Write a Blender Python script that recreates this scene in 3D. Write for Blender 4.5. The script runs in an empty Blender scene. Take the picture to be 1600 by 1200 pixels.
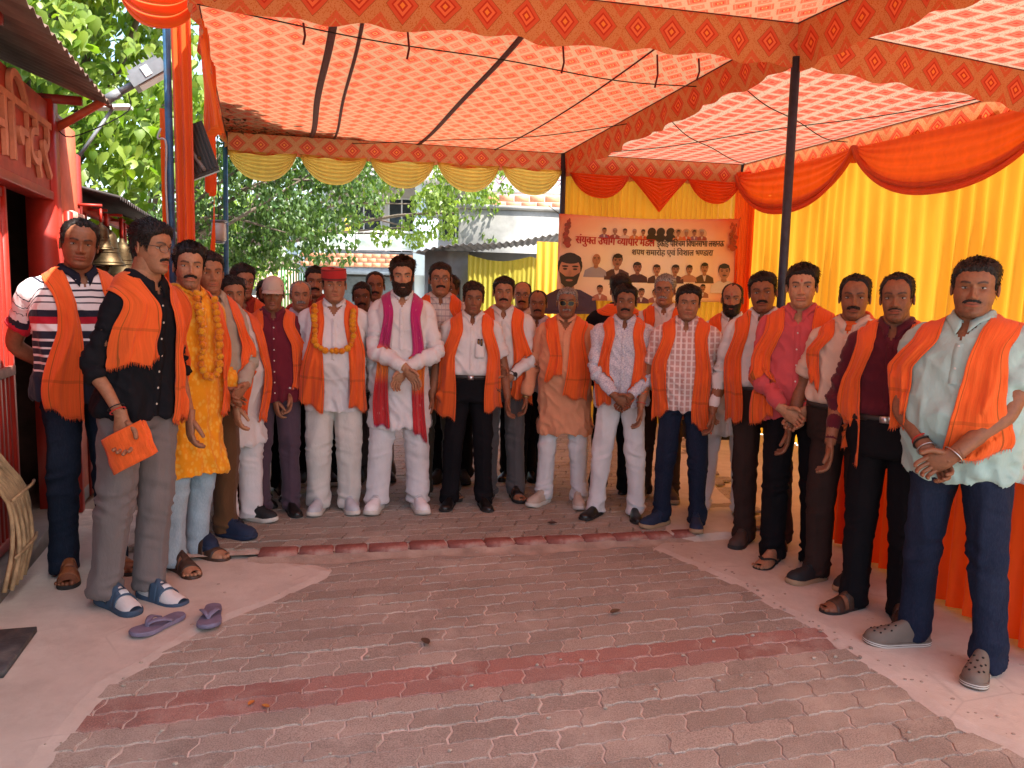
import bpy, math, random
import numpy as np
from mathutils import Vector, Matrix
from mathutils.bvhtree import BVHTree

# ------------------------------------------------------------------ camera, sky, sun, exposure
scene = bpy.context.scene
R = math.radians
CAM_H = 1.52
cam_d = bpy.data.cameras.new("camera")
cam_d.sensor_width = 36.0
cam_d.lens = 36.0 * 1225.0 / 1600.0
cam_d.clip_start = 0.05
cam_d.clip_end = 2000.0
cam = bpy.data.objects.new("camera", cam_d)
scene.collection.objects.link(cam)
cam.matrix_world = (Matrix.Translation((0, 0, CAM_H)) @ Matrix.Rotation(R(90 - 6.6), 4, 'X')
                    @ Matrix.Rotation(R(1.3), 4, 'Z'))
scene.camera = cam

SUN_EL, SUN_AZ = R(57.0), R(118.0)          # azimuth clockwise from +Y: high, from behind the camera's right shoulder
world = bpy.data.worlds.new("World")
scene.world = world
world.use_nodes = True
wn = world.node_tree
bgn = wn.nodes.get("Background") or wn.nodes.new("ShaderNodeBackground")
sky = wn.nodes.new("ShaderNodeTexSky")
sky.sky_type = 'NISHITA'
sky.sun_disc = False
sky.sun_elevation = SUN_EL
sky.sun_rotation = SUN_AZ
sky.dust_density = 2.5
sky.air_density = 1.2
wn.links.new(sky.outputs[0], bgn.inputs[0])
bgn.inputs[1].default_value = 0.15
wout = wn.nodes.get("World Output") or wn.nodes.new("ShaderNodeOutputWorld")
wn.links.new(bgn.outputs[0], wout.inputs[0])

sun_d = bpy.data.lights.new("sun", 'SUN')
sun_d.energy = 5.0
sun_d.angle = R(0.53)
sun_d.color = (1.0, 0.95, 0.86)
sun = bpy.data.objects.new("sun", sun_d)
scene.collection.objects.link(sun)
sdir = Vector((math.sin(SUN_AZ) * math.cos(SUN_EL), math.cos(SUN_AZ) * math.cos(SUN_EL), math.sin(SUN_EL)))
sun.rotation_euler = sdir.to_track_quat('Z', 'Y').to_euler()
sun.location = sdir * 30

vs = scene.view_settings
vs.view_transform = 'Standard'
vs.look = 'None'
vs.exposure = 1.77
vs.gamma = 1.0
vs.use_curve_mapping = False
cy = scene.cycles
cy.use_denoising = True
cy.max_bounces = 9
cy.diffuse_bounces = 5
cy.transmission_bounces = 6
cy.transparent_max_bounces = 8
cy.caustics_reflective = False
cy.caustics_refractive = False
cy.sample_clamp_indirect = 6.0

rng = np.random.default_rng(7)
random.seed(7)

# ------------------------------------------------------------------ helpers
def tag(o, label=None, cat=None, group=None, kind=None):
    if label: o["label"] = label
    if cat: o["category"] = cat
    if group: o["group"] = group
    if kind: o["kind"] = kind
    return o

def link(o, parent=None):
    scene.collection.objects.link(o)
    if parent is not None:
        o.parent = parent
    return o

def empty(name, loc=(0, 0, 0), rz=0.0):
    o = bpy.data.objects.new(name, None)
    o.empty_display_size = 0.2
    o.location = loc
    o.rotation_euler = (0, 0, rz)
    return link(o)

class Geo:
    """collects vertices and faces (tris / quads / ngons) into one mesh"""
    def __init__(s):
        s.V, s.F, s.M, s.UV, s.C, s.n = [], [], [], [], [], 0
    def add(s, V, F, mat=0, uv=None, col=None):
        V = np.asarray(V, float).reshape(-1, 3)
        for f in F:
            s.F.append(tuple(int(i) + s.n for i in f))
        s.M += [mat] * len(F)
        s.V.append(V)
        s.UV.append(np.zeros((len(V), 2)) if uv is None else np.asarray(uv, float))
        if col is None: c = np.ones((len(V), 3))
        else:
            c = np.asarray(col, float)
            if c.ndim == 1: c = np.tile(c, (len(V), 1))
        s.C.append(c)
        s.n += len(V)
        return s
    def box(s, c, d, mat=0, col=None, rz=0.0, bev=0.0):
        c = np.array(c, float); h = np.array(d, float) / 2
        b = min(bev, h.min() * 0.9)
        if b <= 0:
            P = np.array([[x, y, z] for z in (-1, 1) for y in (-1, 1) for x in (-1, 1)], float) * h
            F = [(0, 2, 3, 1), (4, 5, 7, 6), (0, 1, 5, 4), (2, 6, 7, 3), (0, 4, 6, 2), (1, 3, 7, 5)]
        else:
            P = []
            for z, k in ((-h[2], 1), (-h[2] + b, 0), (h[2] - b, 0), (h[2], 1)):
                x, y = h[0] - b * k, h[1] - b * k
                P += [(-x, -y, z), (x, -y, z), (x, y, z), (-x, y, z)]
            P = np.array(P)
            F = [(3, 2, 1, 0), (12, 13, 14, 15)]
            for r in range(3):
                for i in range(4):
                    j = (i + 1) % 4
                    F.append((r * 4 + i, r * 4 + j, r * 4 + 4 + j, r * 4 + 4 + i))
        if rz:
            ca, sa = math.cos(rz), math.sin(rz)
            P = np.stack([P[:, 0] * ca - P[:, 1] * sa, P[:, 0] * sa + P[:, 1] * ca, P[:, 2]], 1)
        return s.add(P + c, F, mat, col=col)
    def prism(s, poly, axis_o, ax, ay, az, t, mat=0, col=None):
        """extrude a 2-D polygon (in ax, ay) by t along az"""
        poly = np.asarray(poly, float); n = len(poly)
        ax, ay, az, o = (np.asarray(q, float) for q in (ax, ay, az, axis_o))
        A = o + poly[:, :1] * ax + poly[:, 1:2] * ay
        B = A + az * t
        F = [tuple(range(n - 1, -1, -1)), tuple(range(n, 2 * n))]
        F += [(i, (i + 1) % n, n + (i + 1) % n, n + i) for i in range(n)]
        return s.add(np.vstack([A, B]), F, mat, col=col)
    def grid(s, P, mat=0, uv=None, col=None, closeu=False, flip=False):
        """P: (rows, cols, 3)"""
        P = np.asarray(P, float); r, c = P.shape[:2]
        F = []
        for i in range(r - 1):
            for j in range(c if closeu else c - 1):
                k = (j + 1) % c
                q = (i * c + j, i * c + k, (i + 1) * c + k, (i + 1) * c + j)
                F.append(q[::-1] if flip else q)
        return s.add(P.reshape(-1, 3), F, mat, None if uv is None else np.asarray(uv).reshape(-1, 2),
                     None if col is None else (np.asarray(col).reshape(-1, 3) if np.asarray(col).ndim > 1 else col))
    def tube(s, path, rad, n=8, mat=0, col=None, cap=True, rad2=None, up=(0, 0, 1)):
        P, F = tube_mesh(path, rad, n, cap, rad2, up)
        return s.add(P, F, mat, col=col)
    def arrays(s):
        return np.vstack(s.V), s.F
    def build(s, name, mats, parent=None, smooth=True, loc=None, rz=None):
        me = mesh_from(name, np.vstack(s.V), s.F, mats, s.M, np.vstack(s.UV), np.vstack(s.C), smooth)
        o = bpy.data.objects.new(name, me)
        if loc is not None: o.location = loc
        if rz is not None: o.rotation_euler = (0, 0, rz)
        return link(o, parent)

def mesh_from(name, V, F, mats, midx=None, uv=None, col=None, smooth=True):
    me = bpy.data.meshes.new(name)
    V = np.asarray(V, np.float32)
    if isinstance(F, np.ndarray):
        tot = np.full(len(F), F.shape[1], np.int32); li = F.astype(np.int32).ravel()
    else:
        tot = np.array([len(f) for f in F], np.int32)
        li = np.fromiter((i for f in F for i in f), np.int32, int(tot.sum()))
    st = np.concatenate([[0], np.cumsum(tot)[:-1]]).astype(np.int32)
    me.vertices.add(len(V)); me.vertices.foreach_set("co", V.ravel())
    me.loops.add(len(li)); me.loops.foreach_set("vertex_index", li)
    me.polygons.add(len(tot)); me.polygons.foreach_set("loop_start", st)
    me.polygons.foreach_set("loop_total", tot)
    if midx is not None: me.polygons.foreach_set("material_index", np.asarray(midx, np.int32))
    me.polygons.foreach_set("use_smooth", np.full(len(tot), bool(smooth)))
    for m in (mats if isinstance(mats, (list, tuple)) else [mats]):
        me.materials.append(m)
    if uv is not None:
        l = me.uv_layers.new(name="UVMap")
        l.data.foreach_set("uv", np.asarray(uv, np.float32)[li].ravel())
    if col is not None:
        a = me.color_attributes.new("Col", 'FLOAT_COLOR', 'POINT')
        c4 = np.ones((len(V), 4), np.float32); c4[:, :3] = col
        a.data.foreach_set("color", c4.ravel())
    me.update(calc_edges=True)
    return me

def unit(v):
    v = np.asarray(v, float)
    return v / max(1e-9, np.linalg.norm(v))

def frames(path, up=(0, 0, 1)):
    P = np.asarray(path, float); n = len(P)
    T = np.gradient(P, axis=0); T /= np.linalg.norm(T, axis=1)[:, None] + 1e-12
    N = np.zeros_like(P); up = np.asarray(up, float)
    a = up - T[0] * (up @ T[0])
    if np.linalg.norm(a) < 1e-3: a = np.array([0, 1., 0]) - T[0] * T[0][1]
    N[0] = unit(a)
    for i in range(1, n):
        a = N[i - 1] - T[i] * (N[i - 1] @ T[i]); N[i] = unit(a)
    return P, T, N, np.cross(T, N)

def tube_mesh(path, rad, n=8, cap=True, rad2=None, up=(0, 0, 1)):
    P, T, N, B = frames(path, up)
    r1 = np.broadcast_to(np.asarray(rad, float), (len(P),)); r2 = r1 if rad2 is None else np.broadcast_to(np.asarray(rad2, float), (len(P),))
    a = np.arange(n) * 2 * math.pi / n
    V = (P[:, None] + N[:, None] * (np.cos(a)[None, :, None] * r1[:, None, None])
         + B[:, None] * (np.sin(a)[None, :, None] * r2[:, None, None])).reshape(-1, 3)
    F = []
    for i in range(len(P) - 1):
        for j in range(n):
            k = (j + 1) % n
            F.append((i * n + j, i * n + k, (i + 1) * n + k, (i + 1) * n + j))
    if cap:
        F.append(tuple(range(n - 1, -1, -1)))
        F.append(tuple((len(P) - 1) * n + i for i in range(n)))
    return V, F

def resample(pts, n, k=3):
    """smooth curve through points (Catmull-Rom)"""
    P = np.asarray(pts, float)
    if len(P) == 2: return P[0] + (P[1] - P[0]) * np.linspace(0, 1, n)[:, None]
    E = np.vstack([2 * P[0] - P[1], P, 2 * P[-1] - P[-2]])
    t = np.linspace(0, len(P) - 1 - 1e-9, n); i = t.astype(int); f = (t - i)[:, None]
    a, b, c, d = E[i], E[i + 1], E[i + 2], E[i + 3]
    return 0.5 * (2 * b + (c - a) * f + (2 * a - 5 * b + 4 * c - d) * f ** 2 + (3 * b - a - 3 * c + d) * f ** 3)

def sst(a, b, x):
    t = np.clip((np.asarray(x, float) - a) / (b - a), 0, 1)
    return t * t * (3 - 2 * t)

def gau(x, s): return np.exp(-(np.asarray(x, float) / s) ** 2)

def vnoise(p, seed=0):
    p = np.asarray(p, float); i = np.floor(p).astype(np.int64); f = p - i; f = f * f * (3 - 2 * f)
    def h(x, y, z):
        n = (x * 374761393 + y * 668265263 + z * 2147483647 + seed * 1274126177) & 0xffffffff
        n = ((n ^ (n >> 13)) * 1274126177) & 0xffffffff
        n = ((n ^ (n >> 16)) * 2246822519) & 0xffffffff
        return ((n ^ (n >> 15)) & 0xffff) / 32767.5 - 1.0
    x, y, z = i[..., 0], i[..., 1], i[..., 2]; fx, fy, fz = f[..., 0], f[..., 1], f[..., 2]
    def L(a, b, t): return a + (b - a) * t
    return L(L(L(h(x, y, z), h(x + 1, y, z), fx), L(h(x, y + 1, z), h(x + 1, y + 1, z), fx), fy),
             L(L(h(x, y, z + 1), h(x + 1, y, z + 1), fx), L(h(x, y + 1, z + 1), h(x + 1, y + 1, z + 1), fx), fy), fz)

def vnormals(V, Q):
    n = np.zeros_like(V)
    a, b, c, d = (V[Q[:, k]] for k in range(4))
    fn = np.cross(c - a, d - b)
    for k in range(4):
        np.add.at(n, Q[:, k], fn)
    return n / (np.linalg.norm(n, axis=1)[:, None] + 1e-12)

_tmp = None
def voxel_union(V, F, vox, smooth=3):
    """union of overlapping closed pieces into one continuous surface (quads)"""
    me = mesh_from("tmp", V, F, [])
    o = bpy.data.objects.new("tmp", me); scene.collection.objects.link(o)
    m = o.modifiers.new("r", 'REMESH'); m.mode = 'VOXEL'; m.voxel_size = vox; m.adaptivity = 0.0
    dg = bpy.context.evaluated_depsgraph_get(); dg.update()
    e = o.evaluated_get(dg); em = e.to_mesh()
    nv = len(em.vertices); W = np.empty(nv * 3, np.float32); em.vertices.foreach_get("co", W); W = W.reshape(-1, 3).astype(float)
    np_ = len(em.polygons); tot = np.empty(np_, np.int32); em.polygons.foreach_get("loop_total", tot)
    li = np.empty(len(em.loops), np.int32); em.loops.foreach_get("vertex_index", li)
    e.to_mesh_clear()
    bpy.data.objects.remove(o); bpy.data.meshes.remove(me)
    assert (tot == 4).all()
    Q = li.reshape(-1, 4)
    E = np.vstack([Q[:, [0, 1]], Q[:, [1, 2]], Q[:, [2, 3]], Q[:, [3, 0]]])
    deg = np.bincount(E[:, 0], minlength=nv) + np.bincount(E[:, 1], minlength=nv)
    for it in range(smooth):
        for lam in (0.55, -0.45):
            A = np.stack([np.bincount(E[:, 0], W[E[:, 1], k], nv) + np.bincount(E[:, 1], W[E[:, 0], k], nv) for k in range(3)], 1)
            W = W + lam * (A / deg[:, None] - W)
    return W, Q
# ------------------------------------------------------------------ material helpers
class NT:
    def __init__(s, name):
        s.m = bpy.data.materials.new(name); s.m.use_nodes = True
        s.t = s.m.node_tree; s.t.nodes.clear()
        s.out = s.t.nodes.new("ShaderNodeOutputMaterial")
    def n(s, typ, **kw):
        nd = s.t.nodes.new(typ)
        for k, v in kw.items(): setattr(nd, k, v)
        return nd
    def put(s, sock, v):
        if isinstance(v, bpy.types.NodeSocket): s.t.links.new(v, sock)
        elif v is not None:
            if sock.type == 'RGBA' and not hasattr(v, '__len__'): v = (v, v, v, 1)
            elif sock.type == 'RGBA' and len(v) == 3: v = (*v, 1)
            sock.default_value = v
    def math(s, op, a, b=None, c=None, clamp=False):
        nd = s.n("ShaderNodeMath", operation=op); nd.use_clamp = clamp
        s.put(nd.inputs[0], a)
        if b is not None: s.put(nd.inputs[1], b)
        if c is not None: s.put(nd.inputs[2], c)
        return nd.outputs[0]
    def mix(s, f, a, b, blend='MIX'):
        nd = s.n("ShaderNodeMix", data_type='RGBA', blend_type=blend)
        s.put(nd.inputs[0], f); s.put(nd.inputs[6], a); s.put(nd.inputs[7], b)
        return nd.outputs[2]
    def coord(s, w='Object'): return s.n("ShaderNodeTexCoord").outputs[w]
    def map(s, v, scale=(1, 1, 1), rot=(0, 0, 0), loc=(0, 0, 0)):
        nd = s.n("ShaderNodeMapping"); s.put(nd.inputs[0], v)
        nd.inputs[1].default_value = loc; nd.inputs[2].default_value = rot; nd.inputs[3].default_value = scale
        return nd.outputs[0]
    def xyz(s, v):
        nd = s.n("ShaderNodeSeparateXYZ"); s.put(nd.inputs[0], v); return nd.outputs
    def noise(s, v, scale, detail=4, rough=0.55, out=0):
        nd = s.n("ShaderNodeTexNoise"); s.put(nd.inputs['Vector'], v)
        nd.inputs['Scale'].default_value = scale; nd.inputs['Detail'].default_value = detail; nd.inputs['Roughness'].default_value = rough
        return nd.outputs[out]
    def vor(s, v, scale, feature='F1', out=0):
        nd = s.n("ShaderNodeTexVoronoi", feature=feature); s.put(nd.inputs['Vector'], v); nd.inputs['Scale'].default_value = scale
        return nd.outputs[out]
    def ramp(s, f, stops, interp='LINEAR'):
        nd = s.n("ShaderNodeValToRGB"); s.put(nd.inputs[0], f); r = nd.color_ramp; r.interpolation = interp
        while len(r.elements) < len(stops): r.elements.new(0.5)
        for e, (p, c) in zip(r.elements, stops):
            e.position = p; e.color = (c, c, c, 1) if not hasattr(c, '__len__') else (*c[:3], 1)
        return nd.outputs[0]
    def attr(s, name):
        nd = s.n("ShaderNodeAttribute"); nd.attribute_name = name; return nd.outputs
    def bump(s, h, strength=0.3, dist=0.01, normal=None):
        nd = s.n("ShaderNodeBump"); s.put(nd.inputs['Height'], h); nd.inputs['Strength'].default_value = strength
        nd.inputs['Distance'].default_value = dist
        if normal is not None: s.put(nd.inputs['Normal'], normal)
        return nd.outputs[0]
    def bsdf(s, col, rough=0.7, metal=0.0, spec=0.5, normal=None, sheen=0.0, trans=None, tcol=None, alpha=None, coat=0.0):
        b = s.n("ShaderNodeBsdfPrincipled")
        s.put(b.inputs['Base Color'], col); s.put(b.inputs['Roughness'], rough)
        b.inputs['Metallic'].default_value = metal; b.inputs['Specular IOR Level'].default_value = spec
        if sheen: b.inputs['Sheen Weight'].default_value = sheen
        if coat: b.inputs['Coat Weight'].default_value = coat
        if normal is not None: s.put(b.inputs['Normal'], normal)
        sh = b.outputs[0]
        if trans is not None:
            t = s.n("ShaderNodeBsdfTranslucent"); s.put(t.inputs[0], tcol if tcol is not None else col)
            if normal is not None: s.put(t.inputs['Normal'], normal)
            mx = s.n("ShaderNodeMixShader"); s.put(mx.inputs[0], trans)
            s.t.links.new(sh, mx.inputs[1]); s.t.links.new(t.outputs[0], mx.inputs[2]); sh = mx.outputs[0]
        if alpha is not None:
            tr = s.n("ShaderNodeBsdfTransparent"); mx = s.n("ShaderNodeMixShader"); s.put(mx.inputs[0], alpha)
            s.t.links.new(tr.outputs[0], mx.inputs[1]); s.t.links.new(sh, mx.inputs[2]); sh = mx.outputs[0]
        s.t.links.new(sh, s.out.inputs[0])
        return s.m

_mc = {}
def mat(name, col, rough=0.7, var=0.12, vscale=8.0, bump=0.0, bscale=120.0, bdist=0.003, metal=0.0, spec=0.4, sheen=0.0,
        trans=None, attr=False, dirt=None, coat=0.0):
    """plain procedural material: base colour with mottling, grain and optional dirt"""
    if name in _mc: return _mc[name]
    t = NT(name); co = t.coord()
    c = t.attr("Col")[0] if attr else (*col, 1)
    n = t.noise(co, vscale, 5, 0.6)
    lo = t.mix(1.0, c, (1 - var * 1.6,) * 3, 'MULTIPLY'); hi = t.mix(1.0, c, (1 + var,) * 3, 'MULTIPLY')
    base = t.mix(t.ramp(n, [(0.3, 0), (0.7, 1)]), lo, hi)
    if dirt is not None:
        dn = t.noise(co, vscale * 0.45, 7, 0.68)
        base = t.mix(t.ramp(dn, [(0.5, 0), (0.68, dirt[1])]), base, dirt[0])
    nm = t.bump(t.noise(co, bscale, 3), bump, bdist) if bump else None
    _mc[name] = t.bsdf(base, rough, metal, spec, nm, sheen, trans, coat=coat)
    return _mc[name]

def cloth(name, col, pattern=None, rough=0.88, bump=0.25, trans=None):
    """woven clothing fabric; pattern draws yarn-dyed stripes, checks or prints in the cloth's own coordinates"""
    if name in _mc: return _mc[name]
    t = NT(name); co = t.coord()
    base = (*col, 1)
    if pattern == 'check':
        x, y, z = t.xyz(co)
        wx = t.math('SINE', t.math('MULTIPLY', x, 2 * math.pi / 0.034)); wz = t.math('SINE', t.math('MULTIPLY', z, 2 * math.pi / 0.036))
        a = t.ramp(wx, [(0.45, 0), (0.62, 1)]); b = t.ramp(wz, [(0.5, 0), (0.7, 0.75)])
        base = t.mix(t.math('MAXIMUM', a, b), base, (0.72, 0.62, 0.6))
    elif pattern == 'greycheck':
        x, y, z = t.xyz(co)
        wx = t.math('SINE', t.math('MULTIPLY', x, 2 * math.pi / 0.03)); wz = t.math('SINE', t.math('MULTIPLY', z, 2 * math.pi / 0.042))
        a = t.ramp(wx, [(0.8, 0), (0.9, 0.5)]); b = t.ramp(wz, [(0.72, 0), (0.85, 0.8)])
        base = t.mix(t.math('MAXIMUM', a, b), base, (0.3, 0.29, 0.33))
    elif pattern == 'print':
        v = t.vor(co, 62.0, 'DISTANCE_TO_EDGE'); n = t.noise(co, 70, 3)
        base = t.mix(t.ramp(v, [(0.02, 0.75), (0.09, 0)]), base, (0.25, 0.27, 0.4))
        base = t.mix(t.ramp(n, [(0.56, 0), (0.66, 0.5)]), base, (0.3, 0.31, 0.42))
    elif pattern == 'brocade':
        v = t.vor(t.map(co, (1, 1, 0.7)), 45.0, 'F1')
        base = t.mix(t.ramp(v, [(0.3, 0.6), (0.5, 0)]), base, (0.85, 0.5, 0.08))
    elif pattern == 'polo':
        cr = t.n("ShaderNodeSeparateColor"); t.put(cr.inputs[0], t.attr("Col")[0]); zz = t.math('DIVIDE', t.math('SUBTRACT', cr.outputs[0], .90), .55)
        NV, WT, RD, BLN = (.016, .018, .035), (.70, .68, .70), (.42, .012, .03), (.03, .03, .05); st = [(0.0, NV)]
        def zn(z): return (z - .90) / .55
        for c_ in (1.0, 1.035, 1.07, 1.105, 1.140): st += [(zn(c_ - .005), WT), (zn(c_ + .005), NV)]
        st += [(zn(1.180), WT), (zn(1.212), RD), (zn(1.245), NV), (zn(1.275), WT)]
        for c_ in (1.308, 1.335, 1.365, 1.395): st += [(zn(c_ - .004), BLN), (zn(c_ + .004), WT)]
        base = t.ramp(zz, st, 'CONSTANT')
    elif pattern == 'denim':
        n = t.noise(t.map(co, (1, 1, 0.25)), 240, 2); base = t.mix(t.ramp(n, [(0.4, 0), (0.75, 0.16)]), base, tuple(min(1, c * 2.6 + 0.03) for c in col))
        fade = t.noise(t.map(co, (1, 1, 0.5)), 5, 3); base = t.mix(t.ramp(fade, [(0.5, 0), (0.8, 0.35)]), base, tuple(min(1, c * 2.2 + 0.02) for c in col))
    n = t.noise(co, 9, 4)
    base = t.mix(t.ramp(n, [(0.3, 0.0), (0.75, 1.0)]), t.mix(1.0, base, (0.86, 0.86, 0.87), 'MULTIPLY'), base)
    wv = t.noise(t.map(co, (1, 1, 2.2)), 420, 2); wr = t.noise(t.map(co, (1.0, 1.0, 0.55)), 34, 4, 0.6)
    cr2 = t.noise(t.map(co, (1, 1, .45), (.3, .5, .4)), 16, 5, .55)
    crk = t.ramp(t.math('ABSOLUTE', t.math('SUBTRACT', cr2, .5)), [(0, 0), (.10, 1)])
    nm = t.bump(wv, bump * 0.6, 0.0015, t.bump(wr, bump * 1.1, 0.012, t.bump(crk, bump * .45, .008)))
    dk = max(col) < .06
    _mc[name] = t.bsdf(base, rough, 0, 0.10 if dk else 0.22, nm, 0.0 if dk else 0.10, trans)
    return _mc[name]

# skin, with the tone in a colour attribute
t = NT("skin"); co = t.coord()
sc_ = t.attr("Col")[0]
n1 = t.noise(co, 60, 4); n2 = t.noise(co, 380, 3)
base = t.mix(t.ramp(n1, [(0.35, 0), (0.7, 1)]), t.mix(1.0, sc_, (0.80, 0.74, 0.72), 'MULTIPLY'), t.mix(1.0, sc_, (1.08, 1.03, 1.0), 'MULTIPLY'))
n4 = t.noise(co, 22, 3); base = t.mix(t.math('MULTIPLY', t.ramp(n4, [(.5, 0), (.72, 1)]), .22), base, t.mix(1.0, sc_, (1.25, .85, .75), 'MULTIPLY'))
b = t.n("ShaderNodeBsdfPrincipled")
t.put(b.inputs['Base Color'], base); t.put(b.inputs['Roughness'], t.ramp(n1, [(0.3, 0.46), (0.7, 0.66)]))
b.inputs['Specular IOR Level'].default_value = 0.35
n3 = t.noise(co, 150, 5, .65)
t.put(b.inputs['Normal'], t.bump(n2, 0.25, 0.002, t.bump(n3, .30, .004)))
t.t.links.new(b.outputs[0], t.out.inputs[0]); SKIN = t.m
SCLERA = mat("eye_white", (0.36, 0.31, 0.28), 0.35, 0.05)
IRIS = mat("iris", (0.018, 0.01, 0.006), 0.12, 0.05)

def hair_mat(name, col, grey=0.0):
    if name in _mc: return _mc[name]
    t = NT(name); co = t.coord()
    n = t.noise(t.map(co, (1, 0.35, 0.5)), 260, 2); w = t.noise(co, 26, 3)
    base = t.mix(t.ramp(n, [(0.35, 0), (0.7, 1)]), tuple(c * 0.45 for c in col), tuple(min(1, c * 1.7) for c in col))
    if grey: base = t.mix(t.math('MULTIPLY', t.ramp(n, [(0.4, 0), (0.55, 1)]), grey), base, (0.42, 0.40, 0.38))
    nm = t.bump(n, 0.8, 0.004, t.bump(w, 0.5, 0.01))
    _mc[name] = t.bsdf(base, 0.55, 0, 0.18, nm)
    return _mc[name]

def scarf_mat(name, col, lines=True):
    if name in _mc: return _mc[name]
    t = NT(name); u, v, _ = t.xyz(t.coord('UV')); co = t.coord()
    base = (*col, 1)
    n = t.noise(t.map(t.coord('UV'), (9, 2.2, 1)), 3.0, 4)
    base = t.mix(t.ramp(n, [(0.35, 0), (0.7, 1)]), tuple(c * 0.86 for c in col), base)
    if lines:
        def band(x, c, w): return t.math('LESS_THAN', t.math('ABSOLUTE', t.math('SUBTRACT', x, c)), w)
        ln = t.math('MAXIMUM', band(u, 0.84, 0.011), band(u, 0.07, 0.008))
        base = t.mix(t.math('MULTIPLY', ln, 0.62), base, (0.16, 0.07, 0.012))
        e = t.math('MAXIMUM', band(v, 0.10, 0.0045), band(v, 0.90, 0.0045))
        base = t.mix(t.math('MULTIPLY', e, 0.28), base, (0.30, 0.06, 0.01))
    wv = t.noise(co, 450, 2); wr = t.noise(t.map(t.coord('UV'), (14, 1.6, 1)), 4, 4, 0.6)
    nm = t.bump(wv, 0.15, 0.0015, t.bump(wr, 0.45, 0.016))
    _mc[name] = t.bsdf(base, 0.8, 0, 0.2, nm, 0.15, 0.28, base)
    return _mc[name]
ORANGE = (1.0, 0.165, 0.030)
SCARF = scarf_mat("orange_scarf_cloth", ORANGE)
SCARF2 = scarf_mat("orange_scarf_cloth_plain", (1.0, 0.17, 0.03), False)
# ------------------------------------------------------------------ people: heads, hands, feet, garments
def smooth_interp(xs, ys, q, win=0.05):
    xs = np.asarray(xs, float); ys = np.asarray(ys, float)
    lo, hi = xs[0], xs[-1]; g = np.linspace(lo, hi, 400); v = np.interp(g, xs, ys)
    k = max(1, int(400 * win)); ker = np.hanning(2 * k + 1); ker /= ker.sum()
    ve = np.concatenate([2 * v[0] - v[k:0:-1], v, 2 * v[-1] - v[-2:-k - 2:-1]])
    return np.interp(q, g, np.convolve(ve, ker, 'valid'))

HZ = [-.123, -.116, -.102, -.082, -.062, -.042, -.020, 0, .020, .040, .060, .080, .096, .107, .1125]
HF = [-.074, -.089, -.0965, -.091, -.0915, -.091, -.089, -.088, -.095, -.0945, -.088, -.073, -.052, -.028, -.004]
HB = [-.022, -.002, .020, .046, .066, .079, .088, .093, .0965, .098, .0955, .087, .071, .047, .02]
HW = [.014, .032, .045, .0545, .0605, .0650, .0685, .0705, .0722, .0735, .0725, .0655, .0520, .033, .012]

def eli(c, r, nu=12, nv=8, zmin=-2, zmax=2):
    """ellipsoid patch, keeping local z (unit) between zmin and zmax"""
    th = np.linspace(math.asin(max(-1, zmin)), math.asin(min(1, zmax)), nv); ph = np.arange(nu) * 2 * math.pi / nu
    P = np.stack([np.cos(th)[:, None] * np.cos(ph), np.cos(th)[:, None] * np.sin(ph), np.sin(th)[:, None] * np.ones(nu)], -1)
    V = (P * np.asarray(r) + np.asarray(c)).reshape(-1, 3)
    F = [(i * nu + j, i * nu + (j + 1) % nu, (i + 1) * nu + (j + 1) % nu, (i + 1) * nu + j) for i in range(nv - 1) for j in range(nu)]
    return V, F

HAIRLINES = {
    'full':   [(0, .064), (.3, .066), (.6, .060), (.85, .046), (1.0, .034), (1.1, .004), (1.2, -.020), (1.3, .000), (1.5, .014), (1.72, .004), (1.9, -.045), (3.15, -.068)],
    'recede': [(0, .082), (.3, .086), (.55, .086), (.8, .066), (1.0, .040), (1.1, .006), (1.2, -.014), (1.3, .002), (1.5, .014), (1.72, .004), (1.9, -.045), (3.15, -.066)],
    'thin':   [(0, .090), (.3, .104), (.6, .106), (.85, .080), (1.0, .048), (1.1, .010), (1.2, -.010), (1.3, .004), (1.5, .014), (1.72, .004), (1.9, -.045), (3.15, -.066)],
    'bald':   [(0, .3), (.9, .3), (1.08, .07), (1.15, .03), (1.22, .0), (1.3, .006), (1.5, .016), (1.72, .004), (1.9, -.045), (3.15, -.066)],
}

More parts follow.
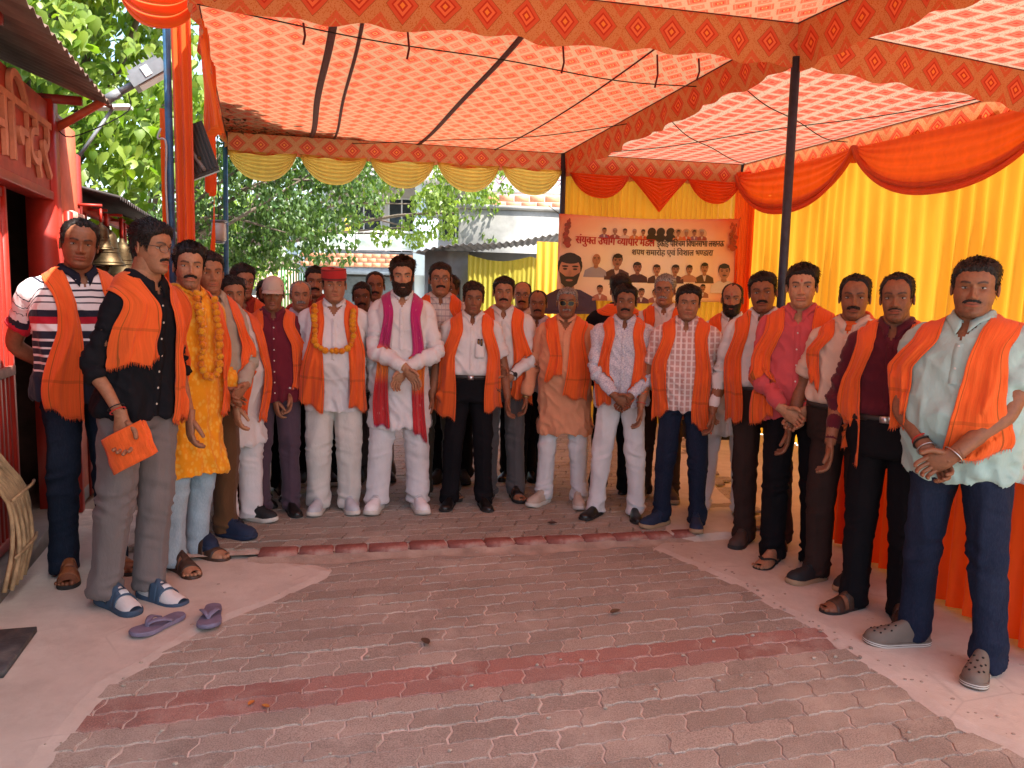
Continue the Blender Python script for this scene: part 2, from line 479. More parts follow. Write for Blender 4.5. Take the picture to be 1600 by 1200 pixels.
def make_head(sp, G, hairs):
    """adds the head skin to Geo G (in head space) and returns hair/beard shells as list of (name, geo, material)"""
    res = sp.get('hres', 1.0)
    nr, nc = int(62 * res), int(88 * res)
    q = np.linspace(0, 1, nr)
    z = np.interp(q, [0, .10, .62, .78, 1], [-.123, -.105, .03, .075, .1125])
    tau = (np.arange(nc) / nc) * 2 - 1
    phi = math.pi * (.42 * tau + .58 * tau ** 3)
    wf = sp.get('wf', 1.0); jaw = sp.get('jaw', 1.0)
    yf, yb, w = (smooth_interp(HZ, T, z, .028) for T in (HF, HB, HW))
    w = w * wf * np.interp(z, [-.12, -.05, 0.0], [jaw, (1 + jaw) / 2, 1.0])
    yc = np.interp(z, [-.12, -.08, 0, .11], [-.045, -.012, .004, .01])
    S, C = np.sin(phi)[None], np.cos(phi)[None]
    e = 2 / np.interp(z, [-.11, -.05, .03, .1], [2.0, 2.25, 2.3, 2.1])[:, None]
    X = w[:, None] * np.sign(S) * np.abs(S) ** e
    Y = np.where(C > 0, yc[:, None] - (yc - yf)[:, None] * np.abs(C) ** e, yc[:, None] + (yb - yc)[:, None] * np.abs(C) ** 1.0)
    Z = np.broadcast_to(z[:, None], X.shape).copy()
    fm = sst(0.05, 0.45, C)                          # front mask
    ax = np.abs(X); zz = Z
    fr_ = np.random.default_rng(1000 + sp.get('seed', 1)); rv = fr_.uniform(-1, 1, 10)
    ns = sp.get('nose', 1.0 + .14 * rv[0]); nwd = 1 + .16 * rv[1]; smile = .55 + .55 * rv[2]; mwd = 1 + .10 * rv[3]; lt = 1 + .25 * rv[4]; bsh = .0022 * rv[5]; age = sp.get('age', .35 + .35 * rv[6])
    prot = np.interp(zz, [-.053, -.0475, -.043, -.037, -.030, -.018, -.004, .008, .016], [0, .004, .012, .0215, .0205, .0145, .008, .0035, 0]) * ns
    sig = np.interp(zz, [-.05, -.036, -.02, .01], [.0125, .0115, .0085, .0075]) * nwd
    d = prot * np.exp(-(ax / sig) ** 2.4)
    d += .0085 * ns * gau(ax - .0145 * nwd, .0062) * gau(zz + .0405, .0065)
    d -= .0098 * gau(ax - .031, .0150) * gau(zz - .000, .0108)
    d -= .004 * gau(ax - .016, .007) * gau(zz - .004, .009)
    d += .0032 * gau(ax - .028, .020) * gau(zz - .0195, .0062)
    d += .0045 * gau(ax - .045, .016) * gau(zz + .028, .016) * sp.get('cheek', 1.0)
    env = np.exp(-(ax / (.0245 * mwd)) ** 4); zm = zz - smile * 6.0 * ax ** 2
    d += .0035 * gau(ax, .03) * gau(zz + .066, .018)
    d += env * (.0042 * lt * gau(zm + .0615, .0042) + .0050 * lt * gau(zm + .0735, .0048) - .0048 * gau(zm + .0672, .0021))
    d += .0045 * gau(ax, .017) * gau(zz + .101, .011)
    d -= .0035 * gau(ax, .018) * gau(zz + .0845, .0055)
    nl = .020 + (-.046 - zz) * .55
    d -= (.0012 + .0022 * age) * gau(ax - nl, .0035) * sst(-.076, -.066, zz) * (1 - sst(-.047, -.040, zz))
    for zf in (.040, .049, .058): d -= .0011 * age * gau(zz - zf - .002 * np.sin(X * 60 + zf * 300), .0016) * (1 - sst(.03, .05, ax))
    d -= .0020 * age * gau(zz + .0125 - .12 * (ax - .031), .0028) * gau(ax - .030, .012)
    d += .0015 * vnoise(np.stack([X * 38, Z * 38, 0 * X + rv[7] * 9], -1), 6) * fm + .0022 * rv[8] * gau(ax - .052, .02) * gau(zz + .065, .03)
    Y = Y - d * fm
    P = np.stack([X, Y, Z], -1)
    V = P.reshape(-1, 3)
    Q = np.array([(i * nc + j, i * nc + (j + 1) % nc, (i + 1) * nc + (j + 1) % nc, (i + 1) * nc + j) for i in range(nr - 1) for j in range(nc)])
    N = vnormals(V, Q).reshape(P.shape)
    if (N[nr // 2, nc // 2] @ np.array([0, -1, 0])) < 0: N = -N
    tone = np.array(sp.get('skin', (.27, .135, .08)))
    col = np.tile(tone, (nr, nc, 1))
    def blend(m, c):
        nonlocal col
        col = col * (1 - m[..., None]) + np.asarray(c) * m[..., None]
    lip = np.clip(env * 1.3, 0, 1) * sst(-.0795, -.077, zm) * (1 - sst(-.0585, -.0565, zm)) * fm
    blend(lip * .75, tone * np.array([.95, .62, .62]) + np.array([.035, .0, .005]))
    blend(np.clip(env, 0, 1) * gau(zm + .0672, .0013) * fm * .8, tone * .25)
    bz = .0185 + bsh + .006 * np.sin(np.clip((ax - .010) / .042, 0, 1) * 2.2) - .0035 * sst(.035, .052, ax)
    hc = np.array(sp.get('haircol', (.014, .010, .009)))
    brow = sst(.009, .015, ax) * (1 - sst(.046, .053, ax)) * gau(zz - bz, .0038 * sp.get('brow', 1.0)) * fm
    blend(np.clip(brow * 1.25, 0, .92), hc + .004)
    blend(.30 * gau(ax - .031, .016) * gau(zz + .006, .010) * fm, tone * .6)
    blend(.22 * fm * gau(ax, .02) * gau(zz + .036, .014), tone * np.array([1.12, .95, .9]))
    st = sp.get('stubble', .25)
    bm = (1 - sst(-.052, -.034, zz + .35 * np.clip(ax - .03, 0, 1))) * sst(-.3, .25, C)
    bm = np.maximum(bm * 1.0, 0) * (1 - lip)
    blend(bm * st * np.clip(.75 + .6 * vnoise(P * 170, 8), 0, 1.15), tone * .42 + np.array([.0, .002, .006]))
    if sp.get('tilak'):
        blend(np.clip(1.6 * gau(ax, .0042) * gau(zz - .034, .0075) * fm, 0, 1), sp['tilak'])
    ft = list(map(tuple, Q))
    G.add(V, ft, 0, col=col.reshape(-1, 3))
    # close the crown and the underside
    for r, zc in ((nr - 1, .1135), (0, -.1235)):
        ring = P[r]; c = ring.mean(0); c[2] = zc
        G.add(np.vstack([ring, c]), [(j, (j + 1) % nc, nc) for j in range(nc)], 0, col=col[r].mean(0))
    # eyes and lids
    for sx in (-1, 1):
        i = np.argmin(np.abs(z - 0.0)); j = np.argmin(np.abs(X[i] - sx * .031) + (C[0] < 0) * 9)
        ys = Y[i, j]
        op = sp.get('eye', 1.0)
        c = np.array([sx * .031, ys + .0052, -.0005])
        G.add(*eli(c, (.0150, .0088, .0066 * op), 14, 8), mat=1)
        G.add(*eli(c + [sp.get('gaze', 0) * .005, -.0036, .0004], (.0066, .0060, .0062 * min(1, op)), 12, 7), mat=2)
        Vl, Fl = eli(c, (.0168, .0100, .0094), 14, 6, .34 * op, .98)
        G.add(Vl, Fl, 0, col=tone * .82)
        Vl, Fl = eli(c + [0, -.0002, 0], (.0176, .0108, .0094), 14, 3, .30 * op, .50 * op)
        G.add(Vl, Fl, 0, col=tone * .12)
        Vl, Fl = eli(c, (.0166, .0098, .0094), 14, 5, -.95, -.50 * op)
        G.add(Vl, Fl, 0, col=tone * .88)
        # ear
        Ve, Fe = eli((0, 0, 0), (.0085, .0175, .0315), 14, 12)
        nzv = Ve / np.array([.0085, .0175, .0315])
        dent = gau(nzv[:, 1] - .05, .55) * gau(nzv[:, 2] - .15, .6) * (nzv[:, 0] * sx > 0)
        Ve[:, 0] -= sx * dent * .0085
        Ve[:, 1] *= np.interp(nzv[:, 2], [-1, -.4, .3, 1], [.7, .72, 1.1, 1.0])
        a = R(14) ; Ve = Ve @ np.array([[1, 0, 0], [0, math.cos(a), math.sin(a)], [0, -math.sin(a), math.cos(a)]]).T
        ca, sa = math.cos(sx * R(22)), math.sin(sx * R(22))
        Ve = np.stack([Ve[:, 0] * ca - Ve[:, 1] * sa, Ve[:, 0] * sa + Ve[:, 1] * ca, Ve[:, 2]], 1)
        G.add(Ve + [sx * (.0715 * wf + .004), .014, -.008], Fe, 0, col=tone * np.where(dent > .3, .62, .96)[:, None])
    out = []
    def shell(name, mask, thick, noise, material, blades=0, comb=None, blen=.02, bseed=1):
        th = np.where(mask > .02, -.002 + (thick + .002) * sst(.02, .75, mask), -.006)
        th = th + noise * thick * mask * (vnoise(P * np.array([60, 28, 40]) + bseed * 7.3, bseed) * .6 + vnoise(P * np.array([170, 60, 90]), bseed + 3) * .4)
        W = P + N * th[..., None]
        keep = mask > .02
        kq = keep.reshape(-1)[Q].any(1)
        g = Geo(); g.add(W.reshape(-1, 3), list(map(tuple, Q[kq])))
        if keep[-1].mean() > .5:
            c = W[-1].mean(0); c[2] += .004
            g.add(np.vstack([W[-1], c]), [(j, (j + 1) % nc, nc) for j in range(nc)])
        if blades:
            rr = np.random.default_rng(bseed + int(sp.get('seed', 0)))
            cand = np.argwhere(mask > .35); pick = cand[rr.integers(0, len(cand), blades)]
            bp = W[pick[:, 0], pick[:, 1]] - N[pick[:, 0], pick[:, 1]] * .003; bn = N[pick[:, 0], pick[:, 1]]
            cb = comb(bp) if comb else np.tile([0, 0, -1.], (blades, 1))
            dv = cb - bn * (cb * bn).sum(1)[:, None]; dv /= np.linalg.norm(dv, axis=1)[:, None] + 1e-6
            dv = dv + bn * rr.uniform(.02, .45, (blades, 1)) + rr.normal(0, .20, (blades, 3)); dv /= np.linalg.norm(dv, axis=1)[:, None]
            sd = np.cross(dv, bn); sd /= np.linalg.norm(sd, axis=1)[:, None] + 1e-6
            L = (blen * rr.uniform(.5, 1.2, blades))[:, None]; wd = rr.uniform(.0006, .0015, (blades, 1))
            T = np.stack([bp - sd * wd, bp + sd * wd, bp + dv * L * .6 + sd * wd * .6 + bn * .001, bp + dv * L - bn * L * .15], 1).reshape(-1, 3)
            g.add(T, [(4 * k, 4 * k + 1, 4 * k + 2) for k in range(blades)] + [(4 * k, 4 * k + 2, 4 * k + 3) for k in range(blades)])
        out.append((name, g, material))
    ap = np.abs(phi)
    hs = sp.get('hair', 'full')
    if hs:
        zl = np.interp(ap, *zip(*HAIRLINES[hs]))[None, :] + .0055 * vnoise(np.stack([X * 110, Y * 110, 0 * X + sp.get('seed', 1)], -1), 5)
        m = np.clip((Z - zl) / .016, 0, 1)
        top = sst(.02, .095, Z); th = sp.get('hth', .016) * .85
        part = sp.get('part', .5)
        thick = (.005 + (th - .005) * top) * (1 + .25 * np.clip(X / .07 * np.sign(part), -1, 1) * top)
        side = sp.get('sweep', 0.6)
        def comb(b):
            t_ = sst(.03, .09, b[:, 2])[:, None]
            return t_ * np.array([side, .8, .1]) + (1 - t_) * np.array([0, .35, -1.0])
        shell('hair', m, thick, .40, hairs, int(sp.get('blades', 420) * 4), comb, .022 * (.6 + th * 30), 3)
    bd = sp.get('beard', 0)
    if bd:
        cheek = -.036 - .10 * np.clip(.055 - ax, 0, 1) / .055 * .22
        m = (1 - sst(cheek - .004, cheek + .010, zz)) * sst(-.25, .15, C)
        sb = gau(ap[None] - 1.12, .16) * (1 - sst(.0, .012, zz)) * sst(-.06, -.03, zz); m = np.maximum(m, sb * .8)
        mo = gau((zz + .052) / 1.0 + .25 * np.clip(ax - .012, 0, 1), .0068) * (1 - sst(.026, .036, ax)); m = np.maximum(m, mo)
        mouth = gau(ax, .021) * gau(zz + .0690, .0062); m = np.clip(m * (1 - 1.35 * mouth), 0, 1) * (fm > .0)
        shell('beard', m, bd * (.5 + .5 * (1 - sst(-.10, -.06, zz))), .5, sp.get('beardmat', hairs), 900, lambda b: np.tile([0, -.2, -1.], (len(b), 1)), .014, 9)
    mu = sp.get('moustache', 0)
    if mu:
        zc = -.0515 - .30 * np.clip(ax - .010, 0, 1)
        m = np.clip(1.25 * gau(zz - zc, .0062 * sp.get('mthk', 1.0)), 0, 1) * (1 - sst(.027, .036, ax)) * fm
        m = m * (1 - .45 * gau(ax, .0022))
        shell('moustache', m, mu, .4, sp.get('beardmat', hairs), 150, lambda b: np.stack([np.sign(b[:, 0]) * .9, 0 * b[:, 0], 0 * b[:, 0] - 1], 1), .009, 12)
    # points on the front for spectacles
    iy = np.argmin(np.abs(z)); jy = np.argmin(np.abs(phi))
    return out, dict(nose_y=Y[np.argmin(np.abs(z + .004)), jy], eye_y=Y[iy, np.argmin(np.abs(X[iy] - .031) + (C[0] < 0) * 9)], w=.0715 * wf)

def make_hand(G, wrist, d, pw, curl, side, tone, scale=1.0, spread=1.0, bend=(.5, .9, .7)):
    """d: pointing direction; pw: thumb direction; palm normal from their cross product"""
    d = unit(d); pw = unit(np.asarray(pw) - d * (np.asarray(pw) @ d)); p = np.cross(d, pw) * side
    wrist = np.asarray(wrist, float)
    ts = np.array([-.03, -.008, .012, .035, .062, .086, .094]) * scale
    hw = np.array([.0265, .0270, .031, .0385, .0410, .0385, .033]) * scale; ht = np.array([.0205, .0190, .0180, .0185, .0160, .0125, .008]) * scale
    path = wrist + ts[:, None] * d
    a = np.arange(14) * 2 * math.pi / 14
    ring = path[:, None] + pw * (np.cos(a)[None, :, None] * hw[:, None, None]) + p * (np.sin(a)[None, :, None] * ht[:, None, None])
    G.grid(ring, closeu=True, col=tone)
    G.add(np.vstack([ring[-1], ring[-1].mean(0)]), [(j, (j + 1) % 14, 14) for j in range(14)], col=tone)
    def chain(base, dirs, L, r0, r1, tint):
        pts = [base]
        for dd, l in zip(dirs, L): pts.append(pts[-1] + dd * l)
        pts = np.array(pts); P = resample(pts, 9)
        rr = np.interp(np.linspace(0, 1, 9), [0, .5, 1], [r0, (r0 + r1) / 2 * 1.03, r1])
        tip = P[-1] + unit(P[-1] - P[-2]) * r1 * np.array([[.45], [.8]])
        P = np.vstack([P, tip]); rr = np.concatenate([rr, [r1 * .8, r1 * .35]])
        V, F = tube_mesh(P, rr, 8, True, None, p)
        G.add(V, F, 0, col=tint)
    for off, L, ag in ((.0290, .070, .06), (.0100, .079, .015), (-.0090, .073, -.03), (-.0270, .056, -.09)):
        c = curl * (1 + .12 * (off < 0)); fd = unit(d + pw * ag * spread)
        dirs, a0 = [], 0
        for k in range(3):
            a0 += bend[k] * c; dirs.append(fd * math.cos(a0) + p * math.sin(a0))
        seg = np.array([.46, .30, .24]) * (L + .012) * scale
        chain(wrist + d * .080 * scale + pw * off * scale, dirs, seg, .0094 * scale, .0072 * scale, np.asarray(tone) * .96)
    t1 = unit(.62 * d + .68 * pw + .30 * p); t2 = unit(.88 * d + .22 * pw + (.25 + .3 * curl) * p)
    chain(wrist + d * .022 * scale + pw * .020 * scale + p * .004, [t1, unit(t1 + t2), t2], np.array([.040, .022, .026]) * scale, .0125 * scale, .0085 * scale, np.asarray(tone) * .97)

FU = [0, .025, .08, .2, .35, .5, .66, .78, .88, .95, .985, 1.0]
FWI = [.002, .018, .028, .032, .031, .033, .041, .0445, .041, .030, .018, .003]
def foot_pt(u, th, kind, side, L, grow=0.0, hs=1.0):
    """u heel→toe, th 0..pi across the top. returns xyz in shoe space (toe to -y)"""
    w = np.interp(u, FU, FWI) + grow
    top = {'sneaker': [.050, .074, .092, .100, .098, .083, .064, .055, .050, .042, .032, .016],
           'dress':   [.048, .066, .076, .082, .078, .066, .050, .043, .038, .031, .024, .012],
           'foot':    [.030, .052, .070, .085, .092, .076, .053, .041, .033, .028, .024, .010]}[kind]
    h = np.interp(u, FU, top) * hs + grow
    n = 2.5 if kind != 'foot' else 2.2
    cx = side * (.004 + .010 * np.sin(np.clip(u, 0, 1) * math.pi * .9)) * -1.0
    c, s = np.cos(th), np.sin(th)
    x = cx + w * np.sign(c) * np.abs(c) ** (2 / n)
    zz = h * np.abs(s) ** (2 / n)
    return np.stack([x, .27 * L * .26 - u * .27 * L, zz], -1)

def make_shoe(kind, side, L, mats, person, M4, name=None, near=False):
    """builds a shoe (and its sole / straps) as children of the person; returns list of skin geo for bare feet"""
    us = np.concatenate([[0, .012, .03, .06], np.linspace(.1, .9, 15), [.94, .965, .985, .995, 1.0]]); th = np.linspace(0, math.pi, 17)
    U, T = np.meshgrid(us, th, indexing='ij')
    sole_t = {'sneaker': .026, 'dress': .014, 'crocs': .024, 'sandal': .020, 'flip': .016, 'clog': .024, 'strap': .020}[kind]
    soleh = sole_t
    def xf(P): return (np.asarray(P).reshape(-1, 3) @ M4[:3, :3].T + M4[:3, 3]).reshape(np.asarray(P).shape)
    # sole slab
    g = Geo(); uo = np.concatenate([us]); wv = np.interp(uo, FU, FWI) + (.0045 if kind != 'dress' else .003)
    cx = side * (.004 + .010 * np.sin(uo * math.pi * .9)) * -1.0
    yy = .27 * L * .26 - (uo * 1.025 - .0125) * .27 * L
    o = np.concatenate([np.stack([cx + wv, yy], 1), np.stack([cx - wv, yy], 1)[::-1]])
    up = np.interp(np.concatenate([uo, uo[::-1]]), [0, .12, .75, 1], [.004, 0, 0, .010]) * (kind in ('sneaker', 'crocs', 'clog'))
    ctr = o.mean(0)
    rows = [np.c_[ctr + (o - ctr) * k, up + zz_] for k, zz_ in ((.93, .0), (.985, .003), (1.0, soleh * .5), (1.0, soleh), (.97, soleh + .004))]
    g.grid(xf(np.array(rows)), closeu=True, uv=None)
    g.add(xf(rows[0]), [tuple(range(len(o)))]); g.add(xf(rows[-1]), [tuple(range(len(o) - 1, -1, -1))], mat=1 if kind in ('sandal', 'flip', 'clog', 'strap') else 0)
    skin = []
    lift = np.array([0, 0, sole_t - .002])
    if kind in ('sneaker', 'dress', 'crocs'):
        P = foot_pt(U, T, 'sneaker' if kind != 'dress' else 'dress', side, L)
        if kind == 'sneaker':   # stitched overlays and lace ridge
            P = P + .0022 * (np.sin(U * 46) > .55)[..., None] * np.stack([np.cos(T), 0 * T, np.sin(T)], -1) * (U > .45)[..., None]
        gu = Geo(); gu.grid(xf(P + lift))
        root = gu.build(name or ('shoe' if kind != 'crocs' else 'clog'), [mats[0]], person)
        so = g.build('sole', [mats[1], mats[0]], root)
        if kind == 'sneaker':
            for k, u in enumerate((.40, .46, .52, .58)):
                thl = np.linspace(math.pi * .36, math.pi * .64, 7)
                Pp = foot_pt(np.full(7, u), thl, 'sneaker', side, L, .003) + lift
                gl = Geo(); gl.tube(xf(Pp), .0032, 6); gl.build('lace', [mats[2] if len(mats) > 2 else mats[1]], root)
        if kind == 'crocs':
            for u in (.58, .66, .74, .82, .89):
                for tt in ((.30, .5, .70) if u in (.66, .82) else (.4, .6)):
                    c = foot_pt(np.array(u), np.array(tt * math.pi), 'sneaker', side, L, .0008) + lift
                    cN = np.array([math.cos(tt * math.pi) * .5, -.4, 1.0]); cN /= np.linalg.norm(cN)
                    V, F = eli((0, 0, 0), (.0055, .0055, .0012), 8, 4)
                    zx = Vector(cN).to_track_quat('Z', 'Y').to_matrix(); V = V @ np.array(zx).T + c
                    gh = Geo(); gh.add(xf(V), F); gh.build('vent_hole', [mats[2]], root)
            for zt in (.010, .018):
                gs = Geo(); gs.grid(xf(np.array([np.c_[ctr + (o - ctr) * 1.006, up + zt], np.c_[ctr + (o - ctr) * 1.006, up + zt + .004]])), closeu=True)
                gs.build('sole_stripe', [mats[3]], so)
    else:
        sock = kind == 'clog'
        P = foot_pt(U * .93 + .015, T, 'foot', side, L) + lift
        gf = Geo(); gf.grid(xf(P))
        if not sock:
            for k, (xo, r, uo_) in enumerate(((-.026, .0125, .985), (-.006, .0092, .99), (.010, .0088, .965), (.024, .0082, .93), (.036, .0078, .885))):
                c = np.array([-side * -1 * 0 + side * xo * 1.0, .27 * L * .26 - uo_ * .27 * L * .96, r + sole_t - .001])
                V, F = eli(c, (r, r * 1.75, r), 10, 7); gf.add(xf(V), F)
            skin.append(gf)
        root = g.build(name or 'sandal', [mats[1], mats[0]], person)
        if sock:
            gf.build('sock', [mats[2]], root)
        def strap(u0, u1, t0=0.0, t1=1.0, grow=.004, skew=0.0, m=0, nm='strap'):
            a = np.linspace(0, 1, 5); b = np.linspace(t0, t1, 15) * math.pi
            A, Bq = np.meshgrid(a, b, indexing='ij')
            uu = u0 + (u1 - u0) * A + skew * np.cos(Bq)
            Ps = foot_pt(uu, Bq, 'foot', side, L, grow) + lift + np.array([0, 0, .001])
            In = foot_pt(uu, Bq, 'foot', side, L, grow - .003) + lift
            gs = Geo(); gs.grid(xf(np.concatenate([In[:1], Ps, In[-1:]])))
            gs.build(nm, [mats[m]], root)
        if kind == 'sandal':
            strap(.60, .80, skew=.05); strap(.36, .47, skew=-.03); strap(.44, .62, .36, .64); strap(.03, .16, .0, 1.0, .005)
        elif kind == 'strap':
            strap(.62, .80, skew=.02); strap(.44, .56, skew=-.04)
        elif kind == 'clog':
            strap(.55, .68, skew=.05, grow=.006); strap(.34, .50, skew=-.04, grow=.006); strap(.44, .60, .30, .42, .006); strap(.44, .60, .58, .70, .006)
            strap(.03, .10, .0, 1.0, .006)
            strap(.585, .650, .40, .62, .0085, .02, 3, 'badge')
        elif kind == 'flip':
            for sgn in (0, 1):
                pp = [foot_pt(np.array(u), np.array(tt * math.pi), 'foot', side, L, .004) + lift for u, tt in ((.80, .5), (.68, .5 + .22 * (1 - 2 * sgn)), (.52, .5 + .40 * (1 - 2 * sgn)), (.44, .5 + .49 * (1 - 2 * sgn)))]
                gs = Geo(); gs.tube(xf(resample(np.array(pp), 12)), .0045, 6, rad2=.012); gs.build('strap', [mats[0]], root)
    return skin

TZ = [.78, .84, .90, .97, 1.04, 1.10, 1.18, 1.27, 1.34, 1.385, 1.415, 1.440, 1.462, 1.485]
TA = [.150, .168, .174, .164, .154, .153, .159, .168, .168, .152, .128, .096, .066, .058]
TB = [.100, .115, .120, .114, .106, .104, .108, .116, .112, .100, .086, .070, .061, .058]
TC = [.020, .020, .020, .014, .008, .006, .006, .006, .010, .016, .020, .022, .020, .016]

def torso(z, b, grow=0.0):
    a_ = smooth_interp(TZ, TA, z, .03) * np.interp(z, [.9, 1.3, 1.40, 1.46], [b['hipw'], b['wd'], b['wd'], 1.0]); b_ = smooth_interp(TZ, TB, z, .03) * np.interp(z, [.9, 1.3, 1.40, 1.46], [b['dp'], b['dp'], b['dp'], 1.0]); c_ = smooth_interp(TZ, TC, z, .03)
    bl = b['belly'] * (np.exp(-((z - 1.055) / .125) ** 2) + .35 * np.exp(-((z - 1.22) / .12) ** 2))
    return a_ + bl * .28 + grow, b_ + bl * .5 + grow, c_ - bl * .5

def torso_loft(G, zs, b, s, grow=0.0, M=40, n=2.35, flare=None):
    a = np.arange(M) * 2 * math.pi / M
    A, B, Cc = torso(zs, b, 0.0)
    A, B = A + grow, B + grow
    if flare is not None: A, B = A + flare[0], B + flare[1]
    c, sn = np.cos(a), np.sin(a)
    X = A[:, None] * np.sign(c) * np.abs(c) ** (2 / n); Y = Cc[:, None] + B[:, None] * np.sign(sn) * np.abs(sn) ** (2 / n)
    P = np.stack([X, Y, np.broadcast_to(zs[:, None], X.shape)], -1) * s
    G.grid(P, closeu=True)
    for r in (0, -1):
        G.add(np.vstack([P[r], P[r].mean(0)]), [((j + 1) % M, j, M) if r == 0 else (j, (j + 1) % M, M) for j in range(M)])

def ik(S, W, l1, l2, pole):
    S, W = np.asarray(S, float), np.asarray(W, float); dv = W - S; D = np.linalg.norm(dv); D = min(D, (l1 + l2) * .999); u = unit(dv)
    W = S + u * D; a = (l1 * l1 - l2 * l2 + D * D) / (2 * D); h = math.sqrt(max(0, l1 * l1 - a * a))
    pv = np.asarray(pole, float); pv = unit(pv - u * (pv @ u))
    return S + u * a + pv * h, W

# arm poses, given for the +x side: wrist, elbow pole, hand direction, thumb direction, curl  (metres at 1.70 m height)
POSES = {
    'hang':   ((.272, -.045, .840), (.3, .9, 0), (.0, -.10, -1), (-.35, -1, 0), .62),
    'hangin': ((.255, -.075, .845), (.5, .8, 0), (-.05, -.12, -1), (-.45, -1, 0), .66),
    'hangwide': ((.315, .0, .86), (.5, .8, 0), (.0, -.05, -1), (-.3, -1, 0), .4),
    'clasp':  ((.048, -.235, .935), (1, .45, 0), (-.80, -.16, -.50), (-.45, -.25, .85), .75),
    'clasp2': ((.062, -.185, .925), (1, .45, 0), (-.70, -.12, -.62), (-.4, -.2, .85), .8),
    'cross':  ((-.035, -.255, .985), (1, .3, -.2), (-.62, -.15, -.75), (-.5, -.5, .7), .45),
    'cross2': ((.030, -.190, .975), (1, .3, -.2), (-.55, -.1, -.8), (-.5, -.5, .7), .55),
    'back':   ((.045, .205, .945), (1, .25, 0), (-.9, .05, -.25), (0, .2, 1), .6),
    'pocket': ((.205, -.070, .905), (.9, .6, 0), (-.15, -.15, -1), (-.5, -.8, 0), .6),
    'belly':  ((.10, -.235, 1.00), (1, .35, 0), (-.9, -.2, -.2), (-.2, -.3, .9), .6),
}
def rot_zyx(yaw, pitch, roll):
    return np.array((Matrix.Rotation(R(yaw), 3, 'Z') @ Matrix.Rotation(R(pitch), 3, 'X') @ Matrix.Rotation(R(roll), 3, 'Y')))

def bvh_of(V, F): return BVHTree.FromPolygons([tuple(v) for v in V], [tuple(f) for f in F])

def push_out(P, bvh, dmin, its=2, smooth=.35):
    sh = P.shape; closed = False
    for it in range(its):
        Qp = P.reshape(-1, 3)
        for i, p in enumerate(Qp):
            loc, nrm, idx, dist = bvh.find_nearest(Vector(p), .16)
            if loc is None: continue
            d = (Vector(p) - loc).dot(nrm)
            if d < dmin: Qp[i] = p + np.array(nrm) * (dmin - d)
        P = Qp.reshape(sh)
        if it < its - 1 and smooth:
            A = P.copy()
            A[1:-1] = (P[:-2] + P[2:]) / 2
            P = P * (1 - smooth) + A * smooth
    return P

ARMLEN = (.285, .255)

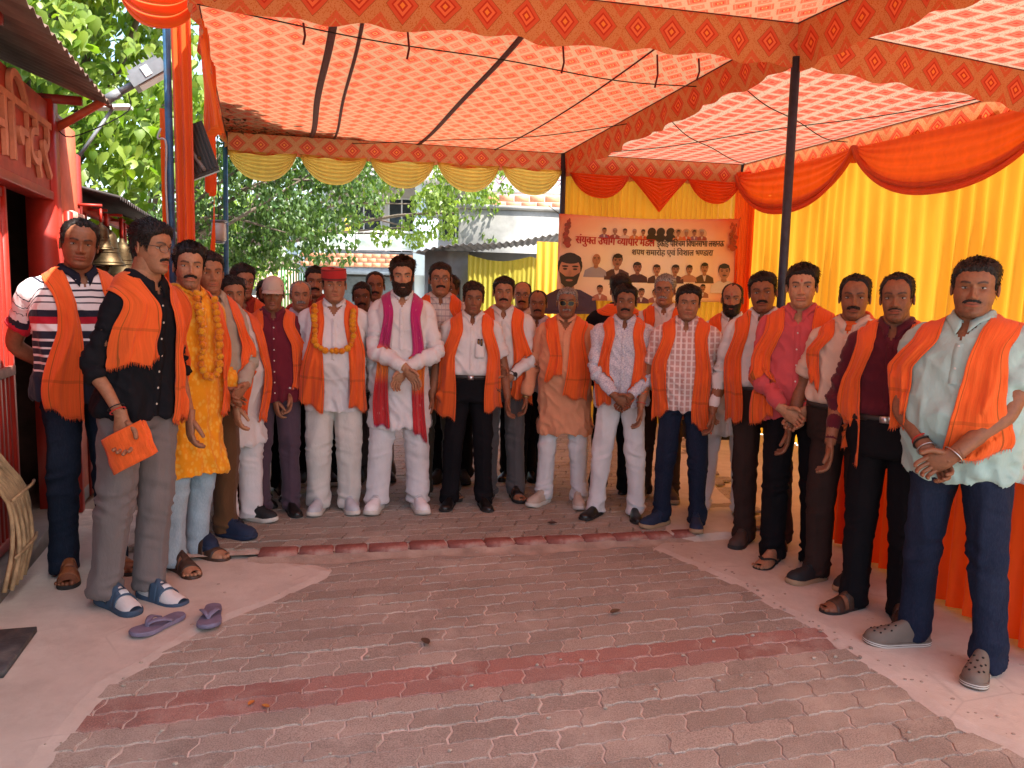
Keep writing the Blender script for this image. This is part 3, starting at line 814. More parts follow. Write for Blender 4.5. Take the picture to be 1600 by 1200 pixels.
def make_scarf(sp, sc, b, s, bvh, person, seed, arms=None):
    rr = np.random.default_rng(seed)
    wd = b['wd']; drops = []
    nk, nv, nn = 36, 30, 7
    v = np.linspace(0, 1, nv)
    def side(sx, ze, xb, wb, wtop, xs):
        wb, wtop = wb * .82, wtop * .84
        zs = np.linspace(1.385, ze, nk)
        t = np.linspace(0, 1, nk)
        xin = np.interp(t, [0, .35, 1], [.050, max(.03, xb - wb * .45), xb - wb * .5]) * wd
        wid = np.interp(t, [0, .15, .45, 1], [wtop, wtop * 1.06, wtop * .62 + wb * .45, wb])
        sway = .014 * np.sin(t * 5 + rr.uniform(0, 6)) * t; wid = wid * (1 + .10 * np.sin(t * 7 + rr.uniform(0, 6)) * t) * (1 - rr.uniform(0, .25) * gau(t - rr.uniform(.25, .8), .2))
        X = sx * (xin[:, None] + wid[:, None] * v[None]) + sway[:, None]
        jag = (.012 * np.sin(v * 9 + rr.uniform(0, 6)) + .085 * (v - .5) * rr.uniform(-1, 1))[None] * t[:, None] ** 6
        Z = np.broadcast_to(zs[:, None], X.shape) + jag
        Y = np.zeros_like(X)
        for j in range(nv):
            last = -.09 * s
            for i in range(nk):
                h = bvh.ray_cast(Vector((X[i, j] * s, -1.5, Z[i, j] * s)), Vector((0, 1, 0)))
                y = h[0].y if h[0] is not None else last + .03
                y = min(y, last + .20 * s * abs(zs[0] - zs[1])) if i else y
                Y[i, j] = y; last = y
        for k in range(3):
            Y[:, 1:-1] = .25 * Y[:, :-2] + .5 * Y[:, 1:-1] + .25 * Y[:, 2:]
        npl = rr.uniform(1.1, 2.3); dr = rr.uniform(-2.6, 2.6); gt = rr.uniform(.3, .8); gw = rr.uniform(0, .22); ph = rr.uniform(0, 6)
        amp = np.interp(t, [0, .3, 1], [.009, .016, .021])[:, None]
        f1 = math.pi * npl * v[None] + ph + dr * t[:, None] + .5 * np.sin(3 * t[:, None] + ph); f2 = math.pi * npl * 2.4 * v[None] + 2.1 * ph - .7 * t[:, None]
        pl = amp * ((1 - 2 * np.abs(np.sin(f1)) ** .8) * .78 + .22 * (1 - 2 * np.abs(np.sin(f2))))
        nzv = .006 * vnoise(np.stack([X * 22, Z * 9, np.full_like(X, seed * 1.7)], -1), seed)
        Y = Y / s - .010 - amp * .8 - pl + nzv * t[:, None]
        return np.stack([X, Y, Z], -1)
    drR = side(-1, sc['ze'][0], sc['xb'][0], sc['wb'][0], sc.get('wt', .092), 1)
    drL = side(+1, sc['ze'][1], sc['xb'][1], sc['wb'][1], sc.get('wt', .092), 1)
    # over the shoulders and round the back of the neck
    wt = sc.get('wt', .092)
    def nrow(ang):
        """ang 0 = right front … pi = left front, round the back"""
        ca, sa = math.cos(ang), math.sin(ang)
        base = np.array([-.074 * ca * 1.05, .010 + .066 * sa, 1.462 + .024 * sa])
        outd = unit(np.array([-.85 * ca * (1 - .55 * sa), .55 * sa, -.42 - .35 * sa]))
        fold = .010 * np.sin(v * 11 + ang * 2)[:, None] * np.array([0, 0, 1.])
        return base + v[:, None] * wt * outd + fold
    nb = np.array([nrow(a) for a in np.linspace(.0, math.pi, 15)])
    top = nb.copy()
    P = np.concatenate([drR[::-1], top, drL]) * s
    n0, n1 = nk, nk + 15
    # relax the joins
    for k in range(5):
        A = P.copy(); A[1:-1] = (P[:-2] + P[2:]) / 2
        w = np.zeros(len(P)); w[n0 - 8:n0 + 5] = .6; w[n1 - 5:n1 + 8] = .6
        P = P * (1 - w[:, None, None]) + A * w[:, None, None]
    P = push_out(P, bvh, .008, 3, .3)
    for a in arms or []:
        fp = a['path'][a['t'] > .45] * s; D = np.hypot(P[..., None, 0] - fp[:, 0], P[..., None, 2] - fp[:, 2]); i = D.argmin(-1); dm = np.take_along_axis(D, i[..., None], -1)[..., 0]; fy = fp[i][..., 1]; r_ = .046 * s
        m_ = (dm < r_) & (P[..., 1] < fy + .04 * s) & (fy < -.10 * s)
        for ii, jj in np.argwhere(m_):
            h = bvh.ray_cast(Vector((P[ii, jj, 0], -1.5, P[ii, jj, 2])), Vector((0, 1, 0))); lim = (h[0].y - .016) if h[0] is not None else 9
            P[ii, jj, 1] = min(fy[ii, jj] + .050 * s, max(lim, P[ii, jj, 1]))
    lens = np.concatenate([[0], np.cumsum(np.linalg.norm(np.diff(P[:, nv // 2], axis=0), axis=1))]); lens /= lens[-1]
    uv = np.stack(np.broadcast_arrays(v[None], lens[:, None]), -1)
    g = Geo(); g.grid(P, uv=uv, flip=True)
    # frayed fringe threads at both hems
    for end, dn in ((0, 1), (-1, -2)):
        if sc.get('fringe', True):
            k = 46; f = np.linspace(0, nv - 1.001, k); i = f.astype(int); fr = (f - i)[:, None]
            bpt = P[end, i] * (1 - fr) + P[end, np.minimum(i + 1, nv - 1)] * fr
            L = rr.uniform(.008, .02, (k, 1)) * s
            T = np.stack([bpt + [-.0012, 0, .004], bpt + [.0012, 0, .004], bpt + np.c_[rr.normal(0, .003, k), rr.normal(0, .003, k), -L[:, 0]]], 1).reshape(-1, 3)
            g.add(T, [(3 * q, 3 * q + 1, 3 * q + 2) for q in range(k)], uv=np.tile([.5, .5], (3 * k, 1)))
    o = g.build('scarf', [sc.get('mat', SCARF)], person)
    m = o.modifiers.new("thickness", 'SOLIDIFY'); m.thickness = .004; m.offset = 0
    if sc.get('label'): o['label'] = sc['label']
    return o

def make_collar(kind, s, b, bvh, person, material, zc=1.447, open_=.5):
    ph = np.linspace(-math.pi + open_ * .32, math.pi - open_ * .32, 41)        # 0 = back
    f = np.abs(ph) / math.pi
    dx, dy = np.sin(ph), np.cos(ph)
    front = sst(.55, 1.0, f)
    z_top = zc + .040 - .046 * front; rows = []
    def ringp(r, zz): return np.stack([r * 1.02 * dx, .016 + r * dy - .010 * front, zz], -1)
    if kind == 'band':
        rows = [ringp(.068, z_top - .034), ringp(.067, z_top - .012), ringp(.068, z_top), ringp(.071, z_top - .003), ringp(.073, z_top - .034)]
    else:
        pt = sst(.80, 1.0, f)
        rows = [ringp(.066, z_top - .034), ringp(.066, z_top - .010), ringp(.069, z_top), ringp(.074, z_top - .004),
                ringp(.080 + .008 * pt, z_top - .022 - .018 * pt), ringp(.086 + .018 * pt, z_top - .036 - .040 * pt)]
    P = np.array(rows) * s
    P[3:] = push_out(P[3:].copy(), bvh, .006, 1, 0)
    g = Geo(); g.grid(P)
    o = g.build('collar', [material], person)
    m = o.modifiers.new("thickness", 'SOLIDIFY'); m.thickness = .003; m.offset = 0
    return o

FLOWER = None
def flower_mesh():
    global FLOWER
    if FLOWER: return FLOWER
    V, F = eli((0, 0, 0), (1, 1, .85), 14, 10)
    n = vnoise(V * 5.5, 3); V = V * (1 + .16 * n[:, None]*.6 + .06 * np.sin(np.arctan2(V[:, 1], V[:, 0]) * 9 + V[:, 2] * 7)[:, None])
    g = np.random.default_rng(2)
    FLOWER = mesh_from('flower', V, F, [MARI], smooth=True)
    return FLOWER

def make_garland(path, r, person, seed=0):
    """threaded marigolds along a path"""
    P = np.asarray(path); g = Geo(); g.tube(P[::2], .002, 5)
    ga = g.build('garland', [cloth('garland_thread', (.5, .35, .05))], person)
    d = np.concatenate([[0], np.cumsum(np.linalg.norm(np.diff(P, axis=0), axis=1))]); n = int(d[-1] / (r * 1.55)); rr = np.random.default_rng(seed)
    for k in range(n):
        t = d[-1] * k / n; c = np.array([np.interp(t, d, P[:, q]) for q in range(3)])
        o = bpy.data.objects.new('flower', flower_mesh()); o.location = c + rr.normal(0, .003, 3)
        sc_ = r * rr.uniform(.82, 1.18); o.scale = (sc_, sc_, sc_); o.rotation_euler = rr.uniform(0, 6, 3); link(o, ga)
    return ga

def make_person(sp):
    s = sp['H'] / 1.70
    b = dict(wd=sp.get('wd', 1.0), belly=sp.get('belly', .03), dp=sp.get('dp', 1.0), hipw=sp.get('hipw', 1.0))
    seed = sp.get('seed', 1); rr = np.random.default_rng(seed)
    vox = sp.get('vox', .011)
    tone = np.array(sp.get('skin', (.27, .135, .08)))
    ph = bpy.data.meshes.new('person'); person = bpy.data.objects.new('person', ph)
    person.location = (*sp['pos'], sp.get('z', 0.0)); person.rotation_euler = (0, 0, R(sp.get('face', 0)))
    sp.setdefault('tilt', float(rr.normal(0, .7)))
    if sp.get('tilt'): person.rotation_euler = (Matrix.Rotation(R(sp['tilt']), 3, 'Y') @ Matrix.Rotation(R(sp.get('face', 0)), 3, 'Z')).to_euler()
    link(person); tag(person, sp['label'], 'person', 'men lined up under the canopy')
    G = Geo()
    # ---- limbs
    feet = sp.get('feet', [(-.105, .0, -14), (.105, .0, 14)])       # x, y, toe-out yaw
    arms = []
    for sx, pose in ((-1, sp.get('armR', 'hang')), (1, sp.get('armL', 'hang'))):
        W, pole, hd, th, curl = POSES[pose] if isinstance(pose, str) else pose
        W = np.array(W, float); nm = pose if isinstance(pose, str) else ''
        if nm in ('clasp', 'clasp2', 'cross', 'cross2', 'belly'):
            A_, B_, C_ = torso(np.array([W[2]]), b, .014); W[1] = float(C_[0] - B_[0]) - {'clasp': .105, 'clasp2': .060, 'cross': .105, 'cross2': .060, 'belly': .075}[nm]
            W[2] += sp.get('clasp_dz', 0)
        elif nm.startswith('hang'): W[0] += b['wd'] * .18 - .18 + b['belly'] * .25
        W[0] *= sx; pole = np.array([sx * pole[0], pole[1], pole[2]]); hd = np.array([sx * hd[0], hd[1], hd[2]]); th = np.array([sx * th[0], th[1], th[2]])
        S = np.array([sx * .166 * b['wd'], .016, 1.352])
        E_, Wp = ik(S, W, ARMLEN[0], ARMLEN[1], pole)
        A0 = np.array([sx * .09 * b['wd'], .018, 1.375])
        path = np.vstack([A0, S, S + (E_ - S) * .5, E_ + (E_ - (S + Wp) / 2) * .03, E_ + (Wp - E_) * .5, Wp])
        path = resample(path, 41)
        d = np.concatenate([[0], np.cumsum(np.linalg.norm(np.diff(path, axis=0), axis=1))])
        t = (d - d[8]) / (d[-1] - d[8])                       # 0 shoulder, ~.53 elbow, 1 wrist
        arms.append(dict(sx=sx, path=path, t=t, S=S, E=E_, W=Wp, hd=hd, th=th, curl=curl))
    fat = sp.get('arm', 1.0)
    for a in arms:
        r = np.interp(a['t'], [-.3, 0, .25, .5, .62, .85, 1.0], [.040, .050, .045, .038, .039, .030, .0265]) * fat
        V, F = tube_mesh(a['path'] * s, r * s, 14, True, r * s * .93)
        G.add(V, F, 0, col=tone)
        make_hand(G, a['W'] * s, a['hd'], a['th'], a['curl'], -a['sx'], tone * .95, s * 1.02)
    zs = np.linspace(.82, 1.49, 26)
    g2 = Geo(); torso_loft(g2, zs, b, s, np.interp(zs, [1.28, 1.36, 1.42], [-.014, .006, .004]), 24, 2.2); V, F = g2.arrays(); G.add(V, F, 0, col=tone)
    # ---- head
    hs = s * sp.get('hs', .965)
    hg = Geo(); hm = hair_mat(*sp.get('hairmat', ('black_hair', (.016, .012, .011))))
    shells, hinfo = make_head(sp, hg, hm)
    hy, hp, hrol = sp.get('head', (0, 0, 0)); hy, hrol = hy + rr.normal(0, 3.0), hrol + rr.normal(0, 1.8)
    HR = rot_zyx(hy, -hp, hrol)
    piv = np.array([0, .012, -.105]); org = np.array([0, -.012, sp['H'] - .014 * s - .1125 * hs])
    if sp.get('fwd'): org[1] -= sp['fwd'] * s
    def HX(V): return ((np.asarray(V, float).reshape(-1, 3) - piv) @ HR.T + piv) * hs + org
    for V, f0, C in zip(hg.V, [0], hg.C): pass
    G.V += [HX(v) for v in hg.V]; G.C += hg.C; G.UV += hg.UV
    G.F += [tuple(i + G.n for i in f) for f in hg.F]; G.M += hg.M; G.n += hg.n
    nk = resample(np.vstack([[0, .022 * s, 1.40 * s], [0, .018 * s, 1.452 * s], HX([[0, .012, -.085]])[0], HX([[0, .012, -.04]])[0]]), 9)
    V, F = tube_mesh(nk, np.array([.066, .062, .0585, .057, .0565, .0565, .056, .055, .05]) * s * sp.get('neck', 1.0), 24, True, None, (0, 1, 0)); G.add(V, F, 0, col=tone * .97)
    for nm, g, m in shells:
        g.V = [HX(v) for v in g.V]; g.build(nm, [m], person)
    # ---- legs (mostly inside the trousers)
    legs = []
    for sx, (fx, fy, yw) in zip((-1, 1), feet):
        hip = np.array([sx * .084 * b['hipw'], .016, .87]); an = np.array([fx, fy + .012, .075])
        kn = (hip + an) / 2 + np.array([sx * .004, -.022 + sp.get('kneeb', 0.0), .012])
        path = resample(np.vstack([hip + [0, 0, .03], hip, (hip + kn) / 2 + [0, -.006, 0], kn, (kn + an) / 2 + [0, .008, 0], an]), 30)
        legs.append((sx, path, an, yw))
        V, F = tube_mesh(path * s, np.interp(np.linspace(0, 1, 30), [0, .5, .75, 1], [.070, .050, .045, .034]) * s, 10); G.add(V, F, 0, col=tone)
    # ---- shoes
    sk, sm = sp['shoes']; shoes_s = s * 1.0
    for (sx, path, an, yw) in legs:
        a = R(yw); M4 = np.eye(4)
        M4[:3, :3] = np.array([[math.cos(a), -math.sin(a), 0], [math.sin(a), math.cos(a), 0], [0, 0, 1]]) * s * sp.get('shoe_scale', 1.04)
        M4[:3, 3] = [an[0] * s, (an[1] - .012) * s, .0]
        for gf in make_shoe(sk, sx, 1.0, sm, person, M4): G.add(*gf.arrays(), 0, col=tone * .92)
    # ---- shirt
    tp = sp['top']; hem = tp.get('hem', .80); ease = tp.get('ease', .016)
    tuck = tp.get('tuck', False)
    zlo = .955 if tuck else hem
    zs = np.linspace(zlo, 1.462, 44)
    gs = Geo(); fl = tp.get('flare', .012)
    low = np.clip((1.0 - zs) / max(.05, 1.0 - zlo), 0, 1) * (not tuck)
    torso_loft(gs, zs, b, s, ease + .004 * gau(zs - 1.10, .08), 48, 2.3, (low * fl, low * fl * .9))
    Vt, Ft = gs.arrays()
    gcol = Geo(); gcol.add(Vt, Ft)                             # collision body for the scarf
    send = {'long': .985, 'short': .40, 'roll': .66, 'half': .5}[tp.get('sleeve', 'long')]
    for a in arms:
        m = a['t'] <= send; pth = a['path'][m]; tt = a['t'][m]
        rb = np.interp(tt, [-.3, 0, .25, .5, .62, .85, 1.0], [.043, .0565, .052, .045, .044, .038, .034]) * fat
        if tp.get('sleeve') == 'short': rb = rb + .012 * sst(.1, .4, tt)
        elif tp.get('loose'): rb = rb + .010 * sst(.2, .9, tt)
        else: rb = rb + .002 + .004 * np.sin(tt * 31 + seed) * sst(.2, .5, tt)
        if tp.get('sleeve') == 'roll': rb = rb + .006 * sst(send - .08, send - .06, tt)
        V, F = tube_mesh(pth * s, rb * s, 18, True, rb * s * .96); gs.add(V, F)
        mu_ = a['t'] <= .45; V, F = tube_mesh(a['path'][mu_] * s, np.interp(a['t'][mu_], [-.3, 0, .25, .5], [.044, .0585, .056, .052]) * fat * s, 14); gcol.add(V, F)
    V, Q = voxel_union(*gs.arrays(), vox * s, 4)
    N = vnormals(V, Q); p = V / s
    da = np.full(len(p), 9.0); ta = np.zeros(len(p))
    for a in arms:
        D = np.linalg.norm(p[:, None] - a['path'][None, 8:], axis=2); i = D.argmin(1); dd = D[np.arange(len(p)), i]
        upd = (dd < da); da = np.where(upd, dd, da); ta = np.where(upd, a['t'][8:][i], ta)
    ins = (1 - sst(.055, .085, da)) * (ta < send + .03)        # on a sleeve
    k = sp.get('wrinkle', 1.45)
    w1 = vnoise(np.c_[p[:, 0] * 15, p[:, 1] * 15, p[:, 2] * 5.5] + seed * 3.1, seed)
    w2 = vnoise(np.c_[(p[:, 0] + p[:, 2] * .8) * 17, p[:, 1] * 14, (p[:, 2] - p[:, 0] * .5) * 8] + seed * 1.7, seed + 1)
    w3 = vnoise(p * np.array([24, 24, 34]) + seed, seed + 2)
    rid = (1 - 2 * np.abs(w1) ** .7) * .0062 * (.4 + sst(1.30, .95, p[:, 2]) * .9) + (1 - 2 * np.abs(w2) ** .7) * .0058
    slv = (1 - np.abs(vnoise(np.c_[p[:, 0] * 12, p[:, 1] * 12, ta * 15 + p[:, 1] * 5] + seed, seed + 4)) * 2) * .0080 * (.5 + gau(ta - .55, .2)) + .002 * w3
    dsp = (rid * (1 - ins) + slv * ins) * k
    if tuck:
        dsp = dsp * (.25 + .75 * sst(1.0, 1.06, p[:, 2])) - .009 * (1 - sst(1.0, 1.03, p[:, 2])); zb = sst(1.005, 1.02, p[:, 2]) * gau(p[:, 2] - 1.045, .035) * (1 - ins); dsp = dsp + zb * (.012 + .005 * np.sin(np.arctan2(p[:, 1], p[:, 0]) * 17 + 3 * w1))
    else:
        hemw = (1 - sst(zlo, zlo + .25, p[:, 2])) * (1 - ins)
        th = np.arctan2(p[:, 1], p[:, 0]); dsp = dsp + hemw * tp.get('pleat', .008) * np.sin(th * 9 + 2.5 * w2 + seed)
        V[:, 2] += s * .006 * np.sin(th * 3 + seed) * (1 - sst(zlo, zlo + .03, p[:, 2])) * (1 - ins)
    V = V + N * (dsp * s)[:, None]
    # open neck
    vz = tp.get('vneck', 1.385) + .006
    cen = p[Q].mean(1); cut = (cen[:, 1] < 0) & (np.abs(cen[:, 0]) < (cen[:, 2] - vz) * .72) & (cen[:, 2] > vz)
    cut |= (cen[:, 2] > 1.456) & (np.hypot(cen[:, 0], cen[:, 1] - .018) < .066)
    if tp.get('slit'): cut |= (np.abs(cen[:, 1] - .015) < .004 + (tp['slit'] - cen[:, 2]) * .10) & (cen[:, 2] < tp['slit']) & (np.abs(cen[:, 0]) > .12) & (da[Q].min(1) > .075)
    if not tuck: cut |= (cen[:, 2] < zlo + .012) & (np.abs(N[Q].mean(1)[:, 2]) > .8)   # open underside
    col = None
    if tp.get('polo'):
        zz = p[:, 2] * (1 - ins) + (1.385 - ta * .46) * ins; col = np.stack([zz, zz, zz], 1)
    elif tp.get('cuff_line') is not None: col = None
    me = mesh_from('shirt', V, Q[~cut], [tp['mat']], col=col)
    so = link(bpy.data.objects.new(tp.get('name', 'shirt'), me), person)
    if tp.get('label'): so['label'] = tp['label']
    sb0 = bvh_of(*gcol.arrays())
    keepq = ~((ins[Q].mean(1) > .5) & (ta[Q].mean(1) > .40))
    for qi in np.flatnonzero(~keepq):
        if sb0.find_nearest(Vector(V[Q[qi]].mean(0)))[3] < .03: keepq[qi] = True
    sb = bvh_of(V, Q[keepq])
    if tp.get('collar', 'shirt'): make_collar(tp.get('collar', 'shirt'), s, b, sb, so, tp.get('colmat', tp['mat']), open_=tp.get('open', .6))
    # placket and buttons
    full = bvh_of(V, Q)
    if tp.get('placket', True):
        zz = np.linspace(vz - .01, max(zlo + .01, tp.get('plz', 1.06 if tuck else zlo)), 30); pts = []
        for q in zz:
            row = []
            for x in (-.016, -.015, .015, .016):
                h = sb0.ray_cast(Vector((x * s, -1.5, q * s)), Vector((0, 1, 0)))
                y = h[0].y if h[0] is not None else -.1
                h2 = full.ray_cast(Vector((x * s, y - .035 * s, q * s)), Vector((0, 1, 0)), .08)
                if h2[0] is not None: y = h2[0].y
                row.append((x * s, y - (.0028 if abs(x) < .0155 else -.002), q * s))
            pts.append(row)
        pts = np.array(pts); yv = pts[:, :, 1]; yv[1:-1] = (yv[:-2] + 2 * yv[1:-1] + yv[2:]) / 4
        g = Geo(); g.grid(pts); pl = g.build('placket', [tp.get('colmat', tp['mat'])], so)
        if sp.get('buttons', True):
            for i in range(2, 30, max(3, int(30 * .085 / max(.1, zz[0] - zz[-1])))):
                c = pts[i].mean(0); V_, F_ = eli(c + [0, -.002, 0], (.0055, .002, .0055), 8, 5); g = Geo(); g.add(V_, F_); g.build('button', [tp.get('btn', BUTTON)], so)
    # ---- trousers
    pt = sp['pants']; cutr = {'trouser': (.088, .071, .064, .062), 'jeans': (.086, .066, .058, .056), 'pyjama': (.094, .083, .075, .073), 'slim': (.084, .061, .052, .049)}[pt.get('cut', 'trouser')]
    gp = Geo(); wz = pt.get('waist', 1.0 if tuck else .90)
    torso_loft(gp, np.linspace(.815, wz, 14), b, s, pt.get('ease', .012) + (.010 if tuck else -.010), 40, 2.25)
    hemz = pt.get('hemz', .03)
    for (sx, path, an, yw) in legs:
        tt = np.linspace(0, 1, 30); rb = np.interp(tt, [0, .2, .55, .8, 1], [cutr[0], cutr[0], cutr[1], cutr[2], cutr[3]]) * (1 + (b['hipw'] - 1) * .6)
        pth = path.copy(); end = path[-1].copy(); end[2] = hemz; pth = np.vstack([pth, end]); rb = np.append(rb, cutr[3] * 1.05)
        pth = resample(pth, 46); rb = np.interp(np.linspace(0, 1, 46), np.linspace(0, 1, 31), rb)
        V, F = tube_mesh(pth * s, rb * s, 20, True, rb * s * 1.08, (1, 0, 0)); gp.add(V, F)
    V, Q = voxel_union(*gp.arrays(), vox * s * 1.05, 3)
    N = vnormals(V, Q); p = V / s
    wk = pt.get('wrinkle', 1.3)
    a1 = 1 - np.abs(vnoise(np.c_[p[:, 0] * 9, p[:, 1] * 9, (p[:, 2] + .35 * p[:, 0] * np.sign(p[:, 0])) * 24] + seed * 2.3, seed + 7)) * 2
    a2 = 1 - np.abs(vnoise(np.c_[p[:, 0] * 13, p[:, 1] * 13, p[:, 2] * 4.5] + seed, seed + 8)) * 2
    wgt = .25 + gau(p[:, 2] - .47, .10) * .8 + (1 - sst(.05, .22, p[:, 2])) * 1.3 + gau(p[:, 2] - .80, .07) * .6
    d = (a1 * .0068 * wgt + a2 * .0055) * wk
    if pt.get('crease', pt.get('cut', 'trouser') == 'trouser'):
        for (sx, path, an, yw) in legs:
            i = np.argmin(np.abs(p[:, 2][:, None] - path[None, :, 2]), 1); lx = path[i, 0]
            d = d + .008 * gau(p[:, 0] - lx, .008) * (p[:, 1] < path[i, 1]) * (p[:, 2] < .84)
    V = V + N * (d * s)[:, None]
    cen = p[Q].mean(1); cutm = (cen[:, 2] < hemz + .012) & (N[Q].mean(1)[:, 2] < -.75)
    me = mesh_from('trousers', V, Q[~cutm], [pt['mat']])
    po = link(bpy.data.objects.new('trousers' if pt.get('cut') not in ('jeans', 'slim') else 'jeans', me), person)
    if tuck and pt.get('belt', True):
        A, B, C = torso(np.array([wz - .012, wz + .014]), b, pt.get('ease', .012) + .016)
        th = np.arange(48) * 2 * math.pi / 48; n = 2.25
        ring = lambda k, gg: np.stack([(A[k] + gg) * np.sign(np.cos(th)) * np.abs(np.cos(th)) ** (2 / n), C[k] + (B[k] + gg) * np.sign(np.sin(th)) * np.abs(np.sin(th)) ** (2 / n), np.full(48, (wz - .014, wz + .016)[k])], -1) * s
        g = Geo(); g.grid(np.array([ring(0, -.006), ring(0, 0), ring(1, 0), ring(1, -.006)]), closeu=True)
        be = g.build('belt', [LEATHER], person)
        yb = (C[0] - B[0]) * s; g = Geo(); g.box((0, yb - .003, wz * s), (.045 * s, .008, .034 * s), bev=.003); g.build('buckle', [STEEL], be)
    # ---- scarf and extras
    if sp.get('scarf'):
        make_scarf(sp, sp['scarf'], b, s, sb, person, seed, arms)
        cw = sp['scarf'].get('cowl')
        if cw:
            ph_ = np.linspace(0, 2 * math.pi, 61)[:-1]; th = np.arange(12) * 2 * math.pi / 12
            for lv in range(cw):
                ring = np.stack([np.sin(ph_) * (.084 + .006 * lv), .012 + np.cos(ph_) * .078 - .014 * lv, 1.452 + .024 * np.cos(ph_) - .030 * lv + .006 * np.sin(ph_ * 2 + lv)], -1)
                rad = .020 + .004 * np.sin(ph_ * 3 + lv)
                Nn = np.stack([np.sin(ph_), np.cos(ph_), 0 * ph_], -1)
                P = ring[:, None] + Nn[:, None] * (np.cos(th)[None, :, None] * (rad * .75)[:, None, None]) + np.array([0, 0, 1.]) * (np.sin(th)[None, :, None] * (rad * 1.2)[:, None, None])
                P = P + .004 * np.sin(th * 5 + lv)[None, :, None] * Nn[:, None]
                g = Geo(); g.grid(np.concatenate([P, P[:1]]) * s, closeu=True, uv=np.tile([.5, .5], (61 * 12, 1))); g.build('scarf_wrap', [sp['scarf'].get('mat', SCARF)], person)
    ctx = dict(s=s, b=b, person=person, HX=HX, HR=HR, hs=hs, info=hinfo, arms=arms, bvh=sb, sp=sp)
    for ex in sp.get('extras', []): EXTRAS[ex[0]](ctx, *ex[1:])
    me = mesh_from('person', np.vstack(G.V), G.F, [SKIN, SCLERA, IRIS], G.M, None, np.vstack(G.C))
    person.data = me; bpy.data.meshes.remove(ph)
    return person

BUTTON = mat('shirt_button', (.55, .52, .48), .4)
LEATHER = mat('black_leather', (.018, .016, .015), .42, .2)
STEEL = mat('steel', (.55, .55, .56), .3, .1, metal=1.0)
GOLD = mat('gold', (.55, .36, .1), .3, .1, metal=1.0)
MARI = None
t = NT("marigold"); co = t.coord(); oi = t.n("ShaderNodeObjectInfo")
base = t.ramp(oi.outputs['Random'], [(0.0, (.85, .25, .008)), (.5, (.9, .36, .01)), (1.0, (.92, .48, .02))])
n = t.vor(co, 3.0); base = t.mix(t.ramp(n, [(0.3, 0), (.9, .5)]), base, (.75, .2, .004))
MARI = t.bsdf(base, .8, 0, .2, t.bump(n, .5, .03), .2, .25)

# ---- worn things
def ex_glasses(c, fr=None, dark=False, square=False, rim=.0013):
    fr = fr or mat('spectacle_frame', (.03, .025, .025), .35); inf = c['info']; g = Geo(); gl = Geo()
    yb = inf['nose_y'] - .010; w = inf['w']
    for sx in (-1, 1):
        a = np.linspace(0, 2 * math.pi, 29); rx, rz = (.0245, .0185); n = 3.4 if square else 2.4
        X = sx * .0325 + rx * np.sign(np.cos(a)) * np.abs(np.cos(a)) ** (2 / n); Z = -.003 + rz * np.sign(np.sin(a)) * np.abs(np.sin(a)) ** (2 / n)
        if dark: Z = Z - .003 * (np.sin(a) < 0) * 1; X = X - sx * .002 * (np.sin(a) < 0)
        Y = yb + .010 * (np.abs(X) / .06) ** 2
        ring = np.stack([X, Y, Z], -1)
        g.tube(c['HX'](ring), rim * c['hs'], 6, cap=False)
        g.tube(c['HX'](resample(np.array([[sx * .057, yb + .009, .004], [sx * (w + .006), yb + .03, .006], [sx * (w + .006), .004, .004], [sx * (w + .004), .022, -.010]]), 12)), rim * c['hs'], 6)
        gl.add(c['HX'](np.vstack([ring[:-1], ring[:-1].mean(0) + [0, -.0015, 0]])), [(j, (j + 1) % 28, 28) for j in range(28)])
    g.tube(c['HX'](resample(np.array([[-.0085, yb + .0005, .0], [0, yb - .002, .004], [.0085, yb + .0005, 0]]), 7)), rim * c['hs'], 6)
    o = g.build('sunglasses' if dark else 'spectacles', [fr], c['person'])
    if dark: lm = mat('dark_lens', (.008, .006, .006), .22, .05, spec=.3)
    else:
        t = NT('clear_lens') if 'clear_lens' not in _mc else None
        if t: _mc['clear_lens'] = t.bsdf((.9, .9, .9), .05, 0, .6, alpha=.025)
        lm = _mc['clear_lens']
    gl.build('lens', [lm], o)

def ex_topi(c, material):
    """pillbox hill cap"""
    w = c['info']['w'] + .010; n = 56; a = np.arange(n) * 2 * math.pi / n; rows = []
    for zz, k in ((.036, .985), (.040, 1.0), (.070, 1.01), (.098, 1.0), (.112, .985), (.118, .93), (.119, .6), (.118, .2), (.118, .001)):
        lift = .012 * np.cos(a)
        rows.append(np.stack([k * w * np.sin(a), .004 + k * .106 * np.cos(a + math.pi), zz + lift * -.6 + (zz > .11) * .004 * np.sin(2 * a)], -1))
    P = np.array(rows); g = Geo(); g.grid(c['HX'](P).reshape(P.shape), closeu=True)
    o = g.build('cap', [material], c['person'])
    P2 = np.array([rows[1] * [1.012, 1.012, 1], rows[1] * [1.012, 1.012, 1] + [0, 0, .012]]); g = Geo(); g.grid(c['HX'](P2).reshape(P2.shape), closeu=True); g.build('cap_band', [mat('cap_band', (.12, .02, .02), .8)], o)
    P3 = np.array([rows[4] * [1.012, 1.012, 1] + [0, 0, -.006], rows[4] * [1.012, 1.012, 1]]); g = Geo(); g.grid(c['HX'](P3).reshape(P3.shape), closeu=True); g.build('cap_band', [mat('cap_band', (.12, .02, .02), .8)], o)

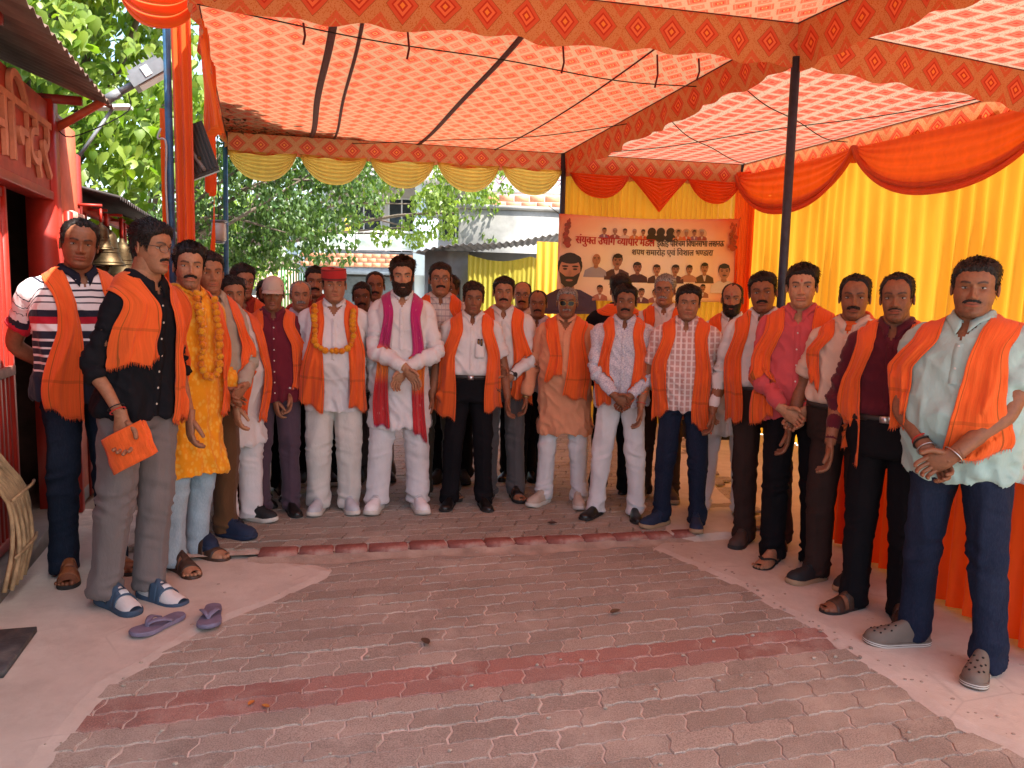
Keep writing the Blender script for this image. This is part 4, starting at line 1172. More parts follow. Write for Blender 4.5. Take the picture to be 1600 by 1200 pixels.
def ex_cap(c, material):
    """baseball cap"""
    w = c['info']['w'] + .008; n = 48; a = np.arange(n) * 2 * math.pi / n; rows = []
    for q in np.linspace(0, 1, 12):
        e = q * math.pi / 2
        rows.append(np.stack([w * 1.02 * math.cos(e) ** .75 * np.sin(a), .006 - .108 * math.cos(e) ** .75 * np.cos(a), np.full(n, .030 + .098 * math.sin(e)) - .006 * np.cos(a) * (1 - q)], -1))
    P = np.array(rows); g = Geo(); g.grid(c['HX'](P).reshape(P.shape), closeu=True); o = g.build('cap', [material], c['person'])
    u = np.linspace(-1, 1, 25); v = np.linspace(0, 1, 8); U, Vv = np.meshgrid(u, v, indexing='ij')
    ang = U * 1.15
    X = w * 1.0 * np.sin(ang) * (1 + .02 * Vv); Y = .006 - .106 * np.cos(ang) - Vv * .070 * np.cos(U * 1.25) ** .8; Z = .034 - .010 * np.abs(U) ** 2 - Vv * .020 - .006 * (1 - np.abs(U)) * 0
    P = np.stack([X, Y, Z], -1); g = Geo(); g.grid(c['HX'](P).reshape(P.shape)); p = g.build('peak', [material], o)
    m = p.modifiers.new("thickness", 'SOLIDIFY'); m.thickness = .004
    V, F = eli((0, .006, .129), (.007, .007, .004), 8, 5); g = Geo(); g.add(c['HX'](V), F); g.build('button', [material], o)

def ex_wrist(c, side, material, pos=.95, rad=.033, w=.004, name='bracelet', n=1, gap=.01):
    a = [q for q in c['arms'] if q['sx'] == side][0]
    for k in range(n):
        i = np.argmin(np.abs(a['t'] - (pos - k * gap * 4))); p = a['path'][i]; d = unit(a['path'][min(i + 1, 40)] - a['path'][i - 1])
        u = unit(np.cross(d, [0, 1, .3])); v = np.cross(d, u); th = np.linspace(0, 2 * math.pi, 21)
        ring = p + rad * (np.cos(th)[:, None] * u + np.sin(th)[:, None] * v * .92)
        g = Geo(); g.tube(ring * c['s'], .0025, 6, cap=False, rad2=w, up=unit(d)); g.build(name, [material], c['person'])

def ex_watch(c, side, strap, dial, pos=.94, r=.036):
    ex_wrist(c, side, strap, pos, r, .010, 'watch')
    a = [q for q in c['arms'] if q['sx'] == side][0]; i = np.argmin(np.abs(a['t'] - pos)); p = a['path'][i]; d = unit(a['path'][min(i + 1, 40)] - a['path'][i - 1])
    V, F = eli((0, 0, 0), (.019, .019, .006), 14, 6); out = unit(np.array([side * .3, -1, .1]) - d * (np.array([side * .3, -1, .1]) @ d))
    M = np.stack([d, np.cross(out, d), out], 1); g = Geo(); g.add((V @ M.T + p + out * (r + .003)) * c['s'], F); g.build('watch_dial', [dial], c['person'])

def ex_garland(c, xw, ztop, zbot, r, yo=.03, seed=0):
    s, bv = c['s'], c['bvh']
    ang = np.linspace(-1.25, 1.25, 80) * math.pi / 1.25 * .5; P = []
    for q in np.linspace(0, 1, 150):
        if q < .5: t = q / .5
        else: t = (1 - q) / .5
        sx = -1 if q < .5 else 1
        x = sx * xw * math.sin(min(1, (1 - t) * 2.2) * math.pi / 2) if t > .0 else sx * xw
        zz = ztop + (zbot - ztop) * math.sin(t * math.pi / 2) ** 1.15
        h = bv.ray_cast(Vector((x * s, -1.5, zz * s)), Vector((0, 1, 0))); y = h[0].y if h[0] is not None else -.05
        P.append((x * s, y - yo * s, zz * s))
    P = np.array(P); k = np.ones(31) / 31; P[:, 1] = np.convolve(np.pad(P[:, 1], 15, 'edge'), k, 'valid')
    make_garland(P, r, c['person'], seed)

def ex_garland_loop(c, xw, ztop, zbot, r, yo=.03, seed=0):
    """two long parallel strands meeting low at the front"""
    s, bv = c['s'], c['bvh']; P = []
    for q in np.linspace(0, 1, 170):
        u = 2 * q - 1; t = 1 - abs(u) ** 5
        x = np.sign(u) * xw * (1 - (1 - abs(u)) ** 8) if abs(u) > 1e-6 else 0
        x = np.clip(u * 6, -1, 1) * xw
        zz = zbot + (ztop - zbot) * np.clip((abs(u) - .06) / .94, 0, 1)
        h = bv.ray_cast(Vector((x * s, -1.5, zz * s)), Vector((0, 1, 0))); y = h[0].y if h[0] is not None else -.05
        P.append((x * s, y - yo * s, zz * s))
    P = np.array(P); k = np.ones(31) / 31; P[:, 1] = np.convolve(np.pad(P[:, 1], 15, 'edge'), k, 'valid'); make_garland(P, r, c['person'], seed)

def ex_pocket(c, x, z, w, h, material, pen=True):
    s, bv = c['s'], c['bvh']; g = Geo(); P = []
    for q in np.linspace(z + h / 2, z - h / 2, 8):
        row = []
        for xx in np.linspace(x - w / 2, x + w / 2, 8):
            ht = bv.ray_cast(Vector((xx * s, -1.5, q * s)), Vector((0, 1, 0))); row.append((xx * s, ht[0].y - .010, q * s))
        P.append(row)
    g.grid(np.array(P)); o = g.build('pocket', [material], c['person']); m = o.modifiers.new("t", 'SOLIDIFY'); m.thickness = .004
    if pen:
        y = np.array(P)[0, 4][1]
        for k, dx in enumerate((-.012, .010)):
            g = Geo(); g.box(((x + dx) * s, y - .008, (z + h / 2 + .004) * s), (.016 * s, .006, .05 * s), bev=.002); pn = g.build('pen', [LEATHER], o)
            g = Geo(); g.box(((x + dx) * s, y - .0125, (z + h / 2 + .004) * s), (.004 * s, .003, .03 * s)); g.build('clip', [GOLD], pn)
def ex_holdcloth(c):
    """a folded scarf pinched in the right hand; a thing of its own"""
    a = c['arms'][0]; s = c['s']; d = unit(a['hd']); w = unit(a['th'] - d * (a['th'] @ d)); p = np.cross(d, w)
    ce = (a['W'] + d * .125 + w * .012) * s + p * .022; n = 18; lay = []
    for L_ in range(4):
        U, V = np.meshgrid(np.linspace(-1, 1, n), np.linspace(-1, 1, n), indexing='ij'); off = (L_ - 1.5) * .007
        X = U * (.100 - .004 * L_) + .012 * V; Y = V * (.066 + .003 * L_) - .03 * U; Z = off + .006 * np.sin(U * 3 + L_) + .004 * np.sin(V * 5 + 2 * L_) - .012 * U * U
        P = ce + (X[..., None] * w + Y[..., None] * d + Z[..., None] * p) * s; g = Geo(); g.grid(P, uv=np.stack([U * .2 + .5 + .3 * (L_ == 0) * (V > -9), V * .2 + .5], -1)); lay.append(g)
    pr = c['person']; mw = Matrix.Translation(pr.location) @ pr.rotation_euler.to_matrix().to_4x4()
    o = lay[0].build('folded_cloth', [SCARF]); o.matrix_world = mw; md = o.modifiers.new('t', 'SOLIDIFY'); md.thickness = .005
    tag(o, 'folded orange cloth held in the hand of the man in the black shirt', 'cloth')
    for g in lay[1:]: q = g.build('fold', [SCARF], o); md = q.modifiers.new('t', 'SOLIDIFY'); md.thickness = .005
EXTRAS = dict(holdcloth=ex_holdcloth, glasses=ex_glasses, topi=ex_topi, cap=ex_cap, wrist=ex_wrist, watch=ex_watch, garland=ex_garland, loop=ex_garland_loop, pocket=ex_pocket)
# ------------------------------------------------------------------ ground, paving, kerb, aprons
ROW = R(15.0); DU = np.array([math.cos(ROW), math.sin(ROW), 0]); DV = np.array([-math.sin(ROW), math.cos(ROW), 0])
WALL_A = R(18.0); WU = np.array([math.cos(R(14)), math.sin(R(14)), 0]); WV = np.array([-math.sin(WALL_A), math.cos(WALL_A), 0])

t = NT('earth_ground'); co = t.coord(); n = t.noise(co, 1.3, 8, .65); n2 = t.noise(co, 40, 4)
gm = t.bsdf(t.mix(t.ramp(n, [(.35, 0), (.7, 1)]), (.22, .17, .13), (.34, .28, .22)), .95, 0, .2, t.bump(n2, .5, .02))
g = Geo(); g.grid(np.array([[(-300, -300, -.035), (300, -300, -.035)], [(-300, 300, -.035), (300, 300, -.035)]])); ground = g.build('ground', [gm], smooth=False); tag(ground, kind='structure')

t = NT('paver_concrete'); co = t.coord('Object'); ci = t.attr('Col')[0]; oi = t.n("ShaderNodeObjectInfo").outputs['Random']
geo = t.n("ShaderNodeNewGeometry").outputs['Position']
sp1 = t.noise(geo, 190, 3, .75); mo = t.noise(geo, 2.2, 6, .65); mo2 = t.noise(geo, 9, 5, .6)
c = t.mix(t.ramp(mo, [(.3, 0), (.72, 1)]), t.mix(1, ci, (.80, .78, .77), 'MULTIPLY'), ci)
c = t.mix(t.math('MULTIPLY', t.math('SUBTRACT', oi, .5), .35), c, (.5, .42, .36))
c = t.mix(t.ramp(mo2, [(.55, 0), (.75, .55)]), c, (.50, .44, .36))
c = t.mix(t.ramp(sp1, [(.38, .7), (.52, 0)]), c, (.13, .105, .09))
c = t.mix(t.ramp(sp1, [(.58, 0), (.70, .5)]), c, (.6, .53, .46))
sn = t.noise(geo, 1.1, 7, .7); c = t.mix(t.ramp(sn, [(.52, 0), (.68, .6)]), c, (.50, .43, .35)); dk = t.noise(geo, 3.3, 6, .7); c = t.mix(t.ramp(dk, [(.60, 0), (.72, .45)]), c, (.16, .13, .115))
PAVER = t.bsdf(c, t.ramp(mo2, [(.3, .62), (.7, .85)]), 0, .35, t.bump(sp1, .55, .004, t.bump(mo2, .25, .01)))
JOINT = mat('joint_sand', (.58, .51, .43), .95, .25, 6, .5, 200)

L, W_ = .240, .113
def paver_outline(gap):
    """zig-zag interlocking block, centred on the origin"""
    h = .0085; k = .013
    top = [(k_ * L / 2 + dx_ - L, y_) for k_ in range(5) for dx_, y_ in ((.008, 0), (.034, 0), (.048, h), (.092, h), (.106, 0))]
    b = [(x, -W_ / 2 + y) for x, y in top]; tp_ = [(x, W_ / 2 + y) for x, y in top]
    right = [(L / 2 - k, -W_ / 2), (L / 2 - k, -W_ / 5), (L / 2 + k, W_ / 6), (L / 2 + k, W_ / 2)]
    left = [(x - L, y) for x, y in right]
    b = [p for p in b if left[0][0] + .012 < p[0] < right[0][0] - .012]; tp_ = [p for p in tp_ if left[-1][0] + .012 < p[0] < right[-1][0] - .012]
    o = np.array([left[0]] + b + right + tp_[::-1] + left[::-1][:-1])
    c = o.mean(0); e = np.roll(o, -1, 0) - np.roll(o, 1, 0); nrm = np.stack([e[:, 1], -e[:, 0]], 1); nrm /= np.linalg.norm(nrm, axis=1)[:, None]
    return o - nrm * gap / 2
def paver_geo(G, M=None, col=(1, 1, 1), o=None, dz=0.0):
    n = len(o); c = o.mean(0); ins = o + (c - o) * np.array([.03, .06])
    V = np.vstack([np.c_[o, np.full(n, -.018)], np.c_[o, np.full(n, -.004)], np.c_[ins, np.zeros(n)]])
    F = [tuple(range(2 * n, 3 * n))]
    for r in (0, 1):
        F += [(r * n + i, r * n + (i + 1) % n, (r + 1) * n + (i + 1) % n, (r + 1) * n + i) for i in range(n)]
    if M is not None: V = V @ M[:3, :3].T + M[:3, 3]
    V[:, 2] += dz
    G.add(V, F, 0, col=np.asarray(col))
OUT = paver_outline(.0055)
GREYP, REDP = np.array([.37, .325, .265]), np.array([.37, .185, .150])
def to_uv(p): p = np.asarray(p); return p[0] * DU[0] + p[1] * DU[1], p[0] * DV[0] + p[1] * DV[1]
V0 = 2.80                                                       # start of the two red rows
meshes = {}
for nm, c in (('grey', GREYP), ('red', REDP)):
    for k in range(4):
        gq = Geo(); paver_geo(gq, None, c * (.88 + .09 * k), OUT); meshes[nm, k] = mesh_from('paver', np.vstack(gq.V), gq.F, [PAVER], col=np.vstack(gq.C), smooth=False)
g = Geo(); P4 = [(-3.2, .2), (3.4, .2), (3.4, 5.2), (-3.2, 5.2)]
g.grid(np.array([[(-3.4, -1.2, -.0045), (4.2, -1.2, -.0045)], [(-3.4, 5.2, -.0045), (4.2, 5.2, -.0045)]])); pavement = g.build('pavement', [JOINT], smooth=False); tag(pavement, kind='structure')
kerbA, kerbB = np.array([-1.40, 4.235]), np.array([1.05, 4.755])
kd = (kerbB - kerbA) / np.linalg.norm(kerbB - kerbA); kn = np.array([-kd[1], kd[0]])
cand = []
for r in range(-34, 32):
    v = V0 + (r + .5) * W_
    for q in range(-20, 26):
        u = (q + (.5 if r % 2 else 0)) * L
        p = DU * u + DV * v
        if (p[:2] - kerbA) @ kn > -.02 or p[0] < -1.95 or p[0] > 2.9 or p[1] < -.9: continue
        if p[0] > 1.15 + (4.73 - p[1]) * .37 + .20: continue
        cand.append((p, r))
def seen(p): return 1.85 < p[1] and abs(p[0]) < p[1] * .72 + .1
cand.sort(key=lambda c: (not seen(c[0]), c[0][1]))
stuffp = Geo(); prr = np.random.default_rng(4)
for i, (p, r) in enumerate(cand):
    red = r in (0, 1)
    tl = prr.normal(0, .006, 2); dz = prr.normal(0, .0012)
    if i < 300:
        o = bpy.data.objects.new('paver', meshes['red' if red else 'grey', int(prr.integers(0, 4))])
        o.location = (p[0], p[1], dz); o.rotation_euler = (tl[0] * .6, tl[1] * .6, ROW + prr.normal(0, .003)); link(o, pavement)
    else:
        M = np.eye(4); a = ROW; M[:3, :3] = [[math.cos(a), -math.sin(a), 0], [math.sin(a), math.cos(a), 0], [0, 0, 1]]; M[:3, 3] = (p[0], p[1], dz)
        paver_geo(stuffp, M, (REDP if red else GREYP) * prr.uniform(.85, 1.15), OUT)
so = stuffp.build('pavers', [PAVER], pavement, smooth=False); tag(so, kind='stuff')
# blown sand, dry leaves and crumbs on the paving
g = Geo()
for k in range(150):
    p = np.array([prr.uniform(-1.6, 2.2), prr.uniform(2.0, 4.9), .006]); r_ = prr.uniform(.004, .012); V, F = eli((0, 0, 0), (r_, r_ * .8, r_ * .5), 5, 4); g.add(V * (1 + .3 * vnoise(V * 200 + k, 2)[:, None]) + p, F)
tag(g.build('crumbs', [mat('dust_crumb', (.40, .33, .26), .95)], smooth=False), 'small stone crumbs scattered over the paving', 'crumbs', kind='stuff')
for k, (x, y, c_, lb) in enumerate(((.28, 4.93, (.05, .03, .02), 'dark dry leaf lying on the rear paving by the kerb'), (-.93, 2.72, (.45, .16, .03), 'orange petal on the paving just below the red band'), (-.87, 2.70, (.45, .17, .03), 'second orange petal beside the first on the paving'), (.52, 3.62, (.10, .06, .03), 'small brown leaf on the paving beyond the red band'), (-.35, 3.25, (.09, .05, .03), 'curled brown leaf on the paving near the middle'))):
    n_ = 9; U = np.linspace(-1, 1, n_); w_ = .018 * (1 - U ** 2) ** .7; P = np.array([[(u_ * .035, s_ * w, .008 + .010 * abs(s_) * (1 - u_ * u_) + .006 * u_ * u_) for u_, w in zip(U, w_)] for s_ in (-1, -.5, 0, .5, 1)])
    g = Geo(); g.grid(P * (1.0 if 'leaf' in lb else .55)); o = g.build('fallen_leaf' if 'leaf' in lb else 'petal', [mat('litter_%d' % k, c_, .8)], loc=(x, y, .0 if y < 4.6 else .04), rz=k * 1.3); tag(o, lb, 'leaf' if 'leaf' in lb else 'petal', 'litter on the paving')
# raised rear paving
RZP = .04
g = Geo(); g.grid(np.array([[(*(kerbA - kd * .5 + kn * .03), RZP - .010), (*(kerbB + kd * .2 + kn * .03), RZP - .010)], [(-3.4, 10.2, RZP - .010), (2.2, 10.2, RZP - .010)]]))
rear = g.build('rear_pavement', [JOINT], smooth=False); tag(rear, kind='structure')
gq = Geo()
for r in range(0, 62):
    for q in range(-20, 22):
        p = np.array([*(kerbA + kn * (.115 + (r + .5) * W_) + kd * (1.2 + (q + (.5 if r % 2 else 0)) * L)), RZP])
        if p[0] < -2.15 - (p[1] - 4.5) * .1 or p[0] > 1.75 or p[1] > 10: continue
        M = np.eye(4); a = math.atan2(kd[1], kd[0]); M[:3, :3] = [[math.cos(a), -math.sin(a), 0], [math.sin(a), math.cos(a), 0], [0, 0, 1]]; M[:3, 3] = p + [0, 0, prr.normal(0, .001)]
        paver_geo(gq, M, GREYP * prr.uniform(.85, 1.12), OUT)
tag(gq.build('pavers', [PAVER], rear, smooth=False), kind='stuff')
# kerb of red blocks with mortar fillet
KB = mat('kerb_block', (.30, .115, .092), .9, .25, 12, .7, 150, .006, dirt=((.40, .32, .26), .8)); MORT = mat('cement_mortar', (.36, .28, .22), .95, .22, 7, .6, 90, .008)
klen = np.linalg.norm(kerbB - kerbA); k = 0; x = 0.0
kerb = None; kg = Geo()
g = Geo(); nn = 60; rowA, rowB, rowC = [], [], []
for q in np.linspace(-.05, klen + .1, nn):
    w = .085 + .02 * math.sin(q * 5) + .012 * math.sin(q * 17); b0 = kerbA + kd * q
    rowA.append((*(b0 - kn * w), .001)); rowB.append((*(b0 - kn * w * .4), .007 + .003 * math.sin(q * 23))); rowC.append((*(b0 + kn * .01), .026 + .004 * math.sin(q * 31)))
g.grid(np.array([rowA, rowB, rowC])); kerb = g.build('kerb', [MORT]); tag(kerb, kind='structure')
while x < klen:
    w = .20 + prr.uniform(-.03, .04); c = kerbA + kd * (x + w / 2) + kn * .055
    gb = Geo(); gb.box((0, 0, 0), (w - .010, .105, .062), bev=.012); V, F = gb.arrays(); V = V + .006 * vnoise(V * 40 + x * 9, 3)[:, None]
    gb = Geo(); gb.add(V, F); o = gb.build('kerb_block', [KB], kerb, loc=(*c, .016), rz=math.atan2(kd[1], kd[0]) + prr.normal(0, .015)); x += w
# concrete aprons
def sheet(name, poly, z, th, material, seed=0, parent=None, jit=.03, dens=.07):
    P = np.asarray(poly, float); out = []
    for i in range(len(P)):
        a, b = P[i], P[(i + 1) % len(P)]; m = max(1, int(np.linalg.norm(b - a) / dens))
        for k_ in range(m): out.append(a + (b - a) * k_ / m)
    out = np.array(out); out = out + jit * np.stack([vnoise(np.c_[out * 4.0, np.full(len(out), seed)], seed), vnoise(np.c_[out * 4.0, np.full(len(out), seed + 9)], seed + 1)], 1)
    out = out + jit * .4 * np.stack([vnoise(np.c_[out * 19.0, np.full(len(out), seed)], seed + 4), vnoise(np.c_[out * 19.0, np.full(len(out), seed + 9)], seed + 5)], 1)
    n = len(out); e = np.roll(out, -1, 0) - np.roll(out, 1, 0); nr = np.stack([e[:, 1], -e[:, 0]], 1); nr /= np.linalg.norm(nr, axis=1)[:, None]
    area = (out[:, 0] * np.roll(out[:, 1], -1) - np.roll(out[:, 0], -1) * out[:, 1]).sum()
    if area < 0: nr = -nr
    V = np.vstack([np.c_[out + nr * .07, np.full(n, z - th)], np.c_[out, np.full(n, z)]])
    F = [tuple(range(n, 2 * n)) if area > 0 else tuple(range(2 * n - 1, n - 1, -1))] + [(i, (i + 1) % n, n + (i + 1) % n, n + i) for i in range(n)]
    g = Geo(); g.add(V, F); o = g.build(name, [material], parent, smooth=False); tag(o, kind='structure'); return o
t = NT('apron_concrete'); co = t.coord(); a = t.noise(co, 1.6, 8, .68); b_ = t.noise(co, 7, 6, .7); f_ = t.noise(co, 120, 3)
st_ = t.noise(t.map(co, (1, 5, 1), (0, 0, R(-35))), 3, 4)
c = t.mix(t.ramp(a, [(.35, 0), (.68, 1)]), (.46, .41, .35), (.62, .57, .49)); c = t.mix(t.ramp(b_, [(.5, 0), (.75, .5)]), c, (.38, .33, .28)); c = t.mix(t.ramp(st_, [(.55, 0), (.72, .3)]), c, (.52, .46, .39))
cr = t.vor(co, 1.1, 'DISTANCE_TO_EDGE'); crk = t.math('MULTIPLY', t.ramp(cr, [(.0, 1), (.006, 0)]), t.ramp(a, [(.5, 0), (.56, 1)])); c = t.mix(t.math('MULTIPLY', crk, .22), c, (.13, .10, .08))
APRON = t.bsdf(c, t.ramp(b_, [(.3, .7), (.7, .9)]), 0, .3, t.bump(f_, .35, .004, t.bump(b_, .35, .015)))
sheet('concrete_apron', [(-1.55, -1.0), (-1.50, 2.35), (-1.56, 2.86), (-1.40, 3.35), (-1.14, 3.75), (-1.02, 4.10), (-1.32, 4.22), (-1.55, 4.30), (-2.2, 4.45), (-2.9, 4.8), (-3.2, 4.8), (-3.6, -1.0)], .006, .008, APRON, 3)
sheet('concrete_apron', [(.94, 4.60), (1.10, 4.35), (1.28, 4.00), (1.50, 3.45), (1.70, 2.70), (2.05, 1.9), (2.6, .6), (3.1, -1.0), (7.0, -1.0), (6.0, 3), (4.5, 9.2), (1.6, 9.2), (1.45, 6.0), (1.25, 4.95), (.98, 4.78)], .008, .010, APRON, 8)
sheet('concrete_step', [(.98, 4.78), (1.45, 4.86), (1.62, 5.6), (1.75, 9.1), (1.2, 9.0), (1.1, 5.5)], .042, .05, APRON, 12, dens=.1)
g = Geo()                                                         # broken edge of the right apron: rubble and lifted mortar
for q in np.linspace(0, 1, 70):
    p = np.array([.98, 4.70]) * (1 - q) + np.array([1.95, 2.1]) * q + prr.normal(0, .035, 2) + np.array([.03, .02]); r_ = prr.uniform(.003, .011)
    V, F = eli((0, 0, 0), (r_, r_ * prr.uniform(.6, 1.3), r_ * .5), 6, 4); V = V * (1 + .3 * vnoise(V * 90 + q * 50, 2)[:, None]); g.add(V + [*p, .008], F)
tag(g.build('gravel', [MORT], smooth=False), 'loose mortar crumbs along the broken edge of the right concrete apron', 'gravel', kind='stuff')
# dark stone slabs by the temple
SLATE = mat('dark_slate', (.055, .058, .062), .55, .3, 14, .4, 60, .004, dirt=((.2, .17, .14), .5))
for k, (cx, cy, w, d, a) in enumerate(((-2.13, 3.02, .30, .42, 16), (-2.46, 2.98, .30, .42, 17), (-2.23, 2.58, .30, .40, 15), (-2.55, 2.52, .30, .42, 18))):
    g = Geo(); g.box((0, 0, 0), (w, d, .03), bev=.004); o = g.build('stone_slab', [SLATE], loc=(cx, cy, .020), rz=R(a))
    tag(o, ('dark slate slab laid on the concrete, closest to the slippers', 'dark slate slab laid on the concrete against the gate foot', 'dark slate slab on the concrete just in front of the slab by the slippers', 'dark slate slab on the concrete farthest from the slippers')[k], 'stone slab', 'dark slabs by the gate')
# ------------------------------------------------------------------ temple on the left
REDP_ = mat('red_paint', (.42, .022, .012), .45, .15, 5, .12, 40, .006, dirt=((.22, .02, .012), .5)); REDD = mat('dark_red_paint', (.22, .016, .012), .55, .2, 5); PINKW = mat('salmon_wall_paint', (.52, .115, .055), .75, .2, 4, .3, 60, .004, dirt=((.33, .05, .03), .6))
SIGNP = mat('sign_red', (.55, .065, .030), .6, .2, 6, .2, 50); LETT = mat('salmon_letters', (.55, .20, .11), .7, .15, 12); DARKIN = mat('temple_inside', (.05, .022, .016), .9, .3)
RUSTR = mat('brown_tin', (.20, .135, .105), .6, .3, 3, .3, 30, .004, dirt=((.10, .04, .025), .7)); TINU = mat('dark_tin', (.05, .04, .04), .7, .3, 4)
BRASS = mat('tarnished_brass', (.085, .058, .03), .52, .3, 18, .25, 60, .004, metal=.9); STONEF = mat('temple_floor_stone', (.20, .165, .14), .6, .25, 5)
WD = np.array([-.305, .952, 0]); WN = np.array([.952, .305, 0])            # along the front (away from the road), and outward
W0 = np.array([-2.88, 4.90, 0])
def TW(a, o, z): return W0 + WD * a + WN * o + np.array([0, 0, z])         # a along the wall, o outwards
TA_ = math.atan2(WD[1], WD[0])                                             # rz that turns +x onto WD
def tbox(g, a0, a1, o0, o1, z0, z1, m=0, bev=.004):
    c = TW((a0 + a1) / 2, (o0 + o1) / 2, (z0 + z1) / 2); g.box(c, (a1 - a0, o1 - o0, z1 - z0), m, rz=TA_, bev=bev)
temple = empty('temple', tuple(W0)); temple.location = (0, 0, 0)
tag(temple, 'red painted temple front with raised Devanagari lettering and corrugated eave', 'temple')
def tpart(name, m, *boxes, parent=temple):
    g = Geo()
    for b in boxes: tbox(g, *b)
    return g.build(name, [m], parent)
tpart('pillar', REDP_, (-.06, .10, -.10, .06, 0, 2.62)); tpart('plinth', STONEF, (-4.0, .9, -1.6, .05, 0, .10))
tpart('wall', PINKW, (.10, .62, -.12, .05, 0, 2.55)); tpart('pillar', REDD, (.62, .72, -.12, .06, 0, 2.4))
tpart('pillar', REDP_, (.18, .26, .05, .09, 0, 1.98)); tpart('lintel', mat('pale_pink_lintel', (.52, .30, .24), .7), (.26, .62, .05, .09, 1.93, 1.99))
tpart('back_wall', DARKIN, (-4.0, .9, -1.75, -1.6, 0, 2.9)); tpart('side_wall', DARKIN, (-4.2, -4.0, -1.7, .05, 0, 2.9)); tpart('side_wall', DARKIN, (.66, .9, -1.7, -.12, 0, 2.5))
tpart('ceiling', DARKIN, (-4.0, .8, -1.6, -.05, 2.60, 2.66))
sign = tpart('signboard', SIGNP, (-4.0, -.06, -.04, .04, 2.07, 2.60))
tpart('lintel', REDP_, (-4.0, -.06, -.06, .055, 2.02, 2.07))
# raised letters
def glyph(ch, half=None):
    c = bpy.data.curves.new('g', 'FONT'); c.body = ch; c.size = 1.0; c.resolution_u = 4
    o = bpy.data.objects.new('g', c); scene.collection.objects.link(o)
    dg = bpy.context.evaluated_depsgraph_get(); dg.update(); e = o.evaluated_get(dg); me = e.to_mesh()
    V = np.array([v.co[:] for v in me.vertices]).reshape(-1, 3); F = [tuple(p.vertices) for p in me.polygons]; e.to_mesh_clear()
    bpy.data.objects.remove(o); bpy.data.curves.remove(c)
    return V, F
_gl = {}
def gmesh(ch):
    """glyph outline mesh and advance width"""
    if ch not in _gl:
        V, F = glyph(ch); A, _ = glyph(ch + 'क'); B, _ = glyph('क')
        _gl[ch] = (V, F, (A[:, 0].max() - B[:, 0].max()) if len(A) else .3)
    return _gl[ch]
def clip_x(V, F, xm):
    import bmesh
    bm = bmesh.new(); vs_ = [bm.verts.new(v) for v in V]
    for f in F:
        try: bm.faces.new([vs_[i] for i in f])
        except ValueError: pass
    bmesh.ops.bisect_plane(bm, geom=bm.verts[:] + bm.edges[:] + bm.faces[:], plane_co=(xm, 0, 0), plane_no=(1, 0, 0), clear_outer=True)
    bm.verts.index_update(); V2 = np.array([v.co[:] for v in bm.verts]).reshape(-1, 3); F2 = [tuple(v.index for v in f.verts) for f in bm.faces]; bm.free()
    return V2, F2
def text_flat(tokens, size):
    """list of glyphs (a trailing '_' asks for the half form) -> flat mesh, x from 0"""
    x = 0.0; out = []
    for tk in tokens:
        if tk == ' ': x += .26; continue
        half = tk.endswith('_') and len(tk) > 1; ch = tk[0]
        V, F, adv = gmesh(ch)
        if half:
            cutx = V[:, 0].max() - .175 if ch not in 'क' else adv * .74
            V, F = clip_x(V, F, cutx); adv = cutx
        if len(V): out.append((V * [size, size, 1] + [x * size, 0, 0], F))
        x += adv
    return out, x * size
toks, wtot = text_flat(['म', 'ि', 'न_', 'द', 'र'], .52)
# the word ends just short of the pillar
for V, F in toks:
    P = np.array([TW(-.10 - wtot + v[0], .042, 2.14 + v[1]) for v in V]); Q_ = P + WN * .022
    g = Geo(); g.add(Q_, F)
    ed = {}
    for f in F:
        for i in range(len(f)):
            e = (f[i], f[(i + 1) % len(f)]); ed[e] = ed.get(e, 0) + 1
    bnd = [e for e in ed if (e[1], e[0]) not in ed]
    n = len(P); g.add(np.vstack([P, Q_]), [(a, b, n + b, n + a) for a, b in bnd])
    o = g.build('letter', [LETT], sign, smooth=False)
# eave of corrugated sheet
def corrugated(name, m, a0, a1, o0, z0, o1, z1, parent, pitch=.09, amp=.014, th=.004, jag=0.0):
    n = int((a1 - a0) / pitch * 8); A = np.linspace(a0, a1, n); w = amp * np.cos(A / pitch * 2 * math.pi); rows = []
    for k in np.linspace(0, 1, 5):
        rows.append([TW(a, o0 + (o1 - o0) * k + jag * math.sin(a * 40) * k, z0 + (z1 - z0) * k + ww) for a, ww in zip(A, w)])
    g = Geo(); g.grid(np.array(rows)); o = g.build(name, [m], parent); md = o.modifiers.new("t", 'SOLIDIFY'); md.thickness = th; return o
corrugated('roof_sheet', RUSTR, -4.2, .22, -.6, 3.02, .36, 2.64, temple, .12, .012)
tpart('rafter', REDD, (-.04, .0, -.3, .22, 2.60, 2.65)); tpart('rafter', REDD, (-1.6, -1.56, -.3, .22, 2.60, 2.65))
# open gate leaf of vertical red bars
gate = empty('metal_gate', (0, 0, 0)); tag(gate, 'red metal gate leaf of close vertical bars standing open at temple front', 'gate')
G0, G1 = -.70, -1.95
def gpart(name, *b, m=REDP_): 
    g = Geo(); tbox(g, *b); return g.build(name, [m], gate)
gpart('stile', G0 - .05, G0, -.085, -.03, .11, 2.02); gpart('stile', G1, G1 + .05, -.085, -.03, .11, 2.02)
gpart('rail', G1, G0, -.08, -.035, 1.96, 2.01); gpart('rail', G1, G0, -.085, -.027, 1.02, 1.075, m=mat('worn_rail', (.34, .12, .09), .6, .3, 20)); gpart('rail', G1, G0, -.08, -.035, .12, .18); 
for k in range(16):
    a = G0 - .085 - k * .068
    gpart('bar', a - .021, a + .021, -.073, -.04, .16, 1.98)
